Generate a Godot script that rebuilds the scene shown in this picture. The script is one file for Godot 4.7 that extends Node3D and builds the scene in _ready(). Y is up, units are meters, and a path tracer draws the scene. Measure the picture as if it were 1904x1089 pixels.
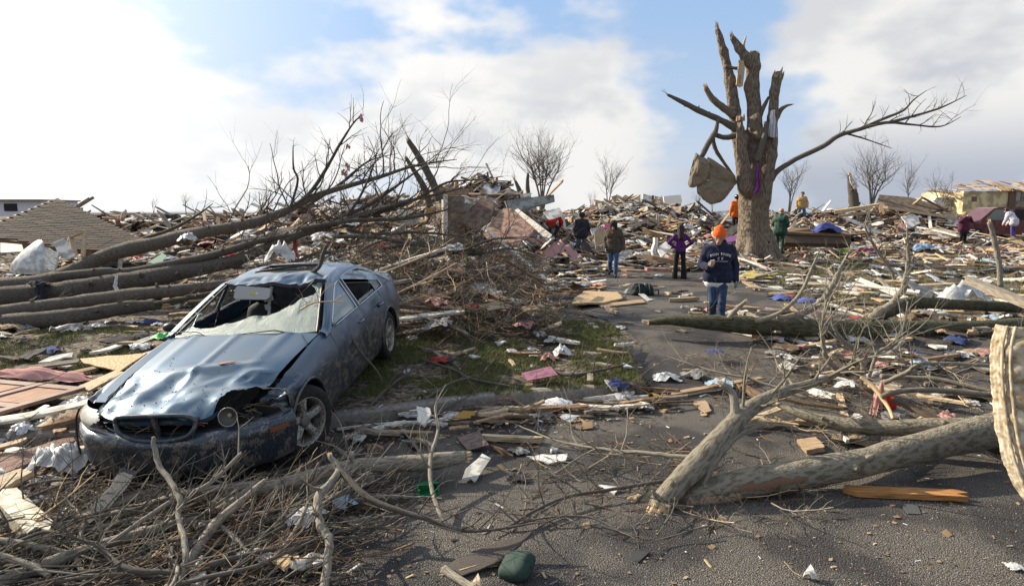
extends Node3D

# ---------------------------------------------------------------- mesh building
class Mb:
	var v := PackedVector3Array()
	var c := PackedColorArray()
	var u := PackedVector2Array()
	var ix := PackedInt32Array()
	func p(q: Vector3, uv := Vector2.ZERO, col := Color(1, 1, 1)) -> int:
		v.append(q); u.append(uv); c.append(col)
		return v.size() - 1
	func t(a: int, b: int, d: int) -> void:
		ix.append(a); ix.append(b); ix.append(d)
	# corners clockwise as seen from the front
	func q(a: Vector3, b: Vector3, d: Vector3, e: Vector3, col := Color(1, 1, 1), su := 1.0, sv := 1.0) -> void:
		var i := p(a, Vector2(0, 0), col)
		p(b, Vector2(su, 0), col); p(d, Vector2(su, sv), col); p(e, Vector2(0, sv), col)
		t(i, i + 1, i + 2); t(i, i + 2, i + 3)
	func tri(a: Vector3, b: Vector3, d: Vector3, col := Color(1, 1, 1)) -> void:
		var i := p(a, Vector2(0, 0), col)
		p(b, Vector2(1, 0), col); p(d, Vector2(1, 1), col)
		t(i, i + 1, i + 2)
	# a hexahedron from eight corners: x-y-z order bits (0..7)
	func hexa(k: Array, col := Color(1, 1, 1)) -> void:
		q(k[4], k[6], k[7], k[5], col); q(k[1], k[3], k[2], k[0], col)
		q(k[2], k[3], k[7], k[6], col); q(k[0], k[4], k[5], k[1], col)
		q(k[1], k[5], k[7], k[3], col); q(k[0], k[2], k[6], k[4], col)
	func box(o: Transform3D, s: Vector3, col := Color(1, 1, 1), jit := 0.0, rng: RandomNumberGenerator = null) -> void:
		var k := []
		for i in 8:
			var w := Vector3(-0.5 if (i & 4) == 0 else 0.5, -0.5 if (i & 2) == 0 else 0.5, -0.5 if (i & 1) == 0 else 0.5) * s
			if jit > 0.0:
				w += Vector3(rng.randf_range(-jit, jit), rng.randf_range(-jit, jit) * 0.4, rng.randf_range(-jit, jit))
			k.append(o * w)
		hexa(k, col)
	# a tube through points; sides even, so that the mirrored u has no seam
	func tube(pts: Array, rad: Array, sides := 6, col := Color(1, 1, 1), cap := true, wob := 0.0, noise: FastNoiseLite = null, vscale := 1.0) -> void:
		var n := pts.size()
		if n < 2: return
		var d: Vector3 = (pts[1] - pts[0]).normalized()
		var side := d.cross(Vector3.UP if absf(d.y) < 0.9 else Vector3.RIGHT).normalized()
		var first := v.size()
		var run := 0.0
		for i in n:
			var dir: Vector3 = (pts[mini(i + 1, n - 1)] - pts[maxi(i - 1, 0)]).normalized()
			side = (side - dir * side.dot(dir)).normalized()
			var up := dir.cross(side)
			if i > 0: run += (pts[i] - pts[i - 1]).length()
			for k in sides:
				var a := TAU * k / sides
				var out := side * cos(a) + up * sin(a)
				var r: float = rad[i]
				if wob > 0.0:
					r *= 1.0 + wob * (0.6 * noise.get_noise_3dv((pts[i] + out * r) * 13.0) + 0.6 * noise.get_noise_3dv((pts[i] + out * r) * 60.0))
				p(pts[i] + out * r, Vector2(absf(2.0 * k / sides - 1.0), run * vscale), col)
		for i in n - 1:
			for k in sides:
				var a := first + i * sides + k
				var b := first + i * sides + (k + 1) % sides
				t(a, b, b + sides); t(a, b + sides, a + sides)
		if cap:
			for e in 2:
				var ctr := p(pts[0] if e == 0 else pts[n - 1], Vector2(0.5, 0), col)
				var s0 := first + (0 if e == 0 else (n - 1) * sides)
				for k in sides:
					if e == 0: t(ctr, s0 + (k + 1) % sides, s0 + k)
					else: t(ctr, s0 + k, s0 + (k + 1) % sides)
	# a grid of points f(i, j); flip turns it over; hole(i, j) leaves a cell out
	func grid(nu: int, nv: int, f: Callable, flip := false, hole = null, tint = null) -> void:
		var first := v.size()
		for j in nv + 1:
			for i in nu + 1:
				p(f.call(float(i) / nu, float(j) / nv), Vector2(float(i) / nu, float(j) / nv), tint.call(float(i) / nu, float(j) / nv) if tint != null else Color(1, 1, 1))
		for j in nv:
			for i in nu:
				if hole != null and hole.call((i + 0.5) / nu, (j + 0.5) / nv): continue
				var a := first + j * (nu + 1) + i
				if flip:
					t(a, a + 1, a + nu + 2); t(a, a + nu + 2, a + nu + 1)
				else:
					t(a, a + nu + 2, a + 1); t(a, a + nu + 1, a + nu + 2)
	func ball(ctr: Vector3, r: Vector3, nu := 10, nv := 6, col := Color(1, 1, 1), wob := 0.0, noise: FastNoiseLite = null) -> void:
		var first := v.size()
		for j in nv + 1:
			for i in nu:
				var a := TAU * i / nu
				var e := PI * j / nv
				var d := Vector3(sin(e) * cos(a), cos(e), sin(e) * sin(a))
				var s := 1.0
				if wob > 0.0: s += wob * noise.get_noise_3dv((ctr + d * r) * 10.0)
				p(ctr + d * r * s, Vector2(absf(2.0 * i / nu - 1.0), float(j) / nv), col)
		for j in nv:
			for i in nu:
				var a := first + j * nu + i
				var b := first + j * nu + (i + 1) % nu
				t(a, b, b + nu); t(a, b + nu, a + nu)
	# an outline (x, z) extruded from y0 to y1, counter-clockwise or not
	func slab(poly: PackedVector2Array, o: Transform3D, y0: float, y1: float, col := Color(1, 1, 1), warp = null) -> void:
		var tris := Geometry2D.triangulate_polygon(poly)
		var cw := Geometry2D.is_polygon_clockwise(poly)
		var n := poly.size()
		var at := func(i: int, y: float) -> Vector3:
			var w := Vector3(poly[i].x, y, poly[i].y)
			if warp != null: w = warp.call(w)
			return o * w
		var top := v.size()
		for i in n: p(at.call(i, y1), poly[i], col)
		var bot := v.size()
		for i in n: p(at.call(i, y0), poly[i], col)
		for k in range(0, tris.size(), 3):
			var a := tris[k]; var b := tris[k + 1]; var d := tris[k + 2]
			var turn := (poly[b] - poly[a]).cross(poly[d] - poly[a])
			if turn < 0.0:
				var e := b; b = d; d = e
			t(top + a, top + b, top + d); t(bot + a, bot + d, bot + b)
		for i in n:
			var j := (i + 1) % n
			var A: Vector3 = at.call(i, y1); var B: Vector3 = at.call(j, y1); var Cc: Vector3 = at.call(j, y0); var Dd: Vector3 = at.call(i, y0)
			if cw: q(A, Dd, Cc, B, col)
			else: q(A, B, Cc, Dd, col)
	func mesh() -> ArrayMesh:
		var n := PackedVector3Array()
		n.resize(v.size())
		for k in range(0, ix.size(), 3):
			var a := ix[k]; var b := ix[k + 1]; var d := ix[k + 2]
			var f := (v[d] - v[a]).cross(v[b] - v[a])
			n[a] += f; n[b] += f; n[d] += f
		for k in n.size():
			n[k] = n[k].normalized() if n[k].length_squared() > 1e-20 else Vector3.UP
		var arr := []
		arr.resize(Mesh.ARRAY_MAX)
		arr[Mesh.ARRAY_VERTEX] = v; arr[Mesh.ARRAY_NORMAL] = n; arr[Mesh.ARRAY_COLOR] = c
		arr[Mesh.ARRAY_TEX_UV] = u; arr[Mesh.ARRAY_INDEX] = ix
		var m := ArrayMesh.new()
		m.add_surface_from_arrays(Mesh.PRIMITIVE_TRIANGLES, arr)
		return m

var rng := RandomNumberGenerator.new()
var nz := FastNoiseLite.new()        # general noise, frequency 1 at scale 0.1
var used := {}
var M := {}

func numbered(called: String) -> String:
	var k: int = used.get(called, -1) + 1
	used[called] = k
	return called if k == 0 else "%s_%03d" % [called, k]

func tag(o: Node3D, label := "", category := "", group := "", kind := "") -> Node3D:
	if label: o.set_meta("label", label)
	if category: o.set_meta("category", category)
	if group: o.set_meta("group", group)
	if kind: o.set_meta("kind", kind)
	return o

func obj(called: String, mb, mat: Material, parent: Node3D = null, xf := Transform3D()) -> MeshInstance3D:
	var o := MeshInstance3D.new()
	o.name = numbered(called) if parent == null else called
	o.mesh = mb.mesh() if mb is Mb else mb
	o.material_override = mat
	o.transform = xf
	(parent if parent else self).add_child(o, true)
	return o

func thing(called: String, label: String, category: String, xf := Transform3D(), group := "") -> Node3D:
	var o := Node3D.new()
	o.name = numbered(called)
	add_child(o, true)
	o.transform = xf
	return tag(o, label, category, group)

func at(x: float, y: float, z: float, turn := 0.0) -> Transform3D:
	return Transform3D(Basis(Vector3.UP, turn), Vector3(x, y, z))

func look(from: Vector3, dir: Vector3, up := Vector3.UP) -> Transform3D:   # x axis along dir
	var x := dir.normalized()
	var z := x.cross(up).normalized()
	return Transform3D(Basis(x, z.cross(x), z), from)

func curve(pts: Array, per := 4) -> Array:      # Catmull-Rom through points
	var out := []
	for i in pts.size() - 1:
		var a: Vector3 = pts[maxi(i - 1, 0)]; var b: Vector3 = pts[i]; var d: Vector3 = pts[i + 1]; var e: Vector3 = pts[mini(i + 2, pts.size() - 1)]
		for k in per:
			var s := float(k) / per
			out.append(0.5 * ((2.0 * b) + (d - a) * s + (2.0 * a - 5.0 * b + 4.0 * d - e) * s * s + (3.0 * b - a - 3.0 * d + e) * s * s * s))
	out.append(pts[pts.size() - 1])
	return out

func taper(n: int, r0: float, r1: float, pw := 1.0) -> Array:
	var out := []
	for i in n: out.append(lerpf(r0, r1, pow(float(i) / (n - 1), pw)))
	return out

func radii(rs: Array, per := 4) -> Array:       # linear between given radii, as many as curve() gives points
	var out := []
	for i in rs.size() - 1:
		for k in per: out.append(lerpf(rs[i], rs[i + 1], float(k) / per))
	out.append(rs[rs.size() - 1])
	return out

func R(a: float, b: float) -> float: return rng.randf_range(a, b)
func lin(r: float, g: float, b: float) -> Color: return Color(r, g, b).linear_to_srgb()
func pick(a: Array): return a[rng.randi() % a.size()]

# ---------------------------------------------------------------- materials
func noise_tex(size: int, freq: float, oct := 4, ramp := [], normal := 0.0, kind := FastNoiseLite.TYPE_SIMPLEX_SMOOTH, sd := 1) -> NoiseTexture2D:
	var f := FastNoiseLite.new()
	f.noise_type = kind; f.seed = sd; f.frequency = freq; f.fractal_octaves = oct
	f.fractal_type = FastNoiseLite.FRACTAL_FBM if oct > 1 else FastNoiseLite.FRACTAL_NONE
	var t := NoiseTexture2D.new()
	t.width = size; t.height = size; t.seamless = true; t.noise = f
	if normal > 0.0:
		t.as_normal_map = true; t.bump_strength = normal
	if ramp:
		var g := Gradient.new()
		g.offsets = PackedFloat32Array(ramp.map(func(e): return e[0]))
		g.colors = PackedColorArray(ramp.map(func(e): return e[1]))
		t.color_ramp = g
	return t

func mat(col: Color, rough := 0.8, o := {}) -> StandardMaterial3D:
	var m := StandardMaterial3D.new()
	m.albedo_color = col
	m.roughness = rough
	m.metallic_specular = o.get("spec", 0.4)
	m.metallic = o.get("metal", 0.0)
	if o.has("tex"): m.albedo_texture = o.tex
	if o.has("vc"): m.vertex_color_use_as_albedo = true
	if o.has("nrm"):
		m.normal_enabled = true; m.normal_texture = o.nrm; m.normal_scale = o.get("ns", 1.0)
	if o.has("hm"):
		m.heightmap_enabled = true; m.heightmap_texture = o.hm; m.heightmap_scale = o.get("hs", 1.0)
	if o.has("tri"):
		m.uv1_triplanar = true
		m.uv1_scale = o.tri if o.tri is Vector3 else Vector3.ONE * o.tri
		m.uv1_world_triplanar = o.get("world", false)
	elif o.has("uv"): m.uv1_scale = o.uv
	if o.has("coat"):
		m.clearcoat_enabled = true; m.clearcoat = o.coat; m.clearcoat_roughness = o.get("cr", 0.1)
	if o.has("rim"):
		m.rim_enabled = true; m.rim = o.rim; m.rim_tint = 0.5
	if o.has("alpha"):
		m.transparency = BaseMaterial3D.TRANSPARENCY_ALPHA
		m.albedo_color.a = o.alpha
	if o.has("back"):
		m.backlight_enabled = true; m.backlight = o.back
	return m

# ---------------------------------------------------------------- ground shape
const STREET := [Vector2(-16, -5.5), Vector2(-4, -6.1), Vector2(-1.89, -6.63), Vector2(-0.33, -7.33), Vector2(0.7, -7.6), Vector2(1.64, -7.74), Vector2(1.73, -9.54), Vector2(1.83, -11.2), Vector2(1.04, -14.1), Vector2(0.3, -16.5), Vector2(0.5, -20), Vector2(0.9, -23), Vector2(8.6, -23), Vector2(6.2, -15), Vector2(7.4, -11.7), Vector2(12, -12.4), Vector2(30, -13.5), Vector2(30, 4), Vector2(-16, 4)]
# rubble mounds: x, z, reach across, reach in depth, height
const MOUNDS := [[-14.0, -31.0, 8.0, 6.0, 1.05], [-24.0, -30.0, 8.0, 6.0, 0.9], [-5.5, -29.0, 5.0, 4.5, 1.75], [-0.8, -27.5, 2.8, 3.2, 2.1], [6.5, -36.0, 6.0, 4.5, 2.0], [20.0, -34.0, 12.0, 9.0, 0.4], [21.5, -38.5, 4.5, 4.0, 1.25], [15.5, -40.0, 4.5, 4.0, 0.75], [31.0, -40.0, 7.0, 5.0, 1.0], [-11.0, -18.0, 5.0, 3.0, 0.5], [-4.5, -19.0, 4.0, 4.0, 0.5], [-1.5, -13.6, 2.0, 2.2, 0.55]]
var street_poly := PackedVector2Array(STREET)

func lawn_y(z: float) -> float: return -0.13 * smoothstep(-10.5, -7.4, z)
func street_y(z: float) -> float: return -0.27 * smoothstep(-11.0, -7.6, z)
func mound_y(x: float, z: float) -> float:
	var y := 0.0
	for m in MOUNDS:
		var e: float = pow((x - m[0]) / m[2], 2) + pow((z - m[1]) / m[3], 2)
		if e < 6.0: y += m[4] * exp(-e)
	return y
func on_street(x: float, z: float) -> bool:
	return Geometry2D.is_point_in_polygon(Vector2(x, z), street_poly)
func ground_y(x: float, z: float) -> float:
	if on_street(x, z): return street_y(z)
	return lawn_y(z) + mound_y(x, z)

func build_sky() -> Image:
	var w := 2304
	var h := 1152
	var im := Image.create(w, h, false, Image.FORMAT_RGBF)
	var big := FastNoiseLite.new()
	big.noise_type = FastNoiseLite.TYPE_SIMPLEX_SMOOTH; big.seed = 11; big.frequency = 2.3; big.fractal_octaves = 8; big.fractal_gain = 0.56
	var low := FastNoiseLite.new()
	low.noise_type = FastNoiseLite.TYPE_SIMPLEX_SMOOTH; low.seed = 5; low.frequency = 2.6; low.fractal_octaves = 5
	# banks of cloud and gaps of clear air: azimuth, elevation, reach, reach, amount
	var banks := [[-4.0, 11.0, 11.0, 7.0, 0.55], [-36.0, 6.0, 14.0, 9.0, 0.4], [-19.0, 14.0, 10.0, 6.0, -0.5], [17.5, 13.5, 8.5, 8.0, -0.62], [-12.5, 12.0, 4.5, 5.5, -0.3], [33.0, 10.0, 11.0, 6.0, 0.55], [24.0, 2.0, 18.0, 3.0, 0.3], [-22.0, 4.5, 6.0, 3.0, 0.1], [9.0, 9.0, 3.0, 7.0, 0.1]]
	var sun := Vector3(-0.76, 0.5, -0.42).normalized()
	for j in h / 2:
		var el := PI * 0.5 - PI * (j + 0.5) / h
		for i in w:
			var az := wrapf(TAU * (i + 0.5) / w, -PI, PI)
			var d := Vector3(sin(az) * cos(el), sin(el), -cos(az) * cos(el))
			var s := Vector3(d.x, d.y * 2.2 + 0.2, d.z)
			var n := big.get_noise_3dv(s)
			var bias := 0.06
			var azd := rad_to_deg(az)
			var eld := rad_to_deg(el)
			if absf(azd) < 75.0 and eld < 40.0:
				for b in banks:
					bias += b[4] * exp(-pow((azd - b[0]) / b[2], 2) - pow((eld - b[1]) / b[3], 2))
			var glow := maxf(0.0, d.dot(sun))
			var cover := smoothstep(-0.12, 0.26, n + bias)
			cover = maxf(cover, 0.55 * smoothstep(8.0, 0.0, eld))
			var shade := clampf(0.5 + 0.9 * (low.get_noise_3dv(s + sun * 0.16) * 0.7 + (n - big.get_noise_3dv(s + sun * 0.07)) * 1.3 + n * 0.4) - 0.55 * smoothstep(9.0, 1.0, eld) * smoothstep(-10.0, 14.0, azd) , 0.0, 1.0)
			var white := Color(0.98, 0.97, 0.95)
			var grey := Color(0.54, 0.58, 0.66)
			var lit := white.lerp(grey, smoothstep(0.25, 1.0, shade) * (1.0 - 0.75 * glow) * (1.0 - 0.4 * smoothstep(6.0, 13.0, eld)))
			if azd > 8.0 and azd < 75.0:
				lit = lit.lerp(Color(0.36, 0.42, 0.55), 0.75 * smoothstep(9.0, 2.0, eld) * smoothstep(8.0, 18.0, azd))
			var air := Color(0.62, 0.73, 0.88).lerp(Color(0.36, 0.57, 0.9), smoothstep(0.0, 22.0, eld)).lerp(Color(0.10, 0.22, 0.55), smoothstep(20.0, 80.0, eld))
			var c := air.lerp(lit, cover)
			var k := 1.0 + 0.8 * pow(glow, 4.0) + 3.0 * pow(glow, 40.0)
			c = c.lerp(Color(1, 0.99, 0.96), 0.55 * smoothstep(0.6, 0.99, glow))
			im.set_pixel(i, j, Color(c.r * k, c.g * k, c.b * k))
	im.fill_rect(Rect2i(0, h / 2, w, h / 2), Color(0.16, 0.15, 0.14))
	return im

func build_env() -> void:
	var cam := Camera3D.new()
	cam.name = "camera"
	add_child(cam)
	cam.position = Vector3(0, 2.0, 0)
	cam.rotation.x = -atan(149.5 / 1200.0)
	cam.fov = 48.82
	cam.far = 900.0
	cam.near = 0.05
	cam.current = true
	var sm := PanoramaSkyMaterial.new()
	sm.panorama = ImageTexture.create_from_image(build_sky())
	var sky := Sky.new()
	sky.sky_material = sm
	var e := Environment.new()
	e.background_mode = Environment.BG_SKY
	e.sky = sky
	e.background_energy_multiplier = SKY_ENERGY
	e.tonemap_mode = Environment.TONE_MAPPER_LINEAR
	e.tonemap_exposure = EXPOSURE
	e.sdfgi_enabled = true
	e.ssao_enabled = true
	e.ssil_enabled = true
	var we := WorldEnvironment.new()
	we.name = "world_environment"
	we.environment = e
	add_child(we)
	var s := DirectionalLight3D.new()
	s.name = "sun"
	s.light_energy = 1.6
	s.light_angular_distance = 0.5
	s.light_color = Color(1.0, 0.95, 0.86)
	s.shadow_enabled = true
	add_child(s)
	s.look_at_from_position(Vector3(-76, 50, -42), Vector3.ZERO)
const SKY_ENERGY := 0.53
const EXPOSURE := 1.75

func build_materials() -> void:
	nz.noise_type = FastNoiseLite.TYPE_SIMPLEX_SMOOTH
	nz.frequency = 0.1; nz.fractal_octaves = 3; nz.seed = 7
	var grain := noise_tex(512, 0.02, 5, [[0.0, lin(.42, .42, .42)], [0.5, lin(.8, .8, .8)], [1.0, lin(1.1, 1.1, 1.1)]])
	var fine := noise_tex(512, 0.09, 3, [[0.25, lin(.35, .35, .35)], [0.5, lin(.75, .75, .75)], [0.75, lin(1.2, 1.2, 1.2)]], 0.0, FastNoiseLite.TYPE_SIMPLEX_SMOOTH, 3)
	var bump := noise_tex(512, 0.05, 4, [], 4.0)
	var bumpfine := noise_tex(512, 0.16, 3, [], 6.0)
	var patches := noise_tex(512, 0.008, 5, [[0.3, lin(.55, .53, .5)], [0.5, lin(.9, .88, .85)], [0.7, lin(1.15, 1.1, 1.05)]], 0.0, FastNoiseLite.TYPE_SIMPLEX_SMOOTH, 9)
	M.grain = grain; M.fine = fine; M.bump = bump; M.bumpfine = bumpfine; M.patches = patches
	# asphalt: pale and dark stones in a dark binder
	var stones2 := noise_tex(1024, 0.13, 3, [[0.28, lin(.013, .013, .0135)], [0.46, lin(.031, .03, .0295)], [0.57, lin(.08, .074, .067)], [0.69, lin(.3, .265, .22)]], 0.0, FastNoiseLite.TYPE_SIMPLEX, 4)
	M.asphalt = mat(Color(1, 1, 1), 0.75, {"tex": stones2, "tri": 0.72, "world": true, "nrm": bumpfine, "ns": 0.55, "spec": 0.35})
	M.asphalt.detail_enabled = true
	M.asphalt.detail_blend_mode = BaseMaterial3D.BLEND_MODE_MUL
	M.asphalt.detail_uv_layer = BaseMaterial3D.DETAIL_UV_2
	M.asphalt.uv2_triplanar = true
	M.asphalt.uv2_world_triplanar = true
	M.asphalt.uv2_scale = Vector3.ONE * 0.09
	M.asphalt.detail_albedo = noise_tex(512, 0.012, 6, [[0.34, lin(.42, .42, .45)], [0.46, lin(.8, .79, .78)], [0.62, lin(1.0, .98, .95)]], 0.0, FastNoiseLite.TYPE_SIMPLEX_SMOOTH, 21)
	var soil := noise_tex(1024, 0.02, 6, [[0.25, lin(.03, .024, .017)], [0.45, lin(.075, .057, .038)], [0.55, lin(.11, .088, .06)], [0.7, lin(.17, .14, .1)]], 0.0, FastNoiseLite.TYPE_SIMPLEX_SMOOTH, 6)
	M.soil = mat(Color(1, 1, 1), 0.95, {"tex": soil, "tri": 0.4, "world": true, "nrm": bump, "ns": 1.5})
	M.kerb = mat(lin(.26, .24, .21), 0.9, {"tex": grain, "tri": 1.3, "nrm": bumpfine, "ns": 0.6})
	M.grass = mat(Color(1, 1, 1), 0.8, {"vc": 1})
	M.grass.backlight_enabled = true; M.grass.backlight = Color(0.25, 0.28, 0.08)
	# bark: ridges along the limb (v along, u round)
	var ridge := noise_tex(512, 0.03, 5, [[0.2, lin(.3, .29, .28)], [0.45, lin(.75, .72, .7)], [0.6, lin(1, 1, 1)], [0.8, lin(1.35, 1.3, 1.25)]], 0.0, FastNoiseLite.TYPE_SIMPLEX_SMOOTH, 12)
	var ridgen := noise_tex(512, 0.03, 5, [], 10.0, FastNoiseLite.TYPE_SIMPLEX_SMOOTH, 12)
	M.bark = mat(lin(.16, .14, .115), 0.92, {"tex": ridge, "uv": Vector3(3, 0.7, 1), "nrm": ridgen, "ns": 1.4})
	M.bark_dark = mat(lin(.125, .11, .09), 0.92, {"tex": ridge, "uv": Vector3(3, 0.7, 1), "nrm": ridgen, "ns": 1.4})
	M.bark_stump = mat(lin(.23, .185, .135), 0.95, {"tex": ridge, "uv": Vector3(5, 0.35, 1), "nrm": ridgen, "ns": 2.0})
	M.bark_pale = mat(lin(.25, .225, .185), 0.88, {"tex": noise_tex(512, 0.012, 5, [[0.25, lin(.5, .48, .42)], [0.45, lin(.8, .78, .71)], [0.58, lin(1, 1, .97)], [0.78, lin(1.2, 1.15, 1.02)]], 0.0, FastNoiseLite.TYPE_SIMPLEX_SMOOTH, 15), "uv": Vector3(1.2, 1.6, 1), "nrm": bump, "ns": 0.7})
	M.bark_green = mat(lin(.22, .195, .15), 0.9, {"tex": M.bark_pale.albedo_texture, "uv": Vector3(1.4, 1.3, 1), "nrm": ridgen, "ns": 1.0})
	M.grey_pale = mat(lin(.42, .43, .42), 0.7, {"tex": patches, "tri": 2.0})
	M.glass_house = mat(lin(.25, .27, .27), 0.15, {"coat": 1.0})
	M.bark_moss = mat(lin(.085, .08, .055), 0.95, {"tex": noise_tex(512, 0.014, 5, [[0.3, lin(.5, .55, .3)], [0.45, lin(.7, .72, .48)], [0.56, lin(1, .95, .9)], [0.75, lin(1.3, 1.2, 1.1)]], 0.0, FastNoiseLite.TYPE_SIMPLEX_SMOOTH, 25), "uv": Vector3(1.4, 0.9, 1), "nrm": ridgen, "ns": 1.2})
	M.bark_far = mat(lin(.14, .125, .11), 0.95)
	M.burlap = mat(lin(.27, .215, .15), 0.95, {"tex": grain, "tri": 1.5, "nrm": bump, "ns": 0.5, "rim": 0.3})
	M.twig = mat(Color(1, 1, 1), 0.88, {"vc": 1})
	var woodt := noise_tex(512, 0.02, 5, [[0.25, lin(.55, .48, .4)], [0.45, lin(.85, .8, .74)], [0.6, lin(1.05, 1.0, .95)], [0.75, lin(1.2, 1.18, 1.12)]], 0.0, FastNoiseLite.TYPE_SIMPLEX_SMOOTH, 17)
	M.woodt = woodt
	M.bark_trunk = mat(lin(.22, .175, .13), 0.95, {"tex": ridge, "tri": Vector3(1.1, .22, 1.1), "nrm": ridgen, "ns": 1.8})
	M.splinter_old = mat(lin(.36, .27, .18), 0.9, {"tex": woodt, "uv": Vector3(2, 0.4, 1)})
	M.bark_red = mat(lin(.2, .115, .075), 0.85, {"tex": woodt, "uv": Vector3(3, 2, 1)})
	M.wood = mat(lin(.36, .265, .17), 0.8, {"tex": woodt, "tri": Vector3(0.35, 5, 5), "nrm": bump, "ns": 0.4})
	M.wood_pale = mat(lin(.52, .415, .28), 0.8, {"tex": woodt, "tri": Vector3(0.35, 5, 5), "nrm": bump, "ns": 0.4})
	M.wood_grey = mat(lin(.27, .24, .2), 0.9, {"tex": woodt, "tri": Vector3(0.35, 5, 5), "nrm": bump, "ns": 0.6})
	M.wood_brown = mat(lin(.20, .125, .075), 0.8, {"tex": woodt, "tri": Vector3(0.35, 5, 5), "nrm": bump, "ns": 0.5})
	M.wood_dark = mat(lin(.09, .065, .045), 0.9, {"tex": woodt, "tri": Vector3(0.35, 5, 5), "nrm": bump, "ns": 0.6})
	M.wood_white = mat(lin(.66, .64, .58), 0.6, {"tex": woodt, "tri": Vector3(0.5, 3, 3)})
	M.splinter = mat(lin(.58, .44, .27), 0.85, {"tex": woodt, "uv": Vector3(2, 0.4, 1)})
	var osb := noise_tex(512, 0.06, 3, [[0.2, lin(.24, .15, .07)], [0.45, lin(.43, .29, .15)], [0.55, lin(.52, .38, .22)], [0.75, lin(.66, .51, .32)]], 0.0, FastNoiseLite.TYPE_CELLULAR, 19)
	M.plywood = mat(Color(1, 1, 1), 0.85, {"tex": osb, "tri": Vector3(0.8, 2, 2), "nrm": bump, "ns": 0.3})
	M.drywall = mat(lin(.60, .585, .55), 0.95, {"tex": patches, "tri": 0.6})
	M.drywall_tan = mat(lin(.42, .35, .27), 0.95, {"tex": patches, "tri": 0.6})
	M.siding = mat(lin(.5, .52, .53), 0.6, {"tex": patches, "tri": 0.5})
	M.grey_board = mat(lin(.2, .205, .2), 0.85, {"tex": patches, "tri": 0.6})
	M.pinkish = mat(lin(.36, .2, .17), 0.85, {"tex": patches, "tri": 0.7})
	M.shingle = mat(lin(.135, .115, .098), 0.95, {"tex": fine, "tri": 2.5, "nrm": bumpfine, "ns": 1.0})
	M.shingle_grey = mat(lin(.12, .12, .12), 0.95, {"tex": fine, "tri": 2.5, "nrm": bumpfine, "ns": 1.0})
	M.felt = mat(lin(.035, .035, .037), 0.9, {"tex": patches, "tri": 0.9})
	M.white = mat(lin(.6, .6, .585), 0.75, {"tex": patches, "tri": 0.9})
	M.paper = mat(lin(.68, .68, .67), 0.8, {"tex": grain, "tri": 3.0})
	M.plastic_clear = mat(lin(.62, .64, .65), 0.4, {"tex": patches, "tri": 1.2})
	M.plastic_clear.backlight_enabled = true; M.plastic_clear.backlight = Color(0.5, 0.5, 0.5)
	M.foam_pink = mat(lin(.62, .33, .29), 1.0, {"tex": fine, "tri": 3.0})
	M.vc = mat(Color(1, 1, 1), 0.85, {"vc": 1})
	M.vcg = mat(Color(1, 1, 1), 0.85, {"vc": 1, "tex": patches, "tri": 0.7})
	M.brick = mat(lin(.2, .115, .085), 0.95, {"tex": fine, "tri": 2.0})
	M.mortar = mat(lin(.3, .28, .25), 1.0, {"tex": fine, "tri": 2.0})
	M.black = mat(lin(.012, .012, .012), 0.6)
	M.metal = mat(lin(.35, .36, .37), 0.4, {"metal": 0.8, "tex": patches, "tri": 1.0})
	M.metal_grey = mat(lin(.16, .165, .17), 0.5, {"metal": 0.3, "tex": patches, "tri": 1.0})

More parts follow.
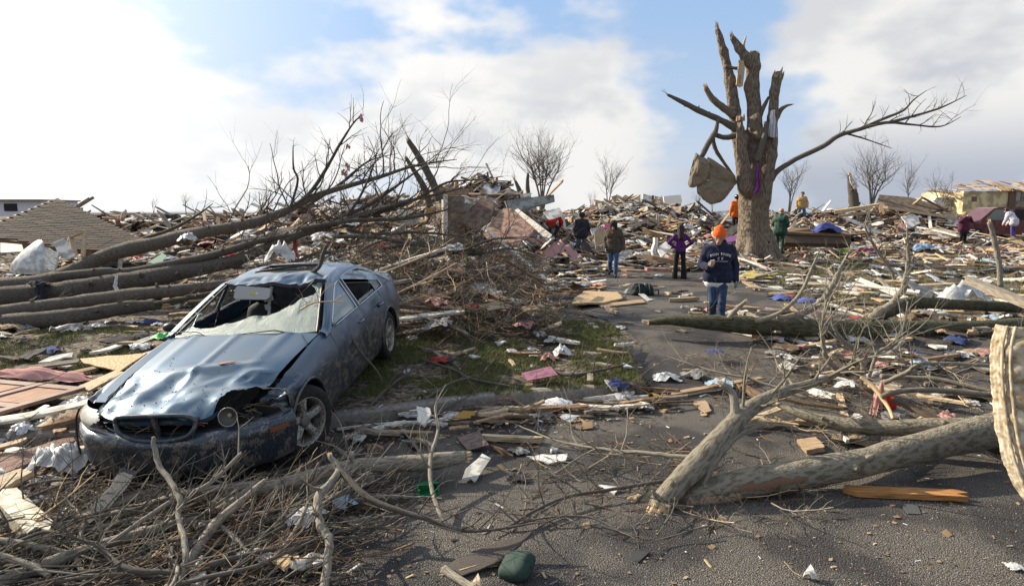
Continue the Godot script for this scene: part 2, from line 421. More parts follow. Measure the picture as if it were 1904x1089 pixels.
func build_ground() -> void:
	# one sheet with rings of growing cells to the horizon
	var xs := []
	var zs := []
	var x := -400.0
	while x <= 400.0:
		xs.append(x)
		var a := absf(x)
		x += 60.0 if a > 120 else (12.0 if a > 46 else (1.0 if a > 14 else 0.35))
	xs.append(400.0)
	var z := 20.0
	while z >= -700.0:
		zs.append(z)
		z -= 0.35 if z > -24 and z < -3 else (1.0 if z > -50 else (12.0 if z > -120 else 80.0))
	var mb := Mb.new()
	for zz in zs:
		for xx in xs:
			var y: float = lawn_y(zz) + mound_y(xx, zz) + 0.03 * nz.get_noise_2d(xx * 12.0, zz * 12.0)
			if on_street(xx, zz): y = street_y(zz) - (0.1 if zz > -8.3 else 0.014)
			mb.p(Vector3(xx, y, zz), Vector2(xx, zz))
	var w: int = xs.size()
	for j in zs.size() - 1:
		for i in w - 1:
			var a := j * w + i
			mb.t(a, a + w, a + w + 1); mb.t(a, a + w + 1, a + 1)
	tag(obj("ground", mb, M.soil), "bare brown soil and trampled lawn beneath the rubble", "", "", "structure")
	# street: cells kept inside the outline, their outer corners pulled onto it
	mb = Mb.new()
	var ids := {}
	var st := 0.3
	var cell := func(i: int, j: int) -> int:
		var k := Vector2i(i, j)
		if not ids.has(k):
			var q := Vector2(i * st, j * st)
			if not Geometry2D.is_point_in_polygon(q, street_poly):
				var best := q
				var far := 1e9
				for e in street_poly.size():
					var c := Geometry2D.get_closest_point_to_segment(q, street_poly[e], street_poly[(e + 1) % street_poly.size()])
					if c.distance_to(q) < far:
						far = c.distance_to(q); best = c
				q = best
			ids[k] = mb.p(Vector3(q.x, street_y(q.y) + 0.006 * nz.get_noise_2d(q.x * 9.0, q.y * 9.0), q.y), q)
		return ids[k]
	for j in range(-78, 14):
		for i in range(-54, 101):
			if on_street((i + 0.5) * st, (j + 0.5) * st):
				var a: int = cell.call(i, j); var b: int = cell.call(i + 1, j); var c: int = cell.call(i + 1, j + 1); var d: int = cell.call(i, j + 1)
				mb.t(a, b, c); mb.t(a, c, d)
	tag(obj("street", mb, M.asphalt), "worn dark asphalt street and driveway apron", "", "", "structure")
	# kerb along the lawn, its face 0.13 m high, turning up the driveway
	mb = Mb.new()
	var line := curve([Vector3(-16, 0, -5.5), Vector3(-4, 0, -6.1), Vector3(-1.89, 0, -6.63), Vector3(-0.33, 0, -7.33), Vector3(0.7, 0, -7.6), Vector3(1.35, 0, -7.75), Vector3(1.66, 0, -8.1), Vector3(1.72, 0, -8.9)], 6)
	var prof := [Vector2(0.03, -0.32), Vector2(0.02, -0.02), Vector2(-0.02, 0.01), Vector2(-0.14, 0.012), Vector2(-0.15, -0.2)]
	var fall: float = line.size() - 1
	var first := mb.v.size()
	for i in line.size():
		var dir: Vector3 = (line[mini(i + 1, line.size() - 1)] - line[maxi(i - 1, 0)]).normalized()
		var out := Vector3(-dir.z, 0, dir.x)
		for q in prof:
			var drop := -0.10 * smoothstep(fall - 9, fall, i)
			mb.p(line[i] + out * q.x + Vector3(0, lawn_y(line[i].z) + (q.y if q.y < -0.1 else q.y + drop), 0), Vector2(q.y, i))
	for i in line.size() - 1:
		for k in prof.size() - 1:
			var a := first + i * prof.size() + k
			var b := a + prof.size()
			mb.t(a, a + 1, b + 1); mb.t(a, b + 1, b)
	var verge := Mb.new()
	for i in line.size():
		var dir: Vector3 = (line[mini(i + 1, line.size() - 1)] - line[maxi(i - 1, 0)]).normalized()
		var out := Vector3(-dir.z, 0, dir.x)
		for k in 3: verge.p(line[i] - out * [0.14, 0.4, 0.8][k] + Vector3(0, lawn_y(line[i].z) + [0.0, 0.012, 0.008][k], 0))
	for i in line.size() - 1:
		for k in 2:
			var a := i * 3 + k
			verge.t(a, a + 1, a + 4); verge.t(a, a + 4, a + 3)
	tag(obj("lawn_verge", verge, M.soil), "strip of bare soil behind the kerb", "", "", "structure")
	tag(obj("kerb", mb, M.kerb), "low concrete kerb along the street edge of the lawn", "", "", "structure")

# ---------------------------------------------------------------- the wrecked sedan: x to its left, y up, z to its nose
func car_w(z: float) -> float:
	if z > 1.5: return 0.93 * (1.0 - 0.40 * pow((z - 1.5) / 0.96, 3.0))
	if z < -1.6: return 0.93 * (1.0 - 0.3 * pow((-1.6 - z) / 0.86, 3.0))
	return 0.93
func car_top(z: float) -> float:
	if z > 0.8: return lerpf(0.945, 0.70, pow((z - 0.8) / 1.5, 1.25))
	if z > -1.2: return lerpf(0.995, 0.945, (z + 1.2) / 2.0)
	return 0.995 + 0.02 * sin((-1.2 - z) * 2.2)
func car_xt(z: float) -> float:
	var e := lerpf(0.86, 0.775, smoothstep(0.5, 1.0, z))
	e = lerpf(e, 0.76, smoothstep(-1.2, -1.9, z))
	return minf(e, car_w(z) - 0.1)
const SIDE_S := [0.0, 0.16, 0.42, 0.7, 0.9, 1.0]
func side_pt(z: float, s: float, sg: float) -> Vector3:
	var k := car_w(z) / 0.93
	var yt := car_top(z)
	var xt := car_xt(z)
	var ys := [0.2, 0.31, 0.53, 0.73, yt - 0.045, yt]
	var xs := [0.855 * k, 0.9 * k, 0.93 * k, 0.924 * k, maxf(xt + 0.03, 0.89 * k * smoothstep(2.4, 0.6, z)) if z > 0.5 else xt + 0.035, xt]
	if z > 0.5: xs[4] = lerpf(xt + 0.035, 0.86 * k, smoothstep(0.5, 1.1, z))
	var i := 0
	while i < 4 and s > SIDE_S[i + 1]: i += 1
	var f: float = (s - SIDE_S[i]) / (SIDE_S[i + 1] - SIDE_S[i])
	var y := cubic_interpolate(ys[i], ys[i + 1], ys[maxi(i - 1, 0)], ys[mini(i + 2, 5)], f)
	var x := cubic_interpolate(xs[i], xs[i + 1], xs[maxi(i - 1, 0)], xs[mini(i + 2, 5)], f)
	return Vector3(x * sg, y, z)
const ARCHES := [[1.6, 0.335, 0.375], [-1.31, 0.335, 0.375]]
func side_panel(z0: float, z1: float, s0: float, s1: float, sg: float, dent = null) -> Mb:
	var mb := Mb.new()
	var n := int(ceil((z1 - z0) / 0.03))
	var m := int(ceil((s1 - s0) * 30))
	var dead := []
	for j in m + 1:
		for i in n + 1:
			var z := lerpf(z0, z1, float(i) / n)
			var q := side_pt(z, lerpf(s0, s1, float(j) / m), sg)
			var gone := false
			for a in ARCHES:
				var d := Vector2(q.z - a[0], q.y - a[1])
				if d.length() < a[2]:
					gone = true
					var keep := q.x
					d = d.normalized() * a[2] if d.length() > 0.001 else Vector2(0, a[2])
					q = Vector3(keep + sg * 0.012, a[1] + d.y, a[0] + d.x)
			dead.append(gone)
			if dent != null: q = dent.call(q)
			mb.p(q, Vector2(q.z * 0.55, 1.0 - q.y))
	for j in m:
		for i in n:
			var a := j * (n + 1) + i
			if dead[a] and dead[a + 1] and dead[a + n + 1] and dead[a + n + 2]: continue
			if sg > 0.0:
				mb.t(a, a + 1, a + n + 2); mb.t(a, a + n + 2, a + n + 1)
			else:
				mb.t(a, a + n + 2, a + 1); mb.t(a, a + n + 1, a + n + 2)
	return mb

func rail_y(z: float) -> float:      # top edge of the side windows and pillars
	if z > -0.05: return lerpf(1.335, 0.95, pow(clampf((z + 0.05) / 0.85, 0, 1), 1.12))
	if z > -0.95: return 1.335 + 0.045 * sin((-0.05 - z) / 0.9 * 2.3) 
	return lerpf(rail_y(-0.949), 1.02, pow((-0.95 - z) / 0.85, 1.25))
func glass_x(z: float, y: float) -> float:
	var yb := car_top(z)
	return lerpf(0.85, 0.60, pow(clampf((y - yb) / (1.39 - yb), 0.0, 1.0), 1.15))

func wheel(parent: Node3D, called: String, ctr: Vector3, yaw: float, sg: float) -> void:
	var w := MeshInstance3D.new()
	w.name = called
	var mb := Mb.new()
	# tyre: lathe about x
	var prof := [[-0.105, 0.215], [-0.115, 0.25], [-0.112, 0.295], [-0.085, 0.325], [-0.03, 0.332], [0.03, 0.332], [0.085, 0.325], [0.112, 0.295], [0.115, 0.25], [0.105, 0.215]]
	var n := 40
	for i in n:
		var a := TAU * i / n
		for k in prof: mb.p(Vector3(k[0], sin(a) * k[1], cos(a) * k[1]), Vector2(float(i) / n * 8.0, k[0] * 4))
	var pc := prof.size()
	for i in n:
		for k in pc - 1:
			var a := i * pc + k
			var b := ((i + 1) % n) * pc + k
			mb.t(a, a + 1, b + 1); mb.t(a, b + 1, b)
	w.mesh = mb.mesh()
	w.material_override = M.rubber
	w.transform = Transform3D(Basis(Vector3.UP, yaw), ctr)
	parent.add_child(w, true)
	mb = Mb.new()       # rim barrel and lip
	prof = [[-0.09, 0.2], [0.06, 0.2], [0.085, 0.205], [0.108, 0.214], [0.108, 0.224], [0.096, 0.226]]
	for i in n:
		var a := TAU * i / n
		for k in prof: mb.p(Vector3(k[0] * sg, sin(a) * k[1], cos(a) * k[1]), Vector2(float(i) / n * 6, k[0] * 4))
	pc = prof.size()
	for i in n:
		for k in pc - 1:
			var a := i * pc + k
			var b := ((i + 1) % n) * pc + k
			mb.t(a, b + 1, a + 1); mb.t(a, b, b + 1)
	obj("rim", mb, M.alloy, w)
	for k in 5:
		mb = Mb.new()
		var a := TAU * k / 5 + 0.35
		var rad := Vector3(0, sin(a), cos(a))
		var tan_ := Vector3(0, cos(a), -sin(a))
		var pts := []
		for e in [[0.03, 0.052, 0.062], [0.09, 0.034, 0.082], [0.15, 0.036, 0.09], [0.212, 0.05, 0.085]]:
			for h in [-1.0, -0.45, 0.45, 1.0]:
				pts.append(rad * e[0] + tan_ * e[1] * h + Vector3(sg * (e[2] - (0.02 if absf(h) > 0.9 else 0.0)), 0, 0))
		for r in 3:
			for c in 3:
				var i := r * 4 + c
				if sg > 0: mb.q(pts[i], pts[i + 4], pts[i + 5], pts[i + 1])
				else: mb.q(pts[i], pts[i + 1], pts[i + 5], pts[i + 4])
		for side in [0, 3]:
			for r in 3:
				var A: Vector3 = pts[r * 4 + side]; var B: Vector3 = pts[r * 4 + 4 + side]
				var back := Vector3(-sg * 0.04, 0, 0)
				mb.q(A, B, B + back, A + back)
		obj("spoke", mb, M.alloy, w)
	mb = Mb.new()
	mb.tube([Vector3(0.05 * sg, 0, 0), Vector3(0.085 * sg, 0, 0), Vector3(0.09 * sg, 0, 0)], [0.07, 0.05, 0.03], 12)
	for k in 5:
		var a := TAU * k / 5 + 0.98
		mb.ball(Vector3(0.068 * sg, sin(a) * 0.045, cos(a) * 0.045), Vector3(0.02, 0.011, 0.011), 6, 4)
	obj("hub", mb, M.alloy_dark, w)
	mb = Mb.new()
	mb.tube([Vector3(-0.06 * sg, 0, 0), Vector3(0.01 * sg, 0, 0)], [0.195, 0.15], 20)
	obj("brake_disc", mb, M.black, w)

func build_car() -> void:
	# paint, mud on the flanks, broken glass
	M.paint = mat(lin(.042, .086, .13), 0.34, {"metal": 0.55, "coat": 1.0, "cr": 0.06, "nrm": M.bump, "ns": 0.04, "tri": 0.8})
	var im := Image.create(768, 384, false, Image.FORMAT_RGB8)
	var f1 := FastNoiseLite.new(); f1.frequency = 0.018; f1.fractal_octaves = 5; f1.seed = 3
	var f2 := FastNoiseLite.new(); f2.frequency = 0.09; f2.fractal_octaves = 3; f2.seed = 8
	var f3 := FastNoiseLite.new(); f3.frequency = 0.05; f3.fractal_octaves = 3; f3.seed = 18; f3.fractal_type = FastNoiseLite.FRACTAL_RIDGED
	for y in 384:
		for x in 768:
			var low := smoothstep(0.08, 0.45, y / 384.0)
			var n := f1.get_noise_2d(x * 0.7, y * 1.6) * 0.7 + f2.get_noise_2d(x, y) * 0.45
			var k := smoothstep(0.25, 0.5, n + low * 0.36 - 0.12) * 0.55
			k = maxf(k, smoothstep(0.62, 0.85, f3.get_noise_2d(x * 1.3, y * 0.8)) * low * 0.5)
			var c := Color(0.036, 0.068, 0.108).lerp(Color(0.02, 0.021, 0.023), low * 0.75).lerp(Color(0.25, 0.21, 0.16), k)
			im.set_pixel(x, y, c.linear_to_srgb())
	var mud := ImageTexture.create_from_image(im)
	M.paint_muddy = mat(Color(1, 1, 1), 0.42, {"tex": mud, "metal": 0.12, "coat": 0.4, "cr": 0.2})
	M.paint_dirty = mat(Color(0.9, 0.9, 0.9), 0.5, {"tex": mud, "metal": 0.3, "coat": 0.5, "cr": 0.2, "tri": 0.9})
	M.rubber = mat(lin(.022, .021, .02), 0.85, {"tex": M.patches, "tri": 4.0})
	M.alloy = mat(lin(.42, .40, .36), 0.5, {"metal": 0.45, "tex": noise_tex(256, 0.03, 5, [[0.3, lin(.25, .2, .15)], [0.5, lin(.75, .72, .68)], [0.65, lin(1.1, 1.1, 1.1)]]), "tri": 5.0})
	M.alloy_dark = mat(lin(.16, .15, .13), 0.6, {"metal": 0.4})
	M.glass = mat(Color(0.75, 0.85, 0.85), 0.03, {"alpha": 0.16})
	var crack := noise_tex(512, 0.09, 2, [[0.0, lin(.7, .82, .77)], [0.1, lin(.4, .51, .47)], [0.45, lin(.13, .2, .17)], [1.0, lin(.26, .36, .32)]], 0.0, FastNoiseLite.TYPE_CELLULAR, 33)
	M.cracked = mat(Color(1, 1, 1), 0.3, {"tex": crack, "uv": Vector3(3, 3, 1), "nrm": noise_tex(512, 0.07, 3, [], 8.0, FastNoiseLite.TYPE_CELLULAR, 33), "ns": 1.2, "spec": 0.7})
	M.cracked.transparency = BaseMaterial3D.TRANSPARENCY_ALPHA
	M.cracked.albedo_color.a = 0.78
	M.mud_dark = mat(lin(.085, .07, .05), 0.95)
	M.glass_dirty = mat(Color(0.72, 0.8, 0.83), 0.08, {"alpha": 0.45})
	M.bumper = mat(Color(1, 1, 1), 0.4, {"tex": mud, "uv": Vector3(1.4, -0.36, 1), "metal": 0.25, "coat": 0.5, "cr": 0.18})
	M.bumper.uv1_offset = Vector3(0, 0.6, 0)
	M.trim = mat(lin(.02, .02, .021), 0.45)
	M.chrome = mat(lin(.55, .56, .58), 0.22, {"metal": 1.0})
	M.interior = mat(lin(.05, .05, .052), 0.85, {"tex": M.fine, "tri": 4.0})
	M.seat = mat(lin(.035, .035, .038), 0.8, {"tex": M.patches, "tri": 2.0})
	M.visor = mat(lin(.36, .35, .33), 0.9)
	M.lens = mat(lin(.36, .345, .3), 0.35, {"tex": M.patches, "tri": 2.0, "coat": 0.4})
	var xf := Transform3D(Basis(Vector3(.99714, .04071, .0636), Vector3(-.04563, .9959, .07796), Vector3(-.06017, -.08064, .99493)).orthonormalized(), Vector3(-2.629, -.1155, -7.37))
	var car := thing("car", "wrecked muddy blue sedan with smashed windscreen and crumpled bonnet", "car", xf)
	# dented bonnet
	var hood := func(u: float, v: float) -> Vector3:
		var e := u * 2.0 - 1.0
		var back := v
		var hw := lerpf(0.67, 0.765, pow(back, 0.8))
		var z := lerpf(2.40 - 0.27 * pow(absf(e), 2.4), 0.80 + 0.16 * (1.0 - e * e), back)
		var y := lerpf(0.715, 0.945, pow(back, 0.85)) + 0.045 * (1.0 - pow(absf(e), 2.2)) * (0.6 + 0.4 * back) - 0.05 * pow(maxf(0.0, 1.0 - back * 6.0), 2.0)
		var x := e * hw - 0.045 * (1.0 - back)
		# raised centre rib and side creases of the pressing
		y += 0.012 * exp(-pow(e / 0.05, 2)) * smoothstep(0.05, 0.2, back) + 0.012 * exp(-pow((absf(e) - 0.62) / 0.08, 2)) * back
		# damage: the front third pushed down in broad folds, a bubble at the driver's corner
		var front := smoothstep(0.62, 0.12, back)
		var fold := 1.0 - absf(nz.get_noise_3d(x * 11.0 + 40.0, 0.0, z * 15.0)) * 2.2
		y += front * (0.05 * nz.get_noise_2d(x * 13.0 + 9.0, z * 13.0) + 0.02 * fold - 0.03)
		y += 0.035 * exp(-pow((back - 0.46 - 0.09 * e) / 0.05, 2)) * smoothstep(0.75, 0.1, absf(e - 0.05))
		y -= 0.05 * exp(-pow((e + 0.12) / 0.2, 2) - pow((back - 0.28) / 0.12, 2))
		y -= 0.03 * exp(-pow((e + 0.6) / 0.16, 2) - pow((back - 0.2) / 0.2, 2))
		y += 0.05 * exp(-pow((e - 0.72) / 0.13, 2) - pow((back - 0.33) / 0.09, 2)) - 0.035 * exp(-pow((e - 0.72) / 0.06, 2) - pow((back - 0.33) / 0.05, 2))
		y += 0.075 * smoothstep(0.45, 0.95, e) * smoothstep(0.3, 0.02, back) + 0.012 * nz.get_noise_2d(x * 90.0, z * 90.0) * smoothstep(0.4, 0.9, e) * smoothstep(0.25, 0.0, back)
		return Vector3(x, y, z)
	var mb := Mb.new()
	mb.grid(72, 64, hood, true, func(i: float, j: float): return i > 0.84 and j < 0.16 - 0.9 * (0.92 - i) + 0.03 * sin(i * 60.0))
	tag(obj("hood", mb, M.paint, car), "dented bonnet with folded front edge")
	mb = Mb.new()      # its turned-down front lip
	mb.grid(48, 2, func(u: float, v: float):
		var q: Vector3 = hood.call(u * 0.86, 0.0)
		return q + Vector3(0, -0.035 * v - 0.01 * v * absf(nz.get_noise_1d(u * 130.0)), -0.01 * v), false)
	obj("hood_lip", mb, M.paint, car)
	# mud clods and grit thrown over the bonnet
	mb = Mb.new()
	for k in 80:
		var u := clampf(rng.randfn(0.45, 0.25), 0.05, 0.82)
		var v := clampf(absf(rng.randfn(0.0, 0.28)) + 0.03, 0.03, 0.95)
		var q: Vector3 = hood.call(u, v)
		var r := R(0.002, 0.0055)
		mb.ball(q + Vector3(0, r * 0.4, 0), Vector3(r * R(0.8, 1.6), r * 0.8, r * R(0.8, 1.6)), 6, 4)
	tag(obj("mud_clods", mb, M.mud_dark, car), "", "", "", "stuff")
	mb = Mb.new()
	var leaf: Vector3 = hood.call(0.66, 0.52)
	mb.slab(PackedVector2Array([Vector2(-.07, -.02), Vector2(-.02, -.035), Vector2(.06, -.02), Vector2(.075, .01), Vector2(.01, .015), Vector2(-.05, .03)]), Transform3D(Basis(Vector3.UP, 0.5), leaf + Vector3(0, 0.008, 0)), 0, 0.006)
	obj("rust_scrape", mb, mat(lin(.3, .15, .1), 0.8), car)
	# flanks
	for sg in [1.0, -1.0]:
		var crumple := func(q: Vector3) -> Vector3:
			var k := smoothstep(1.55, 2.05, q.z) * smoothstep(0.5, 0.7, q.y) * (1.0 if sg > 0.0 else 0.3)
			return q + Vector3(-sg * 0.07 * k + 0.09 * k * nz.get_noise_3dv(q * 50.0), 0.07 * k * nz.get_noise_3dv(q * 44.0 + Vector3(9, 0, 0)) - 0.02 * k, 0.05 * k * nz.get_noise_3dv(q * 60.0))
		obj("front_fender", side_panel(0.745, 2.03, 0.0, 1.0, sg, crumple), M.paint_muddy, car)
		if sg < 0.0:
			mb = Mb.new()
			mb.grid(30, 2, func(u: float, v: float):
				var q: Vector3 = crumple.call(side_pt(lerpf(0.76, 2.1, u), 1.0, sg))
				return q + Vector3(-sg * 0.09 * v, 0.004 - 0.004 * v, 0.0), false)
			obj("fender_flange", mb, M.paint, car)
		var dents := func(q: Vector3) -> Vector3: return q + Vector3(0.022 * nz.get_noise_3d(q.x, q.y * 26.0, q.z * 20.0) * sg, 0, 0)
		var fd := obj("front_door", side_panel(-0.255, 0.735, 0.0, 1.0, sg, dents), M.paint_muddy, car)
		var rd := obj("rear_door", side_panel(-1.135, -0.265, 0.0, 1.0, sg, dents), M.paint_muddy, car)
		obj("rear_quarter_panel", side_panel(-2.4, -1.145, 0.0, 1.0, sg), M.paint_muddy, car)
		for k in 2:
			var hz: float = [-0.13, -1.0][k]
			var q := side_pt(hz, 0.78, sg)
			mb = Mb.new()
			mb.ball(q + Vector3(-sg * 0.006, -0.004, 0), Vector3(0.014, 0.036, 0.09), 14, 8)
			var d: Node3D = fd if k == 0 else rd
			obj("handle_recess", mb, M.trim, d)
			mb = Mb.new()
			mb.tube(curve([q + Vector3(sg * 0.004, 0.012, -0.095), q + Vector3(sg * 0.028, 0.016, -0.05), q + Vector3(sg * 0.028, 0.016, 0.05), q + Vector3(sg * 0.004, 0.012, 0.095)], 3), taper(10, 0.013, 0.013), 6)
			obj("handle", mb, M.paint, d)
		# windows, their bright trim, pillars and roof rail
		var pane := func(z0: float, z1: float, t1: float) -> Mb:
			var g := Mb.new()
			g.grid(16, 8, func(u: float, v: float):
				var z := lerpf(z0, z1, u)
				var yb := car_top(z) + 0.012
				var y := lerpf(yb, maxf(yb + 0.01, rail_y(z) - 0.055), v * t1)
				return Vector3(sg * (glass_x(z, y) - 0.012), y, z), sg > 0.0)
			return g
		obj("window", pane.call(-0.20, 0.58, 1.0), M.glass_dirty if sg > 0 else M.glass, fd)
		if sg > 0: obj("window", pane.call(-1.02, -0.30, 0.1), M.glass, rd)
		else: obj("window", pane.call(-1.02, -0.30, 1.0), M.glass, rd)
		obj("quarter_window", pane.call(-1.33, -1.07, 1.0), M.glass, car)
		for span in [[-0.20, 0.58], [-1.34, -0.30]]:
			var ring := []
			for k in 15:
				var z := lerpf(span[0], span[1], k / 14.0)
				ring.append(Vector3(sg * (glass_x(z, car_top(z)) + 0.008), car_top(z) + 0.008, z))
			for k in 15:
				var z := lerpf(span[1], span[0], k / 14.0)
				var y := maxf(car_top(z) + 0.03, rail_y(z) - 0.05)
				ring.append(Vector3(sg * (glass_x(z, y) + 0.006), y, z))
			ring.append(ring[0])
			mb = Mb.new()
			mb.tube(ring, taper(ring.size(), 0.008, 0.008), 4, Color(1, 1, 1), false)
			obj("window_trim", mb, M.chrome, fd if span[0] > -0.25 else rd)
		mb = Mb.new()
		mb.grid(60, 3, func(u: float, v: float):
			var z := lerpf(0.86, -1.8, u)
			var y := rail_y(z)
			var x := glass_x(z, y)
			if v < 0.4: return Vector3(sg * (glass_x(z, y - 0.052) + 0.002), y - 0.052, z)
			if v < 0.8: return Vector3(sg * (x + 0.004), y, z)
			return Vector3(sg * (x - 0.065), y + 0.022 if z > -1.0 else y + 0.01, z - 0.02), sg < 0.0)
		obj("roof_rail", mb, M.paint, car)
		# posts between the doors and behind them
		for zz in [[-0.21, -0.29], [-1.35, -1.8]]:
			mb = Mb.new()
			mb.grid(6, 6, func(u: float, v: float):
				var z := lerpf(zz[0], zz[1], u)
				var yb := car_top(z) - 0.01
				var y := lerpf(yb, maxf(yb, rail_y(z) - 0.045), v)
				return Vector3(sg * (glass_x(z, y) - 0.004), y, z), sg < 0.0)
			obj("pillar", mb, M.paint_dirty if sg > 0 else M.paint, car)
		# wheel housings and the dark gap behind the panels
		for a in ARCHES:
			mb = Mb.new()
			mb.grid(24, 2, func(u: float, v: float):
				var an := lerpf(-0.35, PI + 0.35, u)
				return Vector3(sg * (0.90 - 0.36 * v), a[1] + sin(an) * (a[2] + 0.004), a[0] + cos(an) * (a[2] + 0.004)), sg > 0.0)
			mb.slab(PackedVector2Array(range(24).map(func(k): return Vector2(cos(TAU * k / 24) * 0.38, sin(TAU * k / 24) * 0.38))), Transform3D(Basis(Vector3(0, 0, 1), Vector3(sg, 0, 0), Vector3(0, 1, 0)), Vector3(sg * 0.55, a[1], a[0])), 0, 0.02)
			obj("wheel_housing", mb, M.black, car)
			mb = Mb.new()
			var lip := []
			for k in 21:
				var an := lerpf(-0.2, PI + 0.2, k / 20.0)
				var q := Vector3(0, a[1] + sin(an) * (a[2] + 0.008), a[0] + cos(an) * (a[2] + 0.008))
				lip.append(Vector3(sg * (car_w(q.z) + 0.001), q.y, q.z))
			mb.tube(lip, taper(21, 0.013, 0.013), 6)
			obj("arch_lip", mb, M.paint_dirty, car)
	mb = Mb.new()
	mb.box(at(0, 0.27, -0.3), Vector3(1.7, 0.16, 3.6))
	mb.box(at(0, 0.55, -0.3), Vector3(1.66, 0.5, 1.4))
	mb.box(at(0, 0.42, 1.75), Vector3(1.0, 0.4, 0.9))
	mb.box(at(0, 0.5, 0.95), Vector3(1.45, 0.7, 0.06))
	obj("underbody", mb, M.black, car)
	# roof with the open sunroof, its front edge torn and bent down
	var roof := func(u: float, v: float) -> Vector3:
		var z := lerpf(0.0, -1.02, v)
		var e := u * 2.0 - 1.0
		z += 0.07 * (1.0 - e * e) * (1.0 - v)
		var x := e * (glass_x(z, rail_y(z)) - 0.062)
		var y := rail_y(minf(z, -0.05)) + 0.02 + 0.03 * (1.0 - e * e)
		var fr := smoothstep(0.34, 0.0, v)
		y += fr * (0.045 * nz.get_noise_2d(x * 26.0 + 3.0, z * 22.0) + 0.02 * nz.get_noise_2d(x * 60.0, z * 50.0)) - 0.045 * pow(fr, 2.0) * (1.0 - pow(absf(e), 4.0))
		y -= 0.03 * exp(-pow((e - 0.52) / 0.05, 2)) * fr
		return Vector3(x, y, z)
	mb = Mb.new()
	mb.grid(44, 34, roof, false, func(u: float, v: float): return absf(u - 0.47) < 0.31 and v > 0.36 and v < 0.74)
	obj("roof", mb, M.paint, car)
	mb = Mb.new()
	mb.grid(16, 8, func(u: float, v: float):
		var q: Vector3 = roof.call(lerpf(0.16, 0.78, u), lerpf(0.36, 0.74, v))
		return q + Vector3(0, -0.07, 0), false)
	obj("sunroof_tray", mb, M.black, car)
	mb = Mb.new()
	var rim := []
	for e in [[0.16, 0.36], [0.78, 0.36], [0.78, 0.74], [0.16, 0.74], [0.16, 0.36]]: rim.append(roof.call(e[0], e[1]) + Vector3(0, -0.005, 0))
	for k in 4: mb.tube([rim[k], rim[k + 1]], [0.014, 0.014], 5)
	mb.tube(curve([roof.call(0.16, 0.42), roof.call(0.4, 0.40) + Vector3(0, 0.02, 0), roof.call(0.62, 0.44) + Vector3(0, .03, 0), roof.call(0.79, 0.55) + Vector3(0, .02, 0)], 5), taper(16, 0.011, 0.011), 5)
	obj("sunroof_frame", mb, M.trim, car)
	mb = Mb.new()
	mb.grid(20, 6, func(u: float, v: float): return roof.call(u * 0.96 + 0.02, v * 0.34 + 0.002) + Vector3(0, -0.028, 0), true)
	mb.grid(20, 5, func(u: float, v: float): return roof.call(u * 0.96 + 0.02, v * 0.24 + 0.76) + Vector3(0, -0.028, 0), true)
	obj("headliner", mb, M.seat, car)
	mb = Mb.new()
	mb.grid(24, 1, func(u: float, v: float):
		var q: Vector3 = roof.call(u, 0.0)
		return q + Vector3(0, -0.035 * v + 0.012 * nz.get_noise_1d(u * 90.0) * v, 0.012 * v), true)
	obj("windscreen_header", mb, M.trim, car)
	# what is left of the windscreen: sagging crazed glass along the bottom and up the passenger edge
	var screen := func(u: float, v: float) -> Vector3:
		var e := u * 2.0 - 1.0
		var q := Vector3(e * 0.745, 0.95 + 0.005 * (1.0 - e * e), 0.80 + 0.17 * (1.0 - e * e)).lerp(Vector3(e * 0.545, 1.335 + 0.02 * (1.0 - e * e), -0.03 + 0.05 * (1.0 - e * e)), v)
		return q
	mb = Mb.new()
	mb.grid(60, 12, func(u: float, v: float):
		var top := 0.15 + 0.25 * smoothstep(0.05, 0.55, u) + 0.28 * smoothstep(0.5, 0.96, u) + 0.03 * nz.get_noise_1d(u * 60.0) + 0.30 * smoothstep(0.08, 0.0, u)
		var q: Vector3 = screen.call(u, v * top)
		var sag := sin(PI * u) * v
		return q + Vector3(0, -0.035 * sag + 0.03 * v * nz.get_noise_2d(u * 50.0, v * 20.0), 0.015 * sag), true)
	tag(obj("windshield", mb, M.cracked, car), "crazed pale green remains of the windscreen glass")
	mb = Mb.new()
	mb.grid(5, 10, func(u: float, v: float):
		var q: Vector3 = screen.call(0.93 + 0.07 * u - 0.05 * (1.0 - u) * sin(v * 9.0) * v, lerpf(0.5, 1.0, v))
		return q + Vector3(0, 0.004, 0.004), true)
	obj("windshield_shard", mb, M.cracked, car)
	mb = Mb.new()
	for sg in [0.0, 1.0]:
		var edge := []
		for k in 9: edge.append(screen.call(sg, k / 8.0) + Vector3(0, 0.004, 0.006))
		mb.tube(edge, taper(9, 0.014, 0.012), 5)
	mb.grid(30, 2, func(u: float, v: float): return screen.call(u, -0.07 * (1.0 - v) + 0.02) + Vector3(0, -0.012 * (1.0 - v) + 0.003, 0.02), true)
	obj("cowl", mb, M.trim, car)
	for k in 2:
		mb = Mb.new()
		var s0: float = [0.30, 0.86][k]
		mb.tube([screen.call(s0, 0.0) + Vector3(0, .012, .03), screen.call(s0 - 0.12, 0.06) + Vector3(0, .03, .03), screen.call(s0 - 0.36, 0.035) + Vector3(0, .022, .03)], [0.008, 0.007, 0.004], 5)
		obj("wiper", mb, M.trim, car)
	# inside
	mb = Mb.new()
	mb.grid(20, 8, func(u: float, v: float):
		var a := v * 2.2
		return Vector3((u - 0.5) * 1.42, 0.70 + 0.2 * sin(a) + 0.02 * sin(u * 9.0), 0.82 - 0.34 * (1.0 - cos(a)) / 1.6), false)
	obj("dashboard", mb, M.interior, car)
	mb = Mb.new()
	var ringp := []
	for k in 21: ringp.append(Vector3(0.37, 0.82, 0.40) + Vector3(cos(TAU * k / 20) * 0.18, sin(TAU * k / 20) * 0.165, -sin(TAU * k / 20) * 0.07))
	mb.tube(ringp, taper(21, 0.016, 0.016), 6)
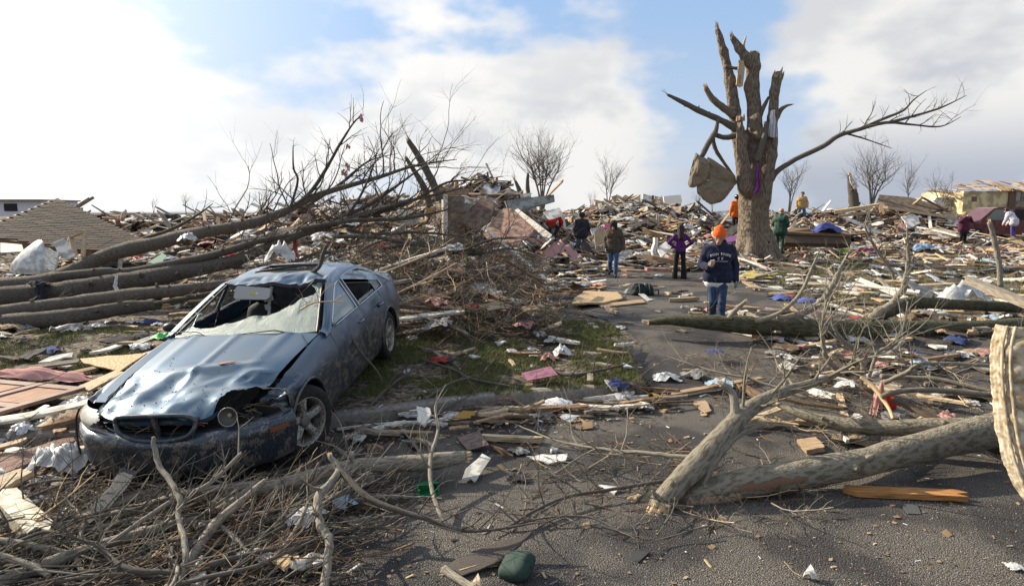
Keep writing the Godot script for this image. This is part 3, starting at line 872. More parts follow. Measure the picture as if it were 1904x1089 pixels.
	mb.tube([Vector3(0.37, 0.82, 0.40), Vector3(0.37, 0.72, 0.66)], [0.06, 0.03], 8)
	obj("steering_wheel", mb, M.trim, car)
	for sx in [-0.37, 0.37]:
		mb = Mb.new()
		mb.grid(14, 16, func(u: float, v: float):
			var a := TAU * u
			var y := lerpf(0.5, 1.02, v)
			var w := lerpf(0.26, 0.2, v) * (1.0 - pow(maxf(0, v - 0.85) / 0.2, 2.0))
			return Vector3(sx + cos(a) * w, y, -0.28 - v * 0.2 + sin(a) * 0.08), false)
		mb.ball(Vector3(sx, 1.09, -0.52), Vector3(0.13, 0.085, 0.05), 10, 8)
		mb.box(at(sx, 0.47, 0.02), Vector3(0.5, 0.16, 0.55))
		obj("seat", mb, M.seat, car)
	mb = Mb.new()
	mb.box(Transform3D(Basis(Vector3.RIGHT, -0.3), Vector3(0, 0.75, -1.2)), Vector3(1.4, 0.65, 0.16))
	mb.box(at(0, 0.48, -0.92), Vector3(1.4, 0.16, 0.5))
	mb.box(at(0, 1.0, -1.45), Vector3(1.3, 0.03, 0.35))
	obj("rear_bench", mb, M.seat, car)
	mb = Mb.new()
	var vq: Vector3 = screen.call(0.335, 0.83)
	var vx := Transform3D(Basis.from_euler(Vector3(-0.55, -0.06, -0.06)), vq + Vector3(0, -0.03, -0.01))
	mb.slab(PackedVector2Array([Vector2(-.21, -.05), Vector2(-.19, -.075), Vector2(.19, -.06), Vector2(.21, -.04), Vector2(.21, .05), Vector2(.18, .075), Vector2(-.18, .085), Vector2(-.21, .06)]), vx * Transform3D(Basis(Vector3.RIGHT, PI / 2), Vector3.ZERO), -0.012, 0.012)
	var vis := obj("sun_visor", mb, M.visor, car)
	mb = Mb.new()
	mb.box(vx * at(0.01, -0.01, 0.014), Vector3(0.05, 0.03, 0.003))
	obj("yellow_sticker", mb, mat(lin(.5, .38, .03), 0.7), vis)
	mb = Mb.new()
	mb.box(vx * at(0.058, -0.01, 0.014), Vector3(0.032, 0.03, 0.003))
	obj("white_sticker", mb, M.paper, vis)
	mb = Mb.new()
	mb.tube(curve([Vector3(-0.02, 1.3, 0.05), Vector3(-0.05, 1.1, 0.1), Vector3(-0.04, 0.98, 0.15)], 4), taper(9, 0.02, 0.018), 4)
	mb.box(Transform3D(Basis(Vector3(0, 0, 1), 0.2), Vector3(-0.05, 1.17, 0.1)), Vector3(0.1, 0.05, 0.03))
	mb.box(Transform3D(Basis(Vector3(0, 0, 1), 0.1), Vector3(-0.06, 1.08, 0.12)), Vector3(0.06, 0.06, 0.02))
	obj("mirror_mount", mb, mat(lin(.3, .32, .29), 0.7), car)
	mb = Mb.new()
	mb.box(Transform3D(Basis.from_euler(Vector3(0.2, 0.3, 0.72)), Vector3(0.36, 1.17, 0.05)), Vector3(0.42, 0.13, 0.05), Color(1, 1, 1), 0.015, rng)
	obj("torn_lining", mb, M.interior, car)
	# nose: bumper, open grille, lamps
	var plan := func(u: float) -> Vector3:     # u -1..1 round the nose at bumper height
		var e := absf(u)
		var z := 2.47 - 0.44 * pow(e, 3.2) - 0.04 * e
		return Vector3(signf(u) * 0.935 * (1.0 - pow(1.0 - e, 1.18)) , 0, z)
	mb = Mb.new()
	var bprof := [[0.19, -0.09], [0.22, -0.035], [0.30, -0.01], [0.40, 0.005], [0.46, 0.012], [0.50, 0.02], [0.545, 0.012], [0.575, -0.02], [0.58, -0.07], [0.57, -0.15]]
	mb.grid(72, bprof.size() - 1, func(u: float, v: float):
		var k: Array = bprof[int(round(v * (bprof.size() - 1)))]
		var a: Vector3 = plan.call(u * 2.0 - 1.0)
		var out := Vector3(a.x * 0.55, 0, maxf(0.2, a.z - 1.6)).normalized()
		var sink: float = -0.035 * exp(-pow((u - 0.52) / 0.14, 2)) * smoothstep(0.42, 0.56, k[0])
		var q: Vector3 = a + out * k[1] + Vector3(0, k[0] + sink, 0)
		return q + 0.018 * nz.get_noise_3dv(q * 30.0) * out, false)
	tag(obj("front_bumper", mb, M.bumper, car), "mud streaked blue front bumper")
	mb = Mb.new()
	mb.box(at(0, 0.21, 2.3), Vector3(1.0, 0.06, 0.12))
	mb.box(at(-0.5, 0.15, 2.2), Vector3(0.5, 0.12, 0.12))
	obj("bumper_intake", mb, M.black, car)
	mb = Mb.new()
	mb.box(at(0.03, 0.30, 2.475), Vector3(0.2, 0.09, 0.012))
	obj("plate_mount", mb, M.trim, car)
	mb = Mb.new()
	mb.box(at(0, 0.60, 2.2), Vector3(1.0, 0.2, 0.05))
	mb.box(at(0, 0.565, 2.12), Vector3(1.36, 0.02, 0.24))
	mb.box(at(0, 0.56, 2.3), Vector3(0.9, 0.02, 0.16))
	obj("radiator_panel", mb, M.black, car)
	mb = Mb.new()
	var fr := []
	var gx := [-0.345, -0.32, -0.2, 0.0, 0.2, 0.3, 0.315, 0.27, 0.16, 0.0, -0.16, -0.29]
	var gy := [0.665, 0.715, 0.728, 0.732, 0.728, 0.7, 0.645, 0.575, 0.545, 0.535, 0.548, 0.6]
	for k in 13: fr.append(Vector3(gx[k % 12], gy[k % 12], 2.43 - 0.22 * gx[k % 12] * gx[k % 12] + (0.0 if gy[k % 12] > 0.6 else 0.035)))
	var frc := curve(fr, 4)
	mb.tube(frc, taper(frc.size(), 0.019, 0.019), 6)
	mb.grid(24, 2, func(u: float, v: float): return frc[int(u * 24)] + Vector3(0, -0.02 * v, -0.0 - 0.09 * v), true)
	mb.box(Transform3D(Basis(Vector3.RIGHT, 0.2), Vector3(0.0, 0.632, 2.42)), Vector3(0.035, 0.19, 0.03))
	var gr := obj("grille_surround", mb, M.paint_dirty, car)
	for k in 5:
		mb = Mb.new()
		mb.tube([Vector3(-0.29, 0.59 + k * 0.026, 2.38), Vector3(-0.02, 0.59 + k * 0.026 - 0.01 * (k % 2), 2.39)], [0.005, 0.005], 4)
		obj("grille_bar", mb, M.trim, gr)
	mb = Mb.new()
	for k in 60:
		var q := Vector3(R(-0.3, 0.75), R(0.56, 0.66), R(2.2, 2.4))
		if q.x > 0.35: q.z -= 0.12 + 0.25 * (q.x - 0.35)
		var d := Vector3(R(-1, 1), R(-0.3, 0.4), R(-0.6, 0.6)).normalized() * R(0.03, 0.11)
		mb.tube([q - d, q + Vector3(0, 0.01, 0), q + d], [0.004, 0.005, 0.002], 4, Color(R(.06, .2), R(.05, .15), R(.03, .1)))
	tag(obj("straw_and_twigs", mb, M.twig, car), "", "", "", "stuff")
	# passenger lamp: clouded lens still in place, split at its inner end
	mb = Mb.new()
	mb.grid(26, 10, func(u: float, v: float):
		var a: Vector3 = plan.call(lerpf(-0.40, -0.97, u))
		var bulge := sin(PI * v)
		return a + Vector3(0, lerpf(0.585, 0.735 - 0.035 * u, v), -0.035 - 0.09 * v + 0.05 * bulge) , true, func(u: float, v: float): return u < 0.26 + 0.1 * sin(v * 7.0) and v > 0.15)
	tag(obj("headlight", mb, M.lens, car), "clouded headlamp lens split at its inner end")
	# driver's lamp: bare cavity with one round reflector left hanging
	mb = Mb.new()
	var lx := Transform3D(Basis.from_euler(Vector3(-0.25, 0.12, 0.0)), Vector3(0.545, 0.665, 2.29))
	mb.grid(24, 4, func(u: float, v: float):
		var a := TAU * u
		var r: float = [0.015, 0.055, 0.068, 0.076, 0.072][int(round(v * 4))]
		var dz: float = [0.0, 0.012, 0.04, 0.06, 0.066][int(round(v * 4))]
		return lx * Vector3(cos(a) * r, sin(a) * r, dz), true)
	var lamp := obj("headlight", mb, M.alloy_dark, car)
	tag(lamp, "bare round lamp in a torn empty housing")
	mb = Mb.new()
	var ring_ := []
	for k in 25: ring_.append(lx * Vector3(cos(TAU * k / 24) * 0.074, sin(TAU * k / 24) * 0.074, 0.066))
	mb.tube(ring_, taper(25, 0.0035, 0.0035), 5, Color(1, 1, 1), false)
	obj("rim", mb, M.lens, lamp)
	mb = Mb.new()
	mb.ball(lx * Vector3(0.005, 0.01, 0.035), Vector3(0.02, 0.02, 0.02), 8, 6)
	obj("bulb", mb, M.lens, lamp)
	mb = Mb.new()
	var tear := [Vector3(0.44, 0.715, 2.27), Vector3(0.55, 0.80, 2.2), Vector3(0.66, 0.835, 2.1), Vector3(0.75, 0.80, 2.05), Vector3(0.84, 0.77, 1.99), Vector3(0.89, 0.70, 1.97), Vector3(0.9, 0.61, 1.98)]
	var tc := curve(tear, 4)
	mb.grid(24, 3, func(u: float, v: float):
		var q: Vector3 = tc[int(u * 24)]
		return q + Vector3(0.012 * nz.get_noise_3d(u * 300, v * 40, 1), -0.03 * v + 0.02 * nz.get_noise_2d(u * 220.0, v * 30.0), -0.10 * v), true)
	obj("torn_wing_edge", mb, M.paint_dirty, car)
	mb = Mb.new()
	mb.grid(10, 1, func(u: float, v: float):
		var a: Vector3 = plan.call(lerpf(0.80, 0.93, u))
		return a + Vector3(0.03, 0.535 - 0.045 * v, 0.012), false)
	obj("side_marker", mb, mat(lin(.16, .06, .03), 0.5), car)
	mb = Mb.new()
	mb.tube(curve([Vector3(-0.93, 0.66, 2.02), Vector3(-0.985, 0.55, 2.02), Vector3(-0.975, 0.36, 2.06), Vector3(-0.93, 0.2, 2.1), Vector3(-0.92, 0.1, 2.12)], 4), taper(17, 0.009, 0.009), 5)
	obj("hanging_trim", mb, M.trim, car)
	# passenger mirror, boot, rear bumper
	mb = Mb.new()
	mb.ball(Vector3(-0.96, 0.985, 0.56), Vector3(0.075, 0.05, 0.05), 10, 8)
	mb.tube([Vector3(-0.86, 0.96, 0.55), Vector3(-0.95, 0.97, 0.56)], [0.03, 0.03], 6)
	obj("wing_mirror", mb, M.trim, car)
	mb = Mb.new()
	mb.grid(20, 12, func(u: float, v: float):
		var e: float = u * 2.0 - 1.0
		var z := lerpf(-1.75, -2.44 + 0.06 * e * e, v)
		return Vector3(e * car_xt(z), car_top(z) + 0.035 * (1.0 - e * e) + 0.02 * v, z), false)
	mb.grid(20, 6, func(u: float, v: float):
		var e: float = u * 2.0 - 1.0
		return Vector3(e * (0.66 + 0.1 * v), 1.03 + 0.035 * (1.0 - e * e) - 0.45 * v - 0.02 * e * e, -2.44 + 0.06 * e * e - 0.04 * sin(v * 3.0)), false)
	obj("trunk_lid", mb, M.paint, car)
	mb = Mb.new()
	mb.grid(20, 6, func(u: float, v: float):
		var e: float = u * 2.0 - 1.0
		return Vector3(e * 0.765, lerpf(0.62, 0.2, v), -2.5 + 0.2 * pow(absf(e), 4.0) - 0.03 * sin(v * 3.1)), false)
	obj("rear_bumper", mb, M.paint_dirty, car)
	mb = Mb.new()
	mb.grid(12, 6, func(u: float, v: float):
		var e: float = u * 2.0 - 1.0
		return Vector3(e * lerpf(0.52, 0.62, v), lerpf(1.335, 1.03, v) + 0.03 * (1.0 - e * e), lerpf(-1.02, -1.75, v)), false)
	obj("rear_window", mb, M.glass, car)
	# wheels, the front ones turned
	wheel(car, "wheel", Vector3(0.80, 0.335, 1.6), -0.42, 1.0)
	wheel(car, "wheel", Vector3(-0.80, 0.335, 1.6), -0.42, -1.0)
	wheel(car, "wheel", Vector3(0.81, 0.335, -1.31), 0.0, 1.0)
	wheel(car, "wheel", Vector3(-0.81, 0.335, -1.31), 0.0, -1.0)

# ---------------------------------------------------------------- limbs, branches, trees
func shift(pts: Array, by: Vector3) -> Array:
	return pts.map(func(q): return q - by)

func frayed(mb: Mb, tip: Vector3, dir: Vector3, r: float, n := 9, reach := 2.2) -> void:      # splinters at a break
	var d := dir.normalized()
	var a := d.cross(Vector3(0.3, 1, 0.2)).normalized()
	var b := d.cross(a)
	for k in n:
		var an := R(0, TAU)
		var rr := r * sqrt(rng.randf()) * 0.85
		var o := tip + (a * cos(an) + b * sin(an)) * rr - d * r * 0.4
		var w := r * R(0.16, 0.4)
		var e := o + d * r * R(0.6, reach) + (a * R(-1, 1) + b * R(-1, 1)) * r * 0.3
		mb.tube([o, o.lerp(e, 0.6), e], [w, w * 0.7, w * 0.08], 4, Color(1, 1, 1), false)

func sprout(mb: Mb, from: Vector3, dir: Vector3, length: float, r: float, depth: int, lift := 0.0, sides := 5, kink := 0.3) -> void:
	var n := maxi(3, int(length / 0.12)) if length < 1.5 else 9
	n = mini(n, 9)
	var pts := [from]
	var d := dir.normalized()
	for k in n:
		d = (d + Vector3(R(-1, 1), R(-1, 1) + lift, R(-1, 1)) * kink).normalized()
		pts.append(pts[k] + d * length / n)
	mb.tube(pts, taper(n + 1, r, r * 0.3), sides, Color(1, 1, 1), false)
	if depth <= 0: return
	var kids := 2 + rng.randi() % 3
	for k in kids:
		var i := 1 + rng.randi() % (n - 1)
		var ax := Vector3(R(-1, 1), R(-0.6, 1) + lift, R(-1, 1)).normalized()
		var dd: Vector3 = ((pts[i + 1] - pts[i]).normalized() * 0.8 + ax * 0.8).normalized()
		sprout(mb, pts[i], dd, length * R(0.4, 0.7), r * lerpf(1.0, 0.35, float(i) / n) * 0.62, depth - 1, lift, maxi(3, sides - 1), kink)

# a limb through points (world), with side branches and broken ends as parts
func limb(called: String, label: String, category: String, pts: Array, rs: Array, o := {}) -> Node3D:
	var base: Vector3 = pts[0]
	var n := thing(called, label, category, Transform3D(Basis(), base), o.get("group", ""))
	limb_parts(n, shift(pts, base), rs, o)
	return n

func limb_parts(n: Node3D, p0: Array, rs: Array, o := {}) -> void:
	var per: int = o.get("per", 7)
	var cv := curve(p0, per)
	if rs.size() == 2 and p0.size() > 2: rs = taper(p0.size(), rs[0], rs[1])
	var rr := radii(rs, per)
	if o.get("kink", 0.0) > 0.0:
		for i in range(1, cv.size() - 1):
			cv[i] += Vector3(R(-1, 1), R(-1, 1), R(-1, 1)) * rr[i] * o.kink
	var m: Material = o.get("mat", M.bark)
	var mb := Mb.new()
	mb.tube(cv, rr, o.get("sides", 10), Color(1, 1, 1), true, o.get("wob", 0.22), nz)
	obj(o.get("part", "limb"), mb, m, n)
	for e in o.get("broken", []):
		mb = Mb.new()
		var i: int = 0 if e == 0 else cv.size() - 1
		var dir: Vector3 = (cv[0] - cv[1]) if e == 0 else (cv[i] - cv[i - 1])
		frayed(mb, cv[i], dir, rr[i], o.get("fray", 12), o.get("reach", 2.2))
		obj("splintered_end", mb, M.splinter, n)
	for e in o.get("peel", []):      # bark torn off: from, to (share of length), angle, width, material
		mb = Mb.new()
		var i0 := int(e[0] * (cv.size() - 1))
		var i1 := int(e[1] * (cv.size() - 1))
		var sp := 4
		mb.grid((i1 - i0) * sp, 6, func(u: float, v: float):
			var f := lerpf(i0, i1, u)
			var i := mini(int(f), cv.size() - 2)
			var c: Vector3 = (cv[i] as Vector3).lerp(cv[i + 1], f - i)
			var d: Vector3 = (cv[i + 1] - cv[i]).normalized()
			var sd := d.cross(Vector3.UP).normalized()
			var w: float = e[3] * pow(sin(PI * u), .4) * maxf(.15, 1.0 + 1.1 * nz.get_noise_1d(u * 90.0 + e[2] * 30.0) + .8 * nz.get_noise_1d(u * 260.0))
			var a: float = e[2] + (v - .5) * w + .25 * nz.get_noise_1d(u * 25.0)
			var r: float = lerpf(rr[i], rr[i + 1], f - i) * (1.06 - .02 * absf(v - .5)) + .004
			return c + (sd * cos(a) + sd.cross(d) * sin(a)) * r, e.size() > 5)
		obj("peeled_patch", mb, e[4], n)
	if rr[0] > .07 and cv.size() > 20 and not o.has("plain"):
		for k in 4:
			var i := int(R(.08, .75) * (cv.size() - 1))
			var d: Vector3 = (cv[i + 1] - cv[i]).normalized()
			var out := (Vector3(R(-1, 1), R(0, 1), R(-.2, 1)).normalized())
			out = (out - d * out.dot(d)).normalized()
			mb = Mb.new()
			var e: Vector3 = cv[i] + out * rr[i] * R(1.15, 1.7)
			mb.tube([cv[i] + out * rr[i] * .6, cv[i] + out * rr[i] * .98, e], [rr[i] * .5, rr[i] * .3, rr[i] * R(.1, .22)], 8, Color(1, 1, 1), true, .35, nz)
			obj("knot", mb, m, n)
	var want: int = o.get("twigs", 0)
	var span: Array = o.get("span", [0.2, 1.0])
	for k in want:
		var i := clampi(int(lerpf(span[0], span[1], (k + rng.randf()) / want) * (cv.size() - 1)), 1, cv.size() - 2)
		var along: Vector3 = (cv[i + 1] - cv[i]).normalized()
		var out := Vector3(R(-1, 1), R(-0.5, 1) + o.get("lift", 0.2), R(-1, 1)).normalized()
		mb = Mb.new()
		var L: float = o.get("len", 0.6) * R(0.45, 1.2)
		sprout(mb, cv[i], along * o.get("fwd", 0.7) + out, L, minf(rr[i] * 0.6, o.get("tr", 0.014)), o.get("depth", 1), o.get("grow", 0.05), 5, o.get("curl", 0.22))
		obj("side_branch", mb, m, n)

func knots(n: Node3D, spots: Array, r: float, m: Material) -> void:
	for q in spots:
		var mb := Mb.new()
		mb.ball(q - n.position, Vector3(r, r * 0.7, r), 8, 5, Color(1, 1, 1), 0.4, nz)
		obj("knot", mb, m, n)

func bare_tree(called: String, label: String, where: Vector3, height: float, spread: float, depth: int, trunks: int, dense: int) -> Node3D:
	var n := thing(called, label, "tree", Transform3D(Basis(), where))
	var mb := Mb.new()
	var tips := []
	for k in trunks:
		var lean := Vector3(R(-1, 1), 0, R(-1, 1)).normalized() * spread * R(0.1, 0.35)
		var pts := [Vector3(R(-.1, .1), -0.3, R(-.1, .1)), Vector3(0, height * 0.25, 0) + lean * 0.3, Vector3(0, height * R(0.5, 0.62), 0) + lean]
		mb.tube(curve(pts, 4), taper(9, height * 0.015, height * 0.007), 6)
		for j in 4: tips.append([pts[1].lerp(pts[2], 0.25 * (j + 1)), height * 0.008])
	obj("trunk", mb, M.bark_far, n)
	mb = Mb.new()
	for k in dense:
		var s = tips[k % tips.size()]
		var a := R(0, TAU)
		var d := Vector3(cos(a) * spread, height * R(0.35, 1.1), sin(a) * spread).normalized()
		sprout(mb, s[0], d, height * R(0.3, 0.55), s[1] * 0.6, depth, 0.2, 4, 0.2)
	obj("crown", mb, M.bark_far, n)
	return n

func build_fallen_tree() -> void:
	var g := "trunks and limbs of the fallen tree behind the car"
	var dk: Material = M.bark_dark
	limb("fallen_log", "lowest dark trunk left of the car, lying right on the grass", "fallen trunk", [Vector3(-9.43, 0.05, -10.7), Vector3(-8.69, 0.13, -10.8), Vector3(-7.86, 0.19, -11), Vector3(-7.26, 0.26, -11.3), Vector3(-6.99, 0.29, -11.6), Vector3(-6.53, 0.3, -11.9)], [.15, .15, .14, .13, .12, .09], {"mat": dk, "group": g, "twigs": 3, "len": .7, "sides": 14, "broken": [1]})
	limb("fallen_log", "second trunk from the ground left of the car, knobbly grey bark", "fallen trunk", [Vector3(-10.11, 0.12, -11.5), Vector3(-9.31, 0.21, -11.6), Vector3(-8.32, 0.33, -11.8), Vector3(-7.05, 0.48, -12), Vector3(-6.29, 0.54, -12.2), Vector3(-5.73, 0.6, -12.5), Vector3(-5.17, 0.67, -12.8)], [.12, .12, .125, .12, .11, .09, .06], {"mat": M.bark, "group": g, "twigs": 4, "len": .6, "sides": 14})
	limb("fallen_log", "thickest fallen trunk with a dark rag over it, reaching up behind the car roof", "fallen trunk", [Vector3(-10.96, 0.28, -12.5), Vector3(-10.08, 0.35, -12.6), Vector3(-8.86, 0.46, -12.8), Vector3(-8.07, 0.58, -13), Vector3(-7.01, 0.75, -13.2), Vector3(-5.69, 1.03, -13.4), Vector3(-5.03, 1.35, -13.6), Vector3(-4.13, 1.66, -13.8), Vector3(-2.92, 2.05, -14), Vector3(-2.01, 2.31, -14.2), Vector3(-1.09, 2.53, -14.4)], [.2, .2, .2, .19, .17, .12, .09, .07, .05, .03, .012], {"mat": dk, "group": g, "twigs": 22, "span": [.45, 1], "len": 1.3, "depth": 2, "tr": .02, "lift": .35, "sides": 14})
	limb("fallen_log", "uppermost fallen trunk rising from the left edge into a bare crown", "fallen trunk", [Vector3(-12.07, 0.33, -13.8), Vector3(-11.02, 0.45, -13.8), Vector3(-9.9, 0.6, -13.9), Vector3(-8.74, 1.1, -14), Vector3(-7.69, 1.36, -14.1), Vector3(-6.74, 1.58, -14.2), Vector3(-5.77, 1.76, -14.3), Vector3(-5.05, 2.02, -14.4), Vector3(-4.31, 2.39, -14.5), Vector3(-3.02, 2.77, -14.6), Vector3(-2.14, 3.05, -14.7), Vector3(-1.24, 3.19, -14.8)], [.14, .14, .15, .16, .15, .13, .11, .09, .07, .045, .025, .008], {"mat": M.bark, "group": g, "twigs": 26, "span": [.5, 1], "len": 1.5, "depth": 2, "tr": .02, "lift": .4, "sides": 12})
	limb("fallen_limb", "long straight limb between the two upper fallen trunks", "fallen limb", [Vector3(-9.33, 0.7, -13), Vector3(-8.35, 0.79, -13.1), Vector3(-7.9, 0.79, -13.2), Vector3(-6.34, 1.09, -13.3), Vector3(-5.68, 1.28, -13.4), Vector3(-5.23, 1.42, -13.5), Vector3(-4.46, 1.56, -13.7), Vector3(-3.48, 1.71, -13.9)], [.1, .1, .09, .085, .075, .06, .04, .015], {"mat": dk, "group": g, "twigs": 8, "span": [.5, 1], "len": 1.0, "depth": 2})
	limb("fallen_limb", "tall curving limb of the fallen crown with pink tufts at its tip", "fallen limb", [Vector3(-5.05, 2, -14.4), Vector3(-4.53, 2.37, -14.4), Vector3(-4.16, 2.84, -14.4), Vector3(-3.71, 3.52, -14.3), Vector3(-3.38, 3.94, -14.2), Vector3(-3.18, 4.08, -14.2)], [.05, .045, .038, .028, .018, .006], {"mat": dk, "group": g, "twigs": 7, "len": .6, "depth": 1, "lift": .5})
	limb("fallen_limb", "lone thin upright shoot of the fallen crown left of the others", "fallen limb", [Vector3(-4.87, 2.12, -14.3), Vector3(-4.69, 2.69, -14.3), Vector3(-4.77, 2.97, -14.3), Vector3(-4.76, 3.44, -14.3)], [.03, .025, .02, .01], {"mat": dk, "group": g, "twigs": 2, "len": .3})
	limb("fallen_limb", "long limb of the fallen crown arching right towards the grey slab", "fallen limb", [Vector3(-5.42, 1.24, -13.8), Vector3(-4.52, 1.58, -13.9), Vector3(-3.5, 1.86, -14), Vector3(-2.87, 2, -14.1), Vector3(-2.08, 2.3, -14.2), Vector3(-1.43, 2.65, -14.3), Vector3(-0.89, 2.7, -14.3), Vector3(-0.19, 2.78, -14.3)], [.07, .06, .05, .045, .035, .025, .015, .004], {"mat": dk, "group": g, "twigs": 14, "len": .9, "depth": 2})
	limb("fallen_limb", "limb of the fallen crown crossing in front of the brick chimney", "fallen limb", [Vector3(-4.14, 1.71, -14.2), Vector3(-3.12, 2.18, -14.3), Vector3(-2.67, 2.48, -14.3), Vector3(-2.01, 2.96, -14.4), Vector3(-1.66, 3.21, -14.5)], [.05, .04, .035, .02, .006], {"mat": dk, "group": g, "twigs": 12, "len": .9, "depth": 2})
	limb("fallen_limb", "low limb of the fallen crown lying level behind the car boot", "fallen limb", [Vector3(-4.42, 1.66, -13.6), Vector3(-3.4, 1.83, -13.6), Vector3(-2.34, 1.87, -13.6), Vector3(-1.63, 2, -13.7), Vector3(-1.21, 2.1, -13.7)], [.05, .045, .04, .025, .006], {"mat": dk, "group": g, "twigs": 12, "len": .8, "depth": 2})
	limb("fallen_limb", "slim limb of the fallen crown pointing up above the car boot", "fallen limb", [Vector3(-3.62, 1.85, -14), Vector3(-3.32, 2.25, -14), Vector3(-3.03, 2.81, -14), Vector3(-2.85, 3.32, -14)], [.035, .03, .02, .005], {"mat": dk, "group": g, "twigs": 8, "len": .7, "depth": 1})
	limb("fallen_limb", "twiggy limb of the fallen crown bent over the rubble", "fallen limb", [Vector3(-4.8, 2.06, -14.8), Vector3(-3.87, 2.66, -14.8), Vector3(-3.25, 3.14, -14.8), Vector3(-2.57, 3.32, -14.8)], [.04, .035, .02, .005], {"mat": dk, "group": g, "twigs": 10, "len": .8, "depth": 2})
	limb("fallen_limb", "limb of the fallen crown dipping towards the brush behind the boot", "fallen limb", [Vector3(-3.64, 1.51, -13.2), Vector3(-2.87, 1.51, -13.2), Vector3(-2.11, 1.38, -13.2), Vector3(-1.12, 1.18, -13.2), Vector3(-0.57, 1.2, -13.2)], [.045, .04, .035, .02, .006], {"mat": dk, "group": g, "twigs": 14, "len": .9, "depth": 2})
	# the crushed outer crown behind the car: limbs lying across one another, left to right
	var nth := ["first", "second", "third", "fourth", "fifth", "sixth", "seventh", "eighth", "ninth", "tenth", "eleventh", "twelfth", "thirteenth", "fourteenth", "fifteenth", "sixteenth", "seventeenth", "eighteenth"]
	for k in 18:
		var c := Vector3(-5.6 + k * .32, 0, R(-15.2, -11.8))
		c.y = ground_y(c.x, c.z) + R(.2, .9)
		var a := R(-.5, .35)
		var L := R(1.6, 3.2)
		var d := Vector3(cos(a), R(-.1, .32), sin(a) * .8) * L
		limb("crushed_limb", "%s dark limb from the left in the crushed crown behind the car" % nth[k], "fallen limb", [c - d * .5, c - d * .15 + Vector3(0, R(-.1, .15), R(-.2, .2)), c + d * .2 + Vector3(0, R(-.1, .15), R(-.2, .2)), c + d * .55], [R(.03, .055), R(.025, .04), R(.015, .025), .006], {"mat": dk if k % 3 else M.bark, "group": "limbs of the crushed crown behind the car", "twigs": 12, "len": 1.0, "depth": 2, "lift": .25, "kink": .3, "tr": .014})
	limb("snapped_limb", "taller of two snapped dark limbs standing left of the chimney", "snapped limb", [Vector3(-2.21, 2.38, -20), Vector3(-2.5, 3.06, -20), Vector3(-2.85, 3.7, -20), Vector3(-3.15, 4.17, -20)], [.13, .12, .1, .08], {"mat": dk, "broken": [1], "twigs": 4, "len": .8})
	limb("snapped_limb", "shorter of two snapped dark limbs standing left of the chimney", "snapped limb", [Vector3(-2.57, 2.17, -20.5), Vector3(-2.8, 2.84, -20.5), Vector3(-3.06, 3.29, -20.5), Vector3(-3.31, 3.7, -20.5)], [.11, .1, .08, .05], {"mat": dk, "broken": [1], "twigs": 4, "len": .8})
	limb("snapped_tree", "short snapped trunk in front of the far bare tree", "snapped trunk", [Vector3(1.09, 2.49, -40), Vector3(0.95, 3.63, -40), Vector3(0.98, 4.38, -40)], [.15, .13, .07], {"mat": dk, "broken": [1]})
	limb("snapped_tree", "split snapped trunk left of the far bare tree", "snapped trunk", [Vector3(0.66, 2.49, -40), Vector3(0.46, 3.31, -40), Vector3(0.2, 3.92, -40)], [.2, .16, .08], {"mat": dk, "broken": [1], "reach": 6.0, "twigs": 3, "len": 1.0})
	limb("snapped_limb", "long dead limb sticking up over the left rubble", "snapped limb", [Vector3(-10.9, 1.22, -19), Vector3(-9.96, 1.53, -19), Vector3(-9.23, 1.92, -19), Vector3(-8.74, 2.26, -19)], [.06, .05, .035, .012], {"mat": dk, "twigs": 5, "len": .8})

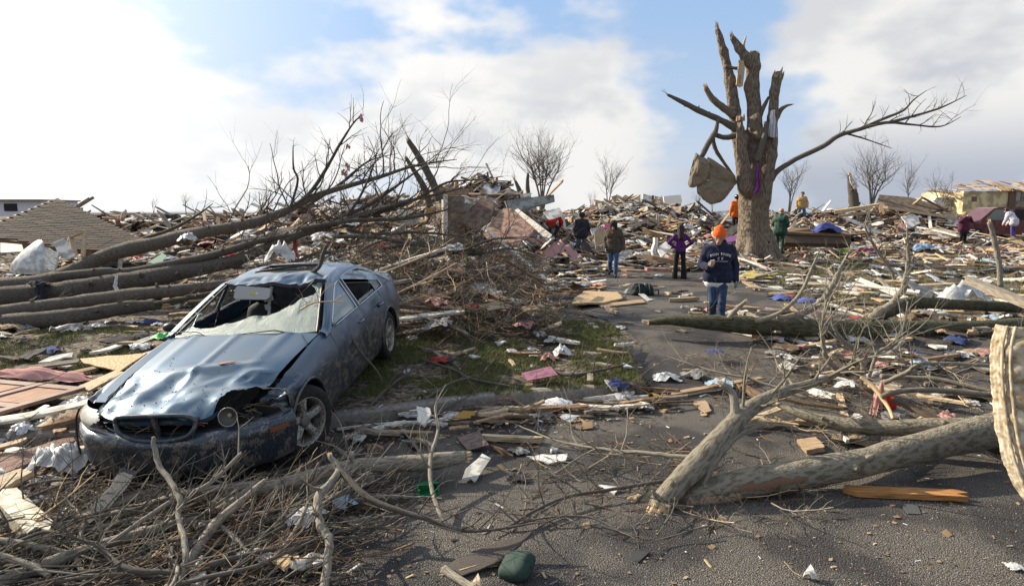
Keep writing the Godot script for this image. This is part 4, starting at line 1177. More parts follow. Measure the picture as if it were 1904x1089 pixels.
# the stripped tree at the end of the street
func build_stump_tree() -> void:
	var base := Vector3(9.57, 0, -25.4)
	var n := thing("tree", "tall shattered tree stripped to a trunk and a few broken limbs", "tree", Transform3D(Basis(), base))
	var o := {"mat": M.bark_stump, "sides": 18, "wob": 0.3, "per": 6}
	var part := func(called: String, pts: Array, rs: Array, extra := {}) -> void:
		var q := o.duplicate()
		q.merge(extra, true)
		q.part = called
		limb_parts(n, shift(pts, base), rs, q)
	# trunk and great stems grow into one another: one surface
	var mb0 := Mb.new()
	var bones := []
	var stem := func(pts: Array, rs: Array) -> void:
		for i in pts.size() - 1: bones.append([pts[i] - base, pts[i + 1] - base, rs[i], rs[i + 1]])
	stem.call([Vector3(9.55, -0.21, -25.4), Vector3(9.52, 0.42, -25.4), Vector3(9.49, 1.27, -25.4), Vector3(9.42, 2.31, -25.4), Vector3(9.31, 3.35, -25.4)], [.78, .64, .57, .54, .47])
	stem.call([Vector3(9.39, 3.03, -25.35), Vector3(9.4, 4.57, -25.35), Vector3(9.3, 5.78, -25.35), Vector3(9.15, 6.77, -25.35), Vector3(9.13, 7.6, -25.35), Vector3(9.16, 7.88, -25.35)], [.38, .34, .26, .24, .225, .2])
	stem.call([Vector3(9.13, 3.04, -25.45), Vector3(8.82, 4.79, -25.5), Vector3(8.56, 5.9, -25.5), Vector3(8.35, 7, -25.5), Vector3(8.06, 8.09, -25.5), Vector3(7.81, 8.88, -25.5)], [.3, .25, .21, .17, .14, .09])
	stem.call([Vector3(9.14, 7.44, -25.25), Vector3(8.83, 7.77, -25.2), Vector3(8.57, 8.12, -25.2), Vector3(8.31, 8.49, -25.2)], [.22, .18, .14, .09])
	stem.call([Vector3(9.61, 2.51, -25.1), Vector3(9.78, 4.13, -25), Vector3(9.85, 5.53, -25), Vector3(9.88, 6.51, -25), Vector3(9.96, 7.06, -25)], [.36, .26, .19, .16, .16])
	stem.call([Vector3(8.95, 2.92, -24.95), Vector3(8.67, 4.11, -24.75), Vector3(8.55, 5.09, -24.7), Vector3(8.53, 5.48, -24.7)], [.32, .21, .15, .12])
	for q in [Vector3(8.71, 4.68, -24.9), Vector3(9.17, 5.23, -25), Vector3(9.33, 4.92, -24.9), Vector3(9.2, 5.48, -24.95)]: bones.append([q - base, q - base + Vector3(.05, .1, 0), .24, .18])
	for k in 7:
		var a := TAU * k / 7.0 + 0.3
		var d := Vector3(cos(a), 0, sin(a))
		bones.append([d * 0.45 + Vector3(0, 1.0, 0), d * 0.78 + Vector3(0, 0.25, 0), .22, .24])
		bones.append([d * 0.78 + Vector3(0, 0.25, 0), d * 1.35 + Vector3(0, -0.05, 0), .24, .1])
	nets(mb0, bones, .06, .11, func(q: Vector3) -> float:
		var an := atan2(q.x, q.z)
		return .10 * absf(nz.get_noise_3d(q.x * 26.0, q.y * 2.6, q.z * 26.0)) - .03 + .05 * nz.get_noise_3d(q.x * 7.0, q.y * 5.0, q.z * 7.0))
	obj("trunk", mb0, M.bark_trunk, n)
	for e in [[Vector3(9.16, 7.84, -25.35), Vector3(.05, 1, 0), .24, 14, 1.6], [Vector3(7.81, 8.88, -25.5), Vector3(-.25, 1, 0), .1, 8, 4.0], [Vector3(8.31, 8.49, -25.2), Vector3(-.5, 1, 0), .1, 9, 3.5], [Vector3(9.96, 7.06, -25), Vector3(.15, 1, 0), .19, 14, 2.2], [Vector3(8.53, 5.45, -24.7), Vector3(0, 1, 0), .15, 10, 2.0]]:
		var fb := Mb.new()
		frayed(fb, e[0] - base, e[1], e[2], e[3], e[4])
		obj("splintered_end", fb, M.splinter_old, n)
	part.call("stem", [Vector3(8.73, 7.85, -25.4), Vector3(8.77, 8.26, -25.4), Vector3(8.86, 8.63, -25.4)], [.1, .06, .02], {"mat": M.splinter})
	part.call("stem", [Vector3(9.19, 3.9, -24.6), Vector3(9.36, 4.59, -24.6), Vector3(9.46, 4.98, -24.6), Vector3(9.44, 5.37, -24.6)], [.12, .11, .1, .05], {"mat": M.bark})
	part.call("broken_branch", [Vector3(8.57, 5.17, -25.3), Vector3(8.08, 5.47, -25.3), Vector3(7.35, 5.77, -25.3), Vector3(6.52, 6.17, -25.3), Vector3(5.93, 6.45, -25.3)], [.14, .12, .11, .09, .05], {"broken": [1], "twigs": 2, "len": .4, "sides": 10, "mat": M.bark})
	part.call("broken_branch", [Vector3(8.51, 5.67, -25.3), Vector3(8.06, 5.97, -25.3), Vector3(7.62, 6.33, -25.3), Vector3(7.36, 6.72, -25.3)], [.16, .13, .12, .1], {"broken": [1], "sides": 10})
	part.call("broken_branch", [Vector3(9.38, 5.46, -25.2), Vector3(9.56, 5.95, -25.2), Vector3(9.75, 6.35, -25.2)], [.1, .09, .05], {"broken": [1], "sides": 8})
	part.call("broken_branch", [Vector3(9.96, 5.44, -25.1), Vector3(10.18, 5.84, -25.1), Vector3(10.38, 6, -25.1), Vector3(10.62, 6.06, -25.1)], [.12, .09, .06, .02], {"broken": [1], "sides": 8, "reach": 5.0})
	part.call("broken_branch", [Vector3(8.71, 7.45, -25.3), Vector3(8.47, 7.42, -25.3), Vector3(8.1, 7.51, -25.3)], [.06, .06, .05], {"sides": 8})
	part.call("broken_branch", [Vector3(8.57, 3.34, -25.2), Vector3(8.11, 3.95, -25.2), Vector3(7.78, 4.45, -25.2), Vector3(7.72, 4.91, -25.2), Vector3(8.18, 4.85, -25.2), Vector3(8.62, 4.95, -25.2)], [.06, .07, .08, .08, .1, .12], {"sides": 8, "mat": M.bark})
	part.call("broken_branch", [Vector3(7.24, 4.13, -25), Vector3(7.47, 4.63, -25), Vector3(7.7, 5.03, -25), Vector3(7.8, 5.49, -25)], [.1, .11, .1, .05], {"sides": 8, "mat": M.bark})
	part.call("long_branch", [Vector3(9.94, 3.23, -25.2), Vector3(10.21, 3.58, -25.2), Vector3(10.89, 4.03, -25.2), Vector3(11.9, 4.51, -25.2), Vector3(12.49, 4.91, -25.2), Vector3(13.29, 5.16, -25.2), Vector3(14.3, 5.4, -25.2), Vector3(15.33, 5.32, -25.2), Vector3(16.36, 5.26, -25.2), Vector3(17.11, 5.62, -25.2)], [.16, .11, .1, .09, .09, .08, .055, .04, .028, .008], {"sides": 10, "twigs": 10, "span": [.4, 1], "len": 1.2, "lift": .6, "depth": 1, "tr": .03, "mat": M.bark})
	part.call("long_branch", [Vector3(13.29, 5.16, -25.2), Vector3(14.09, 5.52, -25.2), Vector3(14.88, 5.85, -25.2), Vector3(15.26, 6.25, -25.2), Vector3(15.72, 6.59, -25.2)], [.06, .055, .045, .03, .01], {"sides": 8, "twigs": 6, "len": .7, "mat": M.bark})
	part.call("long_branch", [Vector3(14.4, 5.4, -25.2), Vector3(15.31, 5.65, -25.2), Vector3(16.3, 5.95, -25.2), Vector3(17.25, 6.41, -25.2)], [.06, .05, .035, .01], {"sides": 8, "twigs": 8, "len": .8, "mat": M.bark})
	part.call("long_branch", [Vector3(12.79, 4.99, -25.2), Vector3(13.52, 4.79, -25.2), Vector3(14.58, 4.43, -25.2)], [.04, .03, .008], {"sides": 8, "twigs": 4, "len": .5, "mat": M.bark})
	# things caught in it
	var plank := thing("plank", "torn pale board wedged high in the shattered tree", "plank", Transform3D(Basis(Vector3.FORWARD, 0.06), Vector3(8.61, 7.18, -25.1)))
	var mb := Mb.new()
	mb.slab(PackedVector2Array([Vector2(-.12, -.5), Vector2(.06, -.46), Vector2(.13, -.2), Vector2(.12, .45), Vector2(.02, .5), Vector2(-.13, .42)]), Transform3D(Basis(Vector3.RIGHT, PI / 2)), -0.03, 0.03)
	obj("board", mb, M.wood_pale, plank)
	mb = Mb.new()
	mb.box(at(-0.02, -0.2, 0.04), Vector3(0.06, 0.3, 0.03))
	obj("nailed_block", mb, M.wood, plank)
	cloth("cloth", "purple cloth hanging from the fork of the shattered tree", "cloth", Vector3(9.21, 3.78, -24.55), Vector3(.3, -1.05, .08), Vector3(.12, .06, .2), lin(.2, .045, .2), 0.16)
	cloth("cloth", "white rag wrapped round the right stem of the shattered tree", "cloth", Vector3(9.76, 5.79, -24.75), Vector3(.34, -1.0, .1), Vector3(.1, .03, .16), lin(.62, .62, .64), 0.2)
	cloth("cloth", "thin brown strap dangling below the white rag", "cloth", Vector3(9.82, 5.33, -24.7), Vector3(.14, -.8, .03), Vector3(.03, 0, .05), lin(.3, .17, .13), 0.05)
	# folded mattress pad hanging at its left
	var pad := thing("mattress_pad", "torn folded tan mattress pad hanging in the left of the shattered tree", "mattress pad", Transform3D(Basis(), Vector3(7.63, 3.42, -24.9)))
	var c0 := Vector3(7.63, 3.42, -24.9)
	for f in [[[Vector3(6.91, 4.24, -24.7), Vector3(7.37, 3.9, -24.6), Vector3(7.28, 3.18, -24.6), Vector3(6.69, 3.01, -24.8)], "left_fold"], [[Vector3(7.42, 4.08, -24.9), Vector3(8.5, 3.41, -25), Vector3(8.43, 3, -25), Vector3(7.32, 3.28, -24.9)], "right_fold"], [[Vector3(7.3, 3.25, -24.8), Vector3(8.47, 3.16, -25), Vector3(8.07, 2.47, -24.9), Vector3(7.49, 2.35, -24.8), Vector3(7, 2.87, -24.7)], "lower_fold"]]:
		mb = Mb.new()
		var q := shift(f[0], c0)
		var mid := Vector3.ZERO
		for e in q: mid += e / q.size()
		var cv := curve(q + [q[0]], 8)
		var nrm: Vector3 = (q[1] - q[0]).cross(q[2] - q[0]).normalized()
		for sd in [-1.0, 1.0]:
			mb.grid(cv.size() - 1, 12, func(u: float, v: float):
				var e: Vector3 = cv[int(round(u * (cv.size() - 1)))]
				var w := sqrt(maxf(0.0, 1.0 - pow(1.0 - v, 2.0)))
				var s: Vector3 = e.lerp(mid, v)
				return s + nrm * sd * (0.13 * w + 0.12 * nz.get_noise_3dv(s * 22.0) + 0.05 * absf(nz.get_noise_3dv(s * 75.0))) + Vector3(0.05, 0.05, 0) * nz.get_noise_3dv(s * 40.0), sd > 0.0)
		obj(f[1], mb, M.burlap, pad)

func cloth(called: String, label: String, category: String, top: Vector3, size: Vector3, sway: Vector3, col: Color, fold: float, group := "") -> Node3D:
	var o := thing(called, label, category, Transform3D(Basis(), top), group)
	var m := mat(col, 0.95, {"rim": 0.3})
	m.backlight_enabled = true
	m.backlight = Color(0.2, 0.2, 0.2)
	var mb := Mb.new()
	var ph := R(0, 50)
	mb.grid(14, 18, func(u: float, v: float):
		var w := size.x * (0.55 + 0.45 * v) * (0.8 + 0.3 * nz.get_noise_1d(v * 25.0 + ph))
		var fo := fold * (0.4 + 0.6 * v) * sin(u * 15.0 + ph + v * 2.0) * 0.5
		return Vector3((u - 0.5) * w + sway.x * v * nz.get_noise_1d(v * 14.0 + ph) * 2.0, size.y * v * (1.0 + 0.12 * nz.get_noise_1d(u * 30.0 + ph)), size.z * sin(u * PI) + fo + sway.z * v * 0.2), false)
	obj("fabric", mb, m, o)
	return o

func build_branches() -> void:
	var pale: Material = M.bark_pale
	# the broken limb on the asphalt at the right
	limb("broken_limb", "thick smooth limb with peeling bark lying on the asphalt at right", "broken limb", [Vector3(1, -0.32, -4.92), Vector3(1.41, -0.27, -4.92), Vector3(1.8, -0.17, -4.95), Vector3(2.43, -0.11, -5.05), Vector3(3, -0.07, -5.2), Vector3(3.63, -0.01, -5.4), Vector3(4.4, 0.05, -5.65), Vector3(5.27, 0.11, -5.9)], [.075, .1, .115, .12, .12, .13, .15, .15], {"mat": M.bark_green, "sides": 16, "broken": [0], "reach": 3.0, "fray": 22, "wob": .12, "peel": [[.0, .30, -.5, 1.5, M.splinter_old], [.16, .52, -.95, .5, M.bark_red], [.27, .42, .15, .45, M.bark_red]]})
	limb("broken_limb", "arm of the forked limb ending in a long grey split", "broken limb", [Vector3(4.45, 0.03, -5.75), Vector3(4, 0.02, -5.8), Vector3(3.52, -0.04, -5.95), Vector3(3.16, -0.05, -6.15), Vector3(2.94, -0.02, -6.3), Vector3(2.76, 0.02, -6.5)], [.1, .085, .075, .07, .055, .02], {"mat": M.bark_green, "sides": 14, "broken": [1], "reach": 4.0})
	limb("broken_limb", "split limb lying across the thick one, its torn yellow end on the asphalt", "broken limb", [Vector3(1.11, -0.29, -4.72), Vector3(1.2, -0.21, -4.8), Vector3(1.48, -0.02, -4.98), Vector3(1.81, 0.17, -5.25), Vector3(2.08, 0.28, -5.5), Vector3(2.49, 0.33, -5.85), Vector3(2.93, 0.32, -6.2), Vector3(3.41, 0.33, -6.6), Vector3(3.8, 0.37, -7)], [.075, .09, .1, .085, .075, .055, .045, .03, .02], {"mat": M.bark_green, "sides": 16, "broken": [0], "reach": 5.0, "fray": 44, "wob": .12, "peel": [[.0, .1, .3, 1.6, M.splinter], [.08, .3, -.6, .4, M.bark_red]], "twigs": 10, "span": [.45, 1], "len": .7, "depth": 2, "tr": .016})
	limb("stub_branch", "short forked stub standing on the split limb", "stub branch", [Vector3(1.92, 0.26, -5.35), Vector3(1.91, 0.42, -5.4), Vector3(1.88, 0.48, -5.42), Vector3(1.81, 0.53, -5.44)], [.045, .035, .032, .028], {"mat": pale, "broken": [1]})
	limb("side_limb", "thinner limb running alongside the split limb's left flank", "side limb", [Vector3(1.51, -0.16, -4.9), Vector3(1.64, 0.01, -5), Vector3(1.86, 0.13, -5.2), Vector3(2.09, 0.15, -5.4), Vector3(2.23, 0.14, -5.5)], [.03, .035, .03, .022, .012], {"mat": M.bark_green})
	limb("fallen_log", "mossy fallen log across the driveway before the man in the orange hat", "fallen log", [Vector3(2.24, 0.22, -10.4), Vector3(2.59, 0.27, -10.3), Vector3(3.26, 0.25, -10.2), Vector3(4.03, 0.19, -10.2), Vector3(5.12, 0.12, -10.3), Vector3(6.47, 0.08, -10.5), Vector3(7.67, 0.06, -10.7), Vector3(9.82, 0.09, -11.2)], [.045, .08, .125, .15, .155, .15, .14, .13], {"mat": M.bark_moss, "sides": 16, "broken": [0], "reach": 1.5, "twigs": 4, "len": .8})
	limb("stub_branch", "pale broken stub pointing up from the mossy log", "stub branch", [Vector3(3.44, 0.33, -10.1), Vector3(3.52, 0.44, -10.1), Vector3(3.63, 0.55, -10.1), Vector3(3.69, 0.6, -10.1)], [.045, .04, .035, .03], {"mat": pale, "broken": [1]})
	limb("fallen_log", "dark log lying behind the mossy log at right", "fallen log", [Vector3(6.48, 0.12, -11.5), Vector3(6.98, 0.25, -11.7), Vector3(7.49, 0.34, -11.9), Vector3(8.5, 0.26, -12.2), Vector3(10.02, 0.15, -12.5)], [.12, .13, .12, .1, .1], {"mat": M.bark_moss, "sides": 12, "broken": [0]})
	# upright shoots growing from the mossy log
	var up := {"mat": pale, "twigs": 7, "len": .5, "depth": 1, "kink": .25, "lift": .3}
	limb("upright_branch", "tall bent branch rising from the mossy log, third from right", "upright branch", [Vector3(5.75, 0.33, -10.2), Vector3(6.04, 0.57, -10.15), Vector3(6.18, 0.85, -10.1), Vector3(6.22, 1.15, -10.1), Vector3(6.2, 1.45, -10.1), Vector3(6.16, 1.77, -10.1)], [.07, .06, .05, .035, .022, .01], up)
	limb("upright_branch", "dark crooked branch rising from the mossy log towards the green ball", "upright branch", [Vector3(4.16, 0.37, -10), Vector3(4.52, 0.42, -10), Vector3(4.83, 0.61, -10), Vector3(4.99, 0.86, -10), Vector3(5.12, 1.16, -10), Vector3(5.25, 1.43, -10)], [.035, .05, .055, .045, .03, .012], up)
	limb("upright_branch", "smooth bowed branch rising from the mossy log right of the man", "upright branch", [Vector3(3.83, 0.3, -10), Vector3(4.18, 0.45, -9.95), Vector3(4.46, 0.75, -9.9), Vector3(4.61, 1.12, -9.9), Vector3(4.73, 1.44, -9.9)], [.035, .033, .03, .022, .008], {"mat": pale, "twigs": 4, "len": .4, "lift": .3})
	limb("upright_branch", "thin branch leaning left above the grey gutter sheet", "upright branch", [Vector3(6.21, 0.92, -10.4), Vector3(6.12, 1.1, -10.4), Vector3(5.92, 1.35, -10.4), Vector3(5.71, 1.68, -10.4), Vector3(5.66, 1.79, -10.4)], [.025, .025, .022, .018, .01], up)
	limb("upright_branch", "bare snapped pole standing before the woman in maroon", "upright branch", [Vector3(7.17, 0.93, -9.4), Vector3(7.11, 1.3, -9.4), Vector3(7.02, 1.6, -9.4), Vector3(6.92, 1.86, -9.4)], [.04, .038, .035, .03], {"mat": pale, "broken": [1], "kink": .15})
	var tw := {"mat": pale, "twigs": 9, "len": .7, "depth": 2, "kink": .3, "tr": .01}
	limb("branch", "pale upright branch amid the twig tangle above the split limb", "branch", [Vector3(3.59, 0.27, -6.9), Vector3(3.45, 0.41, -6.9), Vector3(3.39, 0.58, -6.9), Vector3(3.37, 0.81, -6.9), Vector3(3.4, 1.07, -6.9)], [.03, .028, .025, .018, .008], tw)
	limb("branch", "branch forking upwards just right of the twig tangle", "branch", [Vector3(4.01, 0.2, -7.2), Vector3(3.97, 0.39, -7.2), Vector3(3.72, 0.6, -7.2), Vector3(3.62, 0.79, -7.2), Vector3(3.6, 0.95, -7.2)], [.03, .026, .022, .016, .006], tw)
	limb("branch", "zigzag branch leaning right above the pink insulation", "branch", [Vector3(4.08, 0.11, -7.2), Vector3(4.17, 0.43, -7.2), Vector3(4.33, 0.48, -7.2), Vector3(4.49, 0.66, -7.3), Vector3(4.59, 0.98, -7.4)], [.022, .02, .016, .012, .005], tw)
	limb("branch", "long straight branch on the asphalt reaching towards the mattress", "branch", [Vector3(4.32, 0.04, -7.3), Vector3(4.53, 0.2, -7.2), Vector3(4.61, 0.31, -7.1), Vector3(5.38, 0.3, -7.1), Vector3(5.73, 0.28, -7.1)], [.028, .026, .022, .018, .012], tw)
	limb("branch", "smooth greenish pole lying towards the mattress, upper of two", "branch", [Vector3(4.46, 0.04, -7.6), Vector3(4.8, 0.02, -7.6), Vector3(5.11, 0.02, -7.5), Vector3(5.54, -0.05, -7.2)], [.035, .03, .03, .025], {"mat": M.bark_green})
	limb("branch", "smooth greenish pole lying towards the mattress, lower of two", "branch", [Vector3(3.98, 0.03, -6.75), Vector3(4.1, 0.08, -6.75), Vector3(4.48, 0.11, -6.75), Vector3(5.13, 0.09, -6.6)], [.025, .028, .03, .03], {"mat": M.bark_green})
	limb("branch", "torn branch with a pale split side beside the red bucket", "branch", [Vector3(3.88, 0.19, -7), Vector3(3.97, 0.1, -6.9), Vector3(4.02, -0.05, -6.7), Vector3(3.97, -0.13, -6.5)], [.02, .025, .022, .015], {"mat": M.splinter})
	limb("branch", "slender branch curling left from the twig tangle over the asphalt", "branch", [Vector3(2.96, 0.15, -6.3), Vector3(2.53, 0.26, -6.6), Vector3(2.19, 0.3, -6.8), Vector3(1.76, 0.38, -7.2)], [.016, .014, .01, .004], tw)
	limb("branch", "twiggy branch lying left of the split limb", "branch", [Vector3(1.47, 0.04, -5), Vector3(1.12, 0, -5.2), Vector3(0.79, -0.04, -5.4), Vector3(0.43, -0.08, -5.7), Vector3(0.04, -0.09, -6.2)], [.018, .016, .014, .01, .004], tw)
	limb("branch", "low dark branch leading to the torn yellow end", "branch", [Vector3(1.22, -0.16, -5), Vector3(0.76, -0.19, -4.9), Vector3(0.42, -0.18, -4.75), Vector3(0.13, -0.19, -4.5), Vector3(-0.05, -0.2, -4.3), Vector3(-0.34, -0.18, -4.2)], [.016, .014, .013, .012, .01, .005], {"mat": dk_(), "twigs": 9, "len": .4, "depth": 1, "tr": .006})
	limb("branch", "brown twig arching over bare asphalt in front", "branch", [Vector3(-0.04, -0.25, -4.38), Vector3(0.21, -0.21, -4.46), Vector3(0.56, -0.21, -4.48), Vector3(0.79, -0.26, -4.33)], [.009, .009, .008, .004], {"mat": M.bark, "twigs": 6, "len": .3, "tr": .005})
	# the pile under and before the car's bumper
	limb("broken_limb", "thick pale limb before the car's wheel with a rotten right end", "broken limb", [Vector3(-0.39, -0.07, -5.31), Vector3(-0.69, -0.1, -5.26), Vector3(-1.13, -0.09, -5.16), Vector3(-1.43, -0.08, -5.03), Vector3(-1.81, -0.09, -4.75), Vector3(-2.35, -0.09, -4.61), Vector3(-2.63, -0.1, -4.42), Vector3(-2.8, -0.1, -4.28)], [.05, .07, .068, .066, .062, .05, .04, .03], {"mat": pale, "sides": 14, "broken": [0], "reach": 1.6, "twigs": 5, "len": .5})
	limb("broken_limb", "long slanting pale limb from the lower left corner to the car's front", "broken limb", [Vector3(-3.15, -0.21, -3.49), Vector3(-3.04, -0.18, -3.59), Vector3(-2.77, -0.13, -3.81), Vector3(-2.58, -0.13, -4), Vector3(-2.33, -0.12, -4.19), Vector3(-2.17, -0.11, -4.28), Vector3(-2.05, -0.08, -4.42), Vector3(-1.92, -0.01, -4.66)], [.045, .042, .038, .034, .03, .027, .022, .012], {"mat": pale, "sides": 12, "twigs": 6, "len": .4})
	limb("branch", "curved branch joining the slanting limb at the left edge", "branch", [Vector3(-3.38, -0.04, -3.86), Vector3(-3.24, -0.06, -3.86), Vector3(-3.02, -0.08, -3.84), Vector3(-2.79, -0.14, -3.83)], [.02, .02, .02, .022], {"mat": pale})
	limb("branch", "lower straight branch at the bottom left corner", "branch", [Vector3(-3.23, -0.03, -3.68), Vector3(-3.1, -0.06, -3.68), Vector3(-2.85, -0.11, -3.63), Vector3(-2.75, -0.14, -3.59)], [.018, .02, .02, .015], {"mat": pale})
	limb("branch", "pale pointed branch standing in front of the bumper", "branch", [Vector3(-2.55, 0.42, -4.42), Vector3(-2.5, 0.25, -4.37), Vector3(-2.25, 0.1, -4.15), Vector3(-2.21, 0.01, -4.05), Vector3(-2.03, -0.08, -3.78), Vector3(-1.97, -0.19, -3.59)], [.012, .02, .02, .018, .018, .016], {"mat": pale, "kink": .25})
	limb("branch", "knobbly upright branch with a jagged head right of the slanting limb", "branch", [Vector3(-1.34, 0.23, -4.56), Vector3(-1.26, 0.14, -4.47), Vector3(-1.32, 0.07, -4.19), Vector3(-1.24, -0.01, -3.96), Vector3(-1.16, -0.07, -3.86), Vector3(-1.11, -0.21, -3.54)], [.018, .026, .028, .028, .03, .03], {"mat": pale, "broken": [0], "twigs": 3, "len": .3, "kink": .2})
	limb("branch", "dark branch sloping from the jagged branch down across the asphalt", "branch", [Vector3(-1.29, 0.17, -4.52), Vector3(-1, 0.03, -4.28), Vector3(-0.71, -0.04, -4.19), Vector3(-0.54, -0.07, -4.15), Vector3(-0.38, -0.1, -4.08), Vector3(-0.16, -0.09, -4.05), Vector3(0.17, -0.06, -4.1)], [.025, .024, .02, .016, .014, .01, .006], {"mat": dk_(), "twigs": 8, "len": .4, "tr": .007})
	limb("branch", "short peeled stick left of the knobbly branch", "branch", [Vector3(-1.97, -0.07, -4.1), Vector3(-1.79, -0.11, -3.96), Vector3(-1.62, -0.16, -3.81)], [.014, .016, .01], {"mat": pale, "broken": [1]})
	limb("split_branch", "rotten split branch standing in the twigs at lower left", "split branch", [Vector3(-1.77, 0.1, -4.42), Vector3(-1.88, 0.02, -4.19), Vector3(-1.98, -0.06, -4.05), Vector3(-2.02, -0.17, -3.73), Vector3(-2.03, -0.21, -3.54)], [.015, .025, .03, .035, .035], {"mat": M.wood_grey, "wob": .5})
	limb("branch", "smooth thin branch bowing towards the knobbly branch", "branch", [Vector3(-1.42, 0, -4.28), Vector3(-1.43, -0.07, -4.1), Vector3(-1.46, -0.12, -3.96), Vector3(-1.52, -0.19, -3.73)], [.012, .014, .014, .014], {"mat": pale})
	limb("branch", "thin branch rising past the bumper's middle", "branch", [Vector3(-2.59, -0.11, -3.91), Vector3(-2.33, 0.05, -4.15), Vector3(-2.16, 0.1, -4.28), Vector3(-2.09, 0.14, -4.42), Vector3(-2, 0.24, -4.56)], [.016, .015, .014, .014, .012], {"mat": pale, "broken": [1], "twigs": 4, "len": .3})
	limb("branch", "white upright branch dividing at the top beside the brown tile", "branch", [Vector3(-0.45, -0.25, -4.4), Vector3(-0.53, -0.19, -4.5), Vector3(-0.63, -0.11, -4.8), Vector3(-0.67, 0, -5.1), Vector3(-0.65, 0.08, -5.35), Vector3(-0.65, 0.15, -5.5), Vector3(-0.7, 0.25, -5.7), Vector3(-0.62, 0.4, -5.9)], [.009, .016, .018, .016, .014, .012, .008, .004], {"mat": pale, "twigs": 4, "len": .45, "lift": .6})
	limb("branch", "pale cut branch end at the bottom edge before the shingle scrap", "branch", [Vector3(-0.43, -0.25, -3.85), Vector3(-0.34, -0.25, -3.75), Vector3(-0.2, -0.24, -3.6)], [.03, .028, .026], {"mat": pale})
	limb("branch", "long thin reddish shoot leaning by the front wheel", "branch", [Vector3(-1.71, -0.22, -5.61), Vector3(-1.51, -0.08, -5.99), Vector3(-1.13, 0.03, -6.77)], [.007, .006, .003], {"mat": M.wood_brown, "twigs": 3, "len": .2})
	limb("branch", "dark stick leaning against the driver's door", "branch", [Vector3(-1.8, 0.68, -7), Vector3(-1.65, 0.49, -6.9), Vector3(-1.48, 0.28, -6.9), Vector3(-1.42, 0.14, -6.9)], [.014, .014, .012, .01], {"mat": dk_()})
	limb("branch", "branch lying across the shaded grass", "branch", [Vector3(-1.25, -0.02, -8.76), Vector3(-0.72, -0.03, -8.15), Vector3(-0.53, -0.05, -7.85), Vector3(-0.07, -0.08, -7.62), Vector3(0.37, -0.14, -7.53)], [.016, .018, .018, .014, .006], {"mat": M.bark, "twigs": 8, "len": .5, "tr": .008})
	limb("branch", "dark bough lying at the sunny edge of the grass", "branch", [Vector3(0.41, -0.06, -8.37), Vector3(0.75, -0.06, -8.05), Vector3(1.11, -0.03, -8.15), Vector3(1.68, -0.03, -8.64)], [.02, .024, .02, .01], {"mat": dk_(), "twigs": 9, "len": .5, "tr": .009})
	limb("branch", "straight branch in the grass beside the car's rear wheel", "branch", [Vector3(-1.59, -0.14, -6.79), Vector3(-1.47, -0.04, -7.28), Vector3(-1.35, -0.02, -7.83), Vector3(-1.18, -0.03, -8.58)], [.018, .018, .015, .008], {"mat": dk_(), "twigs": 5, "len": .4})
	limb("branch", "thin forked branch crossing the kerb", "branch", [Vector3(-0.98, -0.08, -7.06), Vector3(-0.72, -0.01, -7.49), Vector3(-0.51, -0.01, -7.73)], [.012, .014, .01], {"mat": M.bark, "twigs": 4, "len": .4})
	limb("branch", "long branch lying along the debris behind the grass", "branch", [Vector3(-1.67, 0.22, -10.88), Vector3(-0.86, 0.25, -11.03), Vector3(0.07, 0.18, -11.04), Vector3(0.53, 0.13, -10.91)], [.04, .045, .04, .02], {"mat": M.bark, "twigs": 6, "len": .5})
	limb("branch", "yellowish bough leaning out of the brush pile, upper one", "branch", [Vector3(-2.36, 0.91, -11.2), Vector3(-1.81, 1.13, -11.3), Vector3(-1.23, 1.37, -11.4)], [.02, .018, .012], {"mat": M.wood_pale, "twigs": 4, "len": .6})
	limb("branch", "yellowish bough leaning out of the brush pile, lower one", "branch", [Vector3(-1.94, 0.64, -10.8), Vector3(-1.39, 0.91, -10.9), Vector3(-0.94, 1.15, -11)], [.02, .018, .01], {"mat": M.wood_pale, "twigs": 4, "len": .6})
	limb("branch", "bent branch lying over the car's sunroof", "branch", [Vector3(-3.17, 1.25, -8), Vector3(-2.78, 1.23, -7.7), Vector3(-2.45, 1.27, -7.55), Vector3(-2.26, 1.36, -7.5), Vector3(-2.2, 1.52, -7.5), Vector3(-2.15, 1.63, -7.5)], [.01, .014, .016, .022, .022, .02], {"mat": M.bark_dark})
	limb("branch", "forked dry twig poking through the windscreen at the driver's side", "branch", [Vector3(-2.18, 1.01, -6.6), Vector3(-2.01, 1.09, -6.5), Vector3(-1.72, 1.1, -6.55)], [.012, .01, .004], {"mat": M.splinter, "twigs": 4, "len": .25, "tr": .005})

func dk_() -> Material: return M.bark_dark

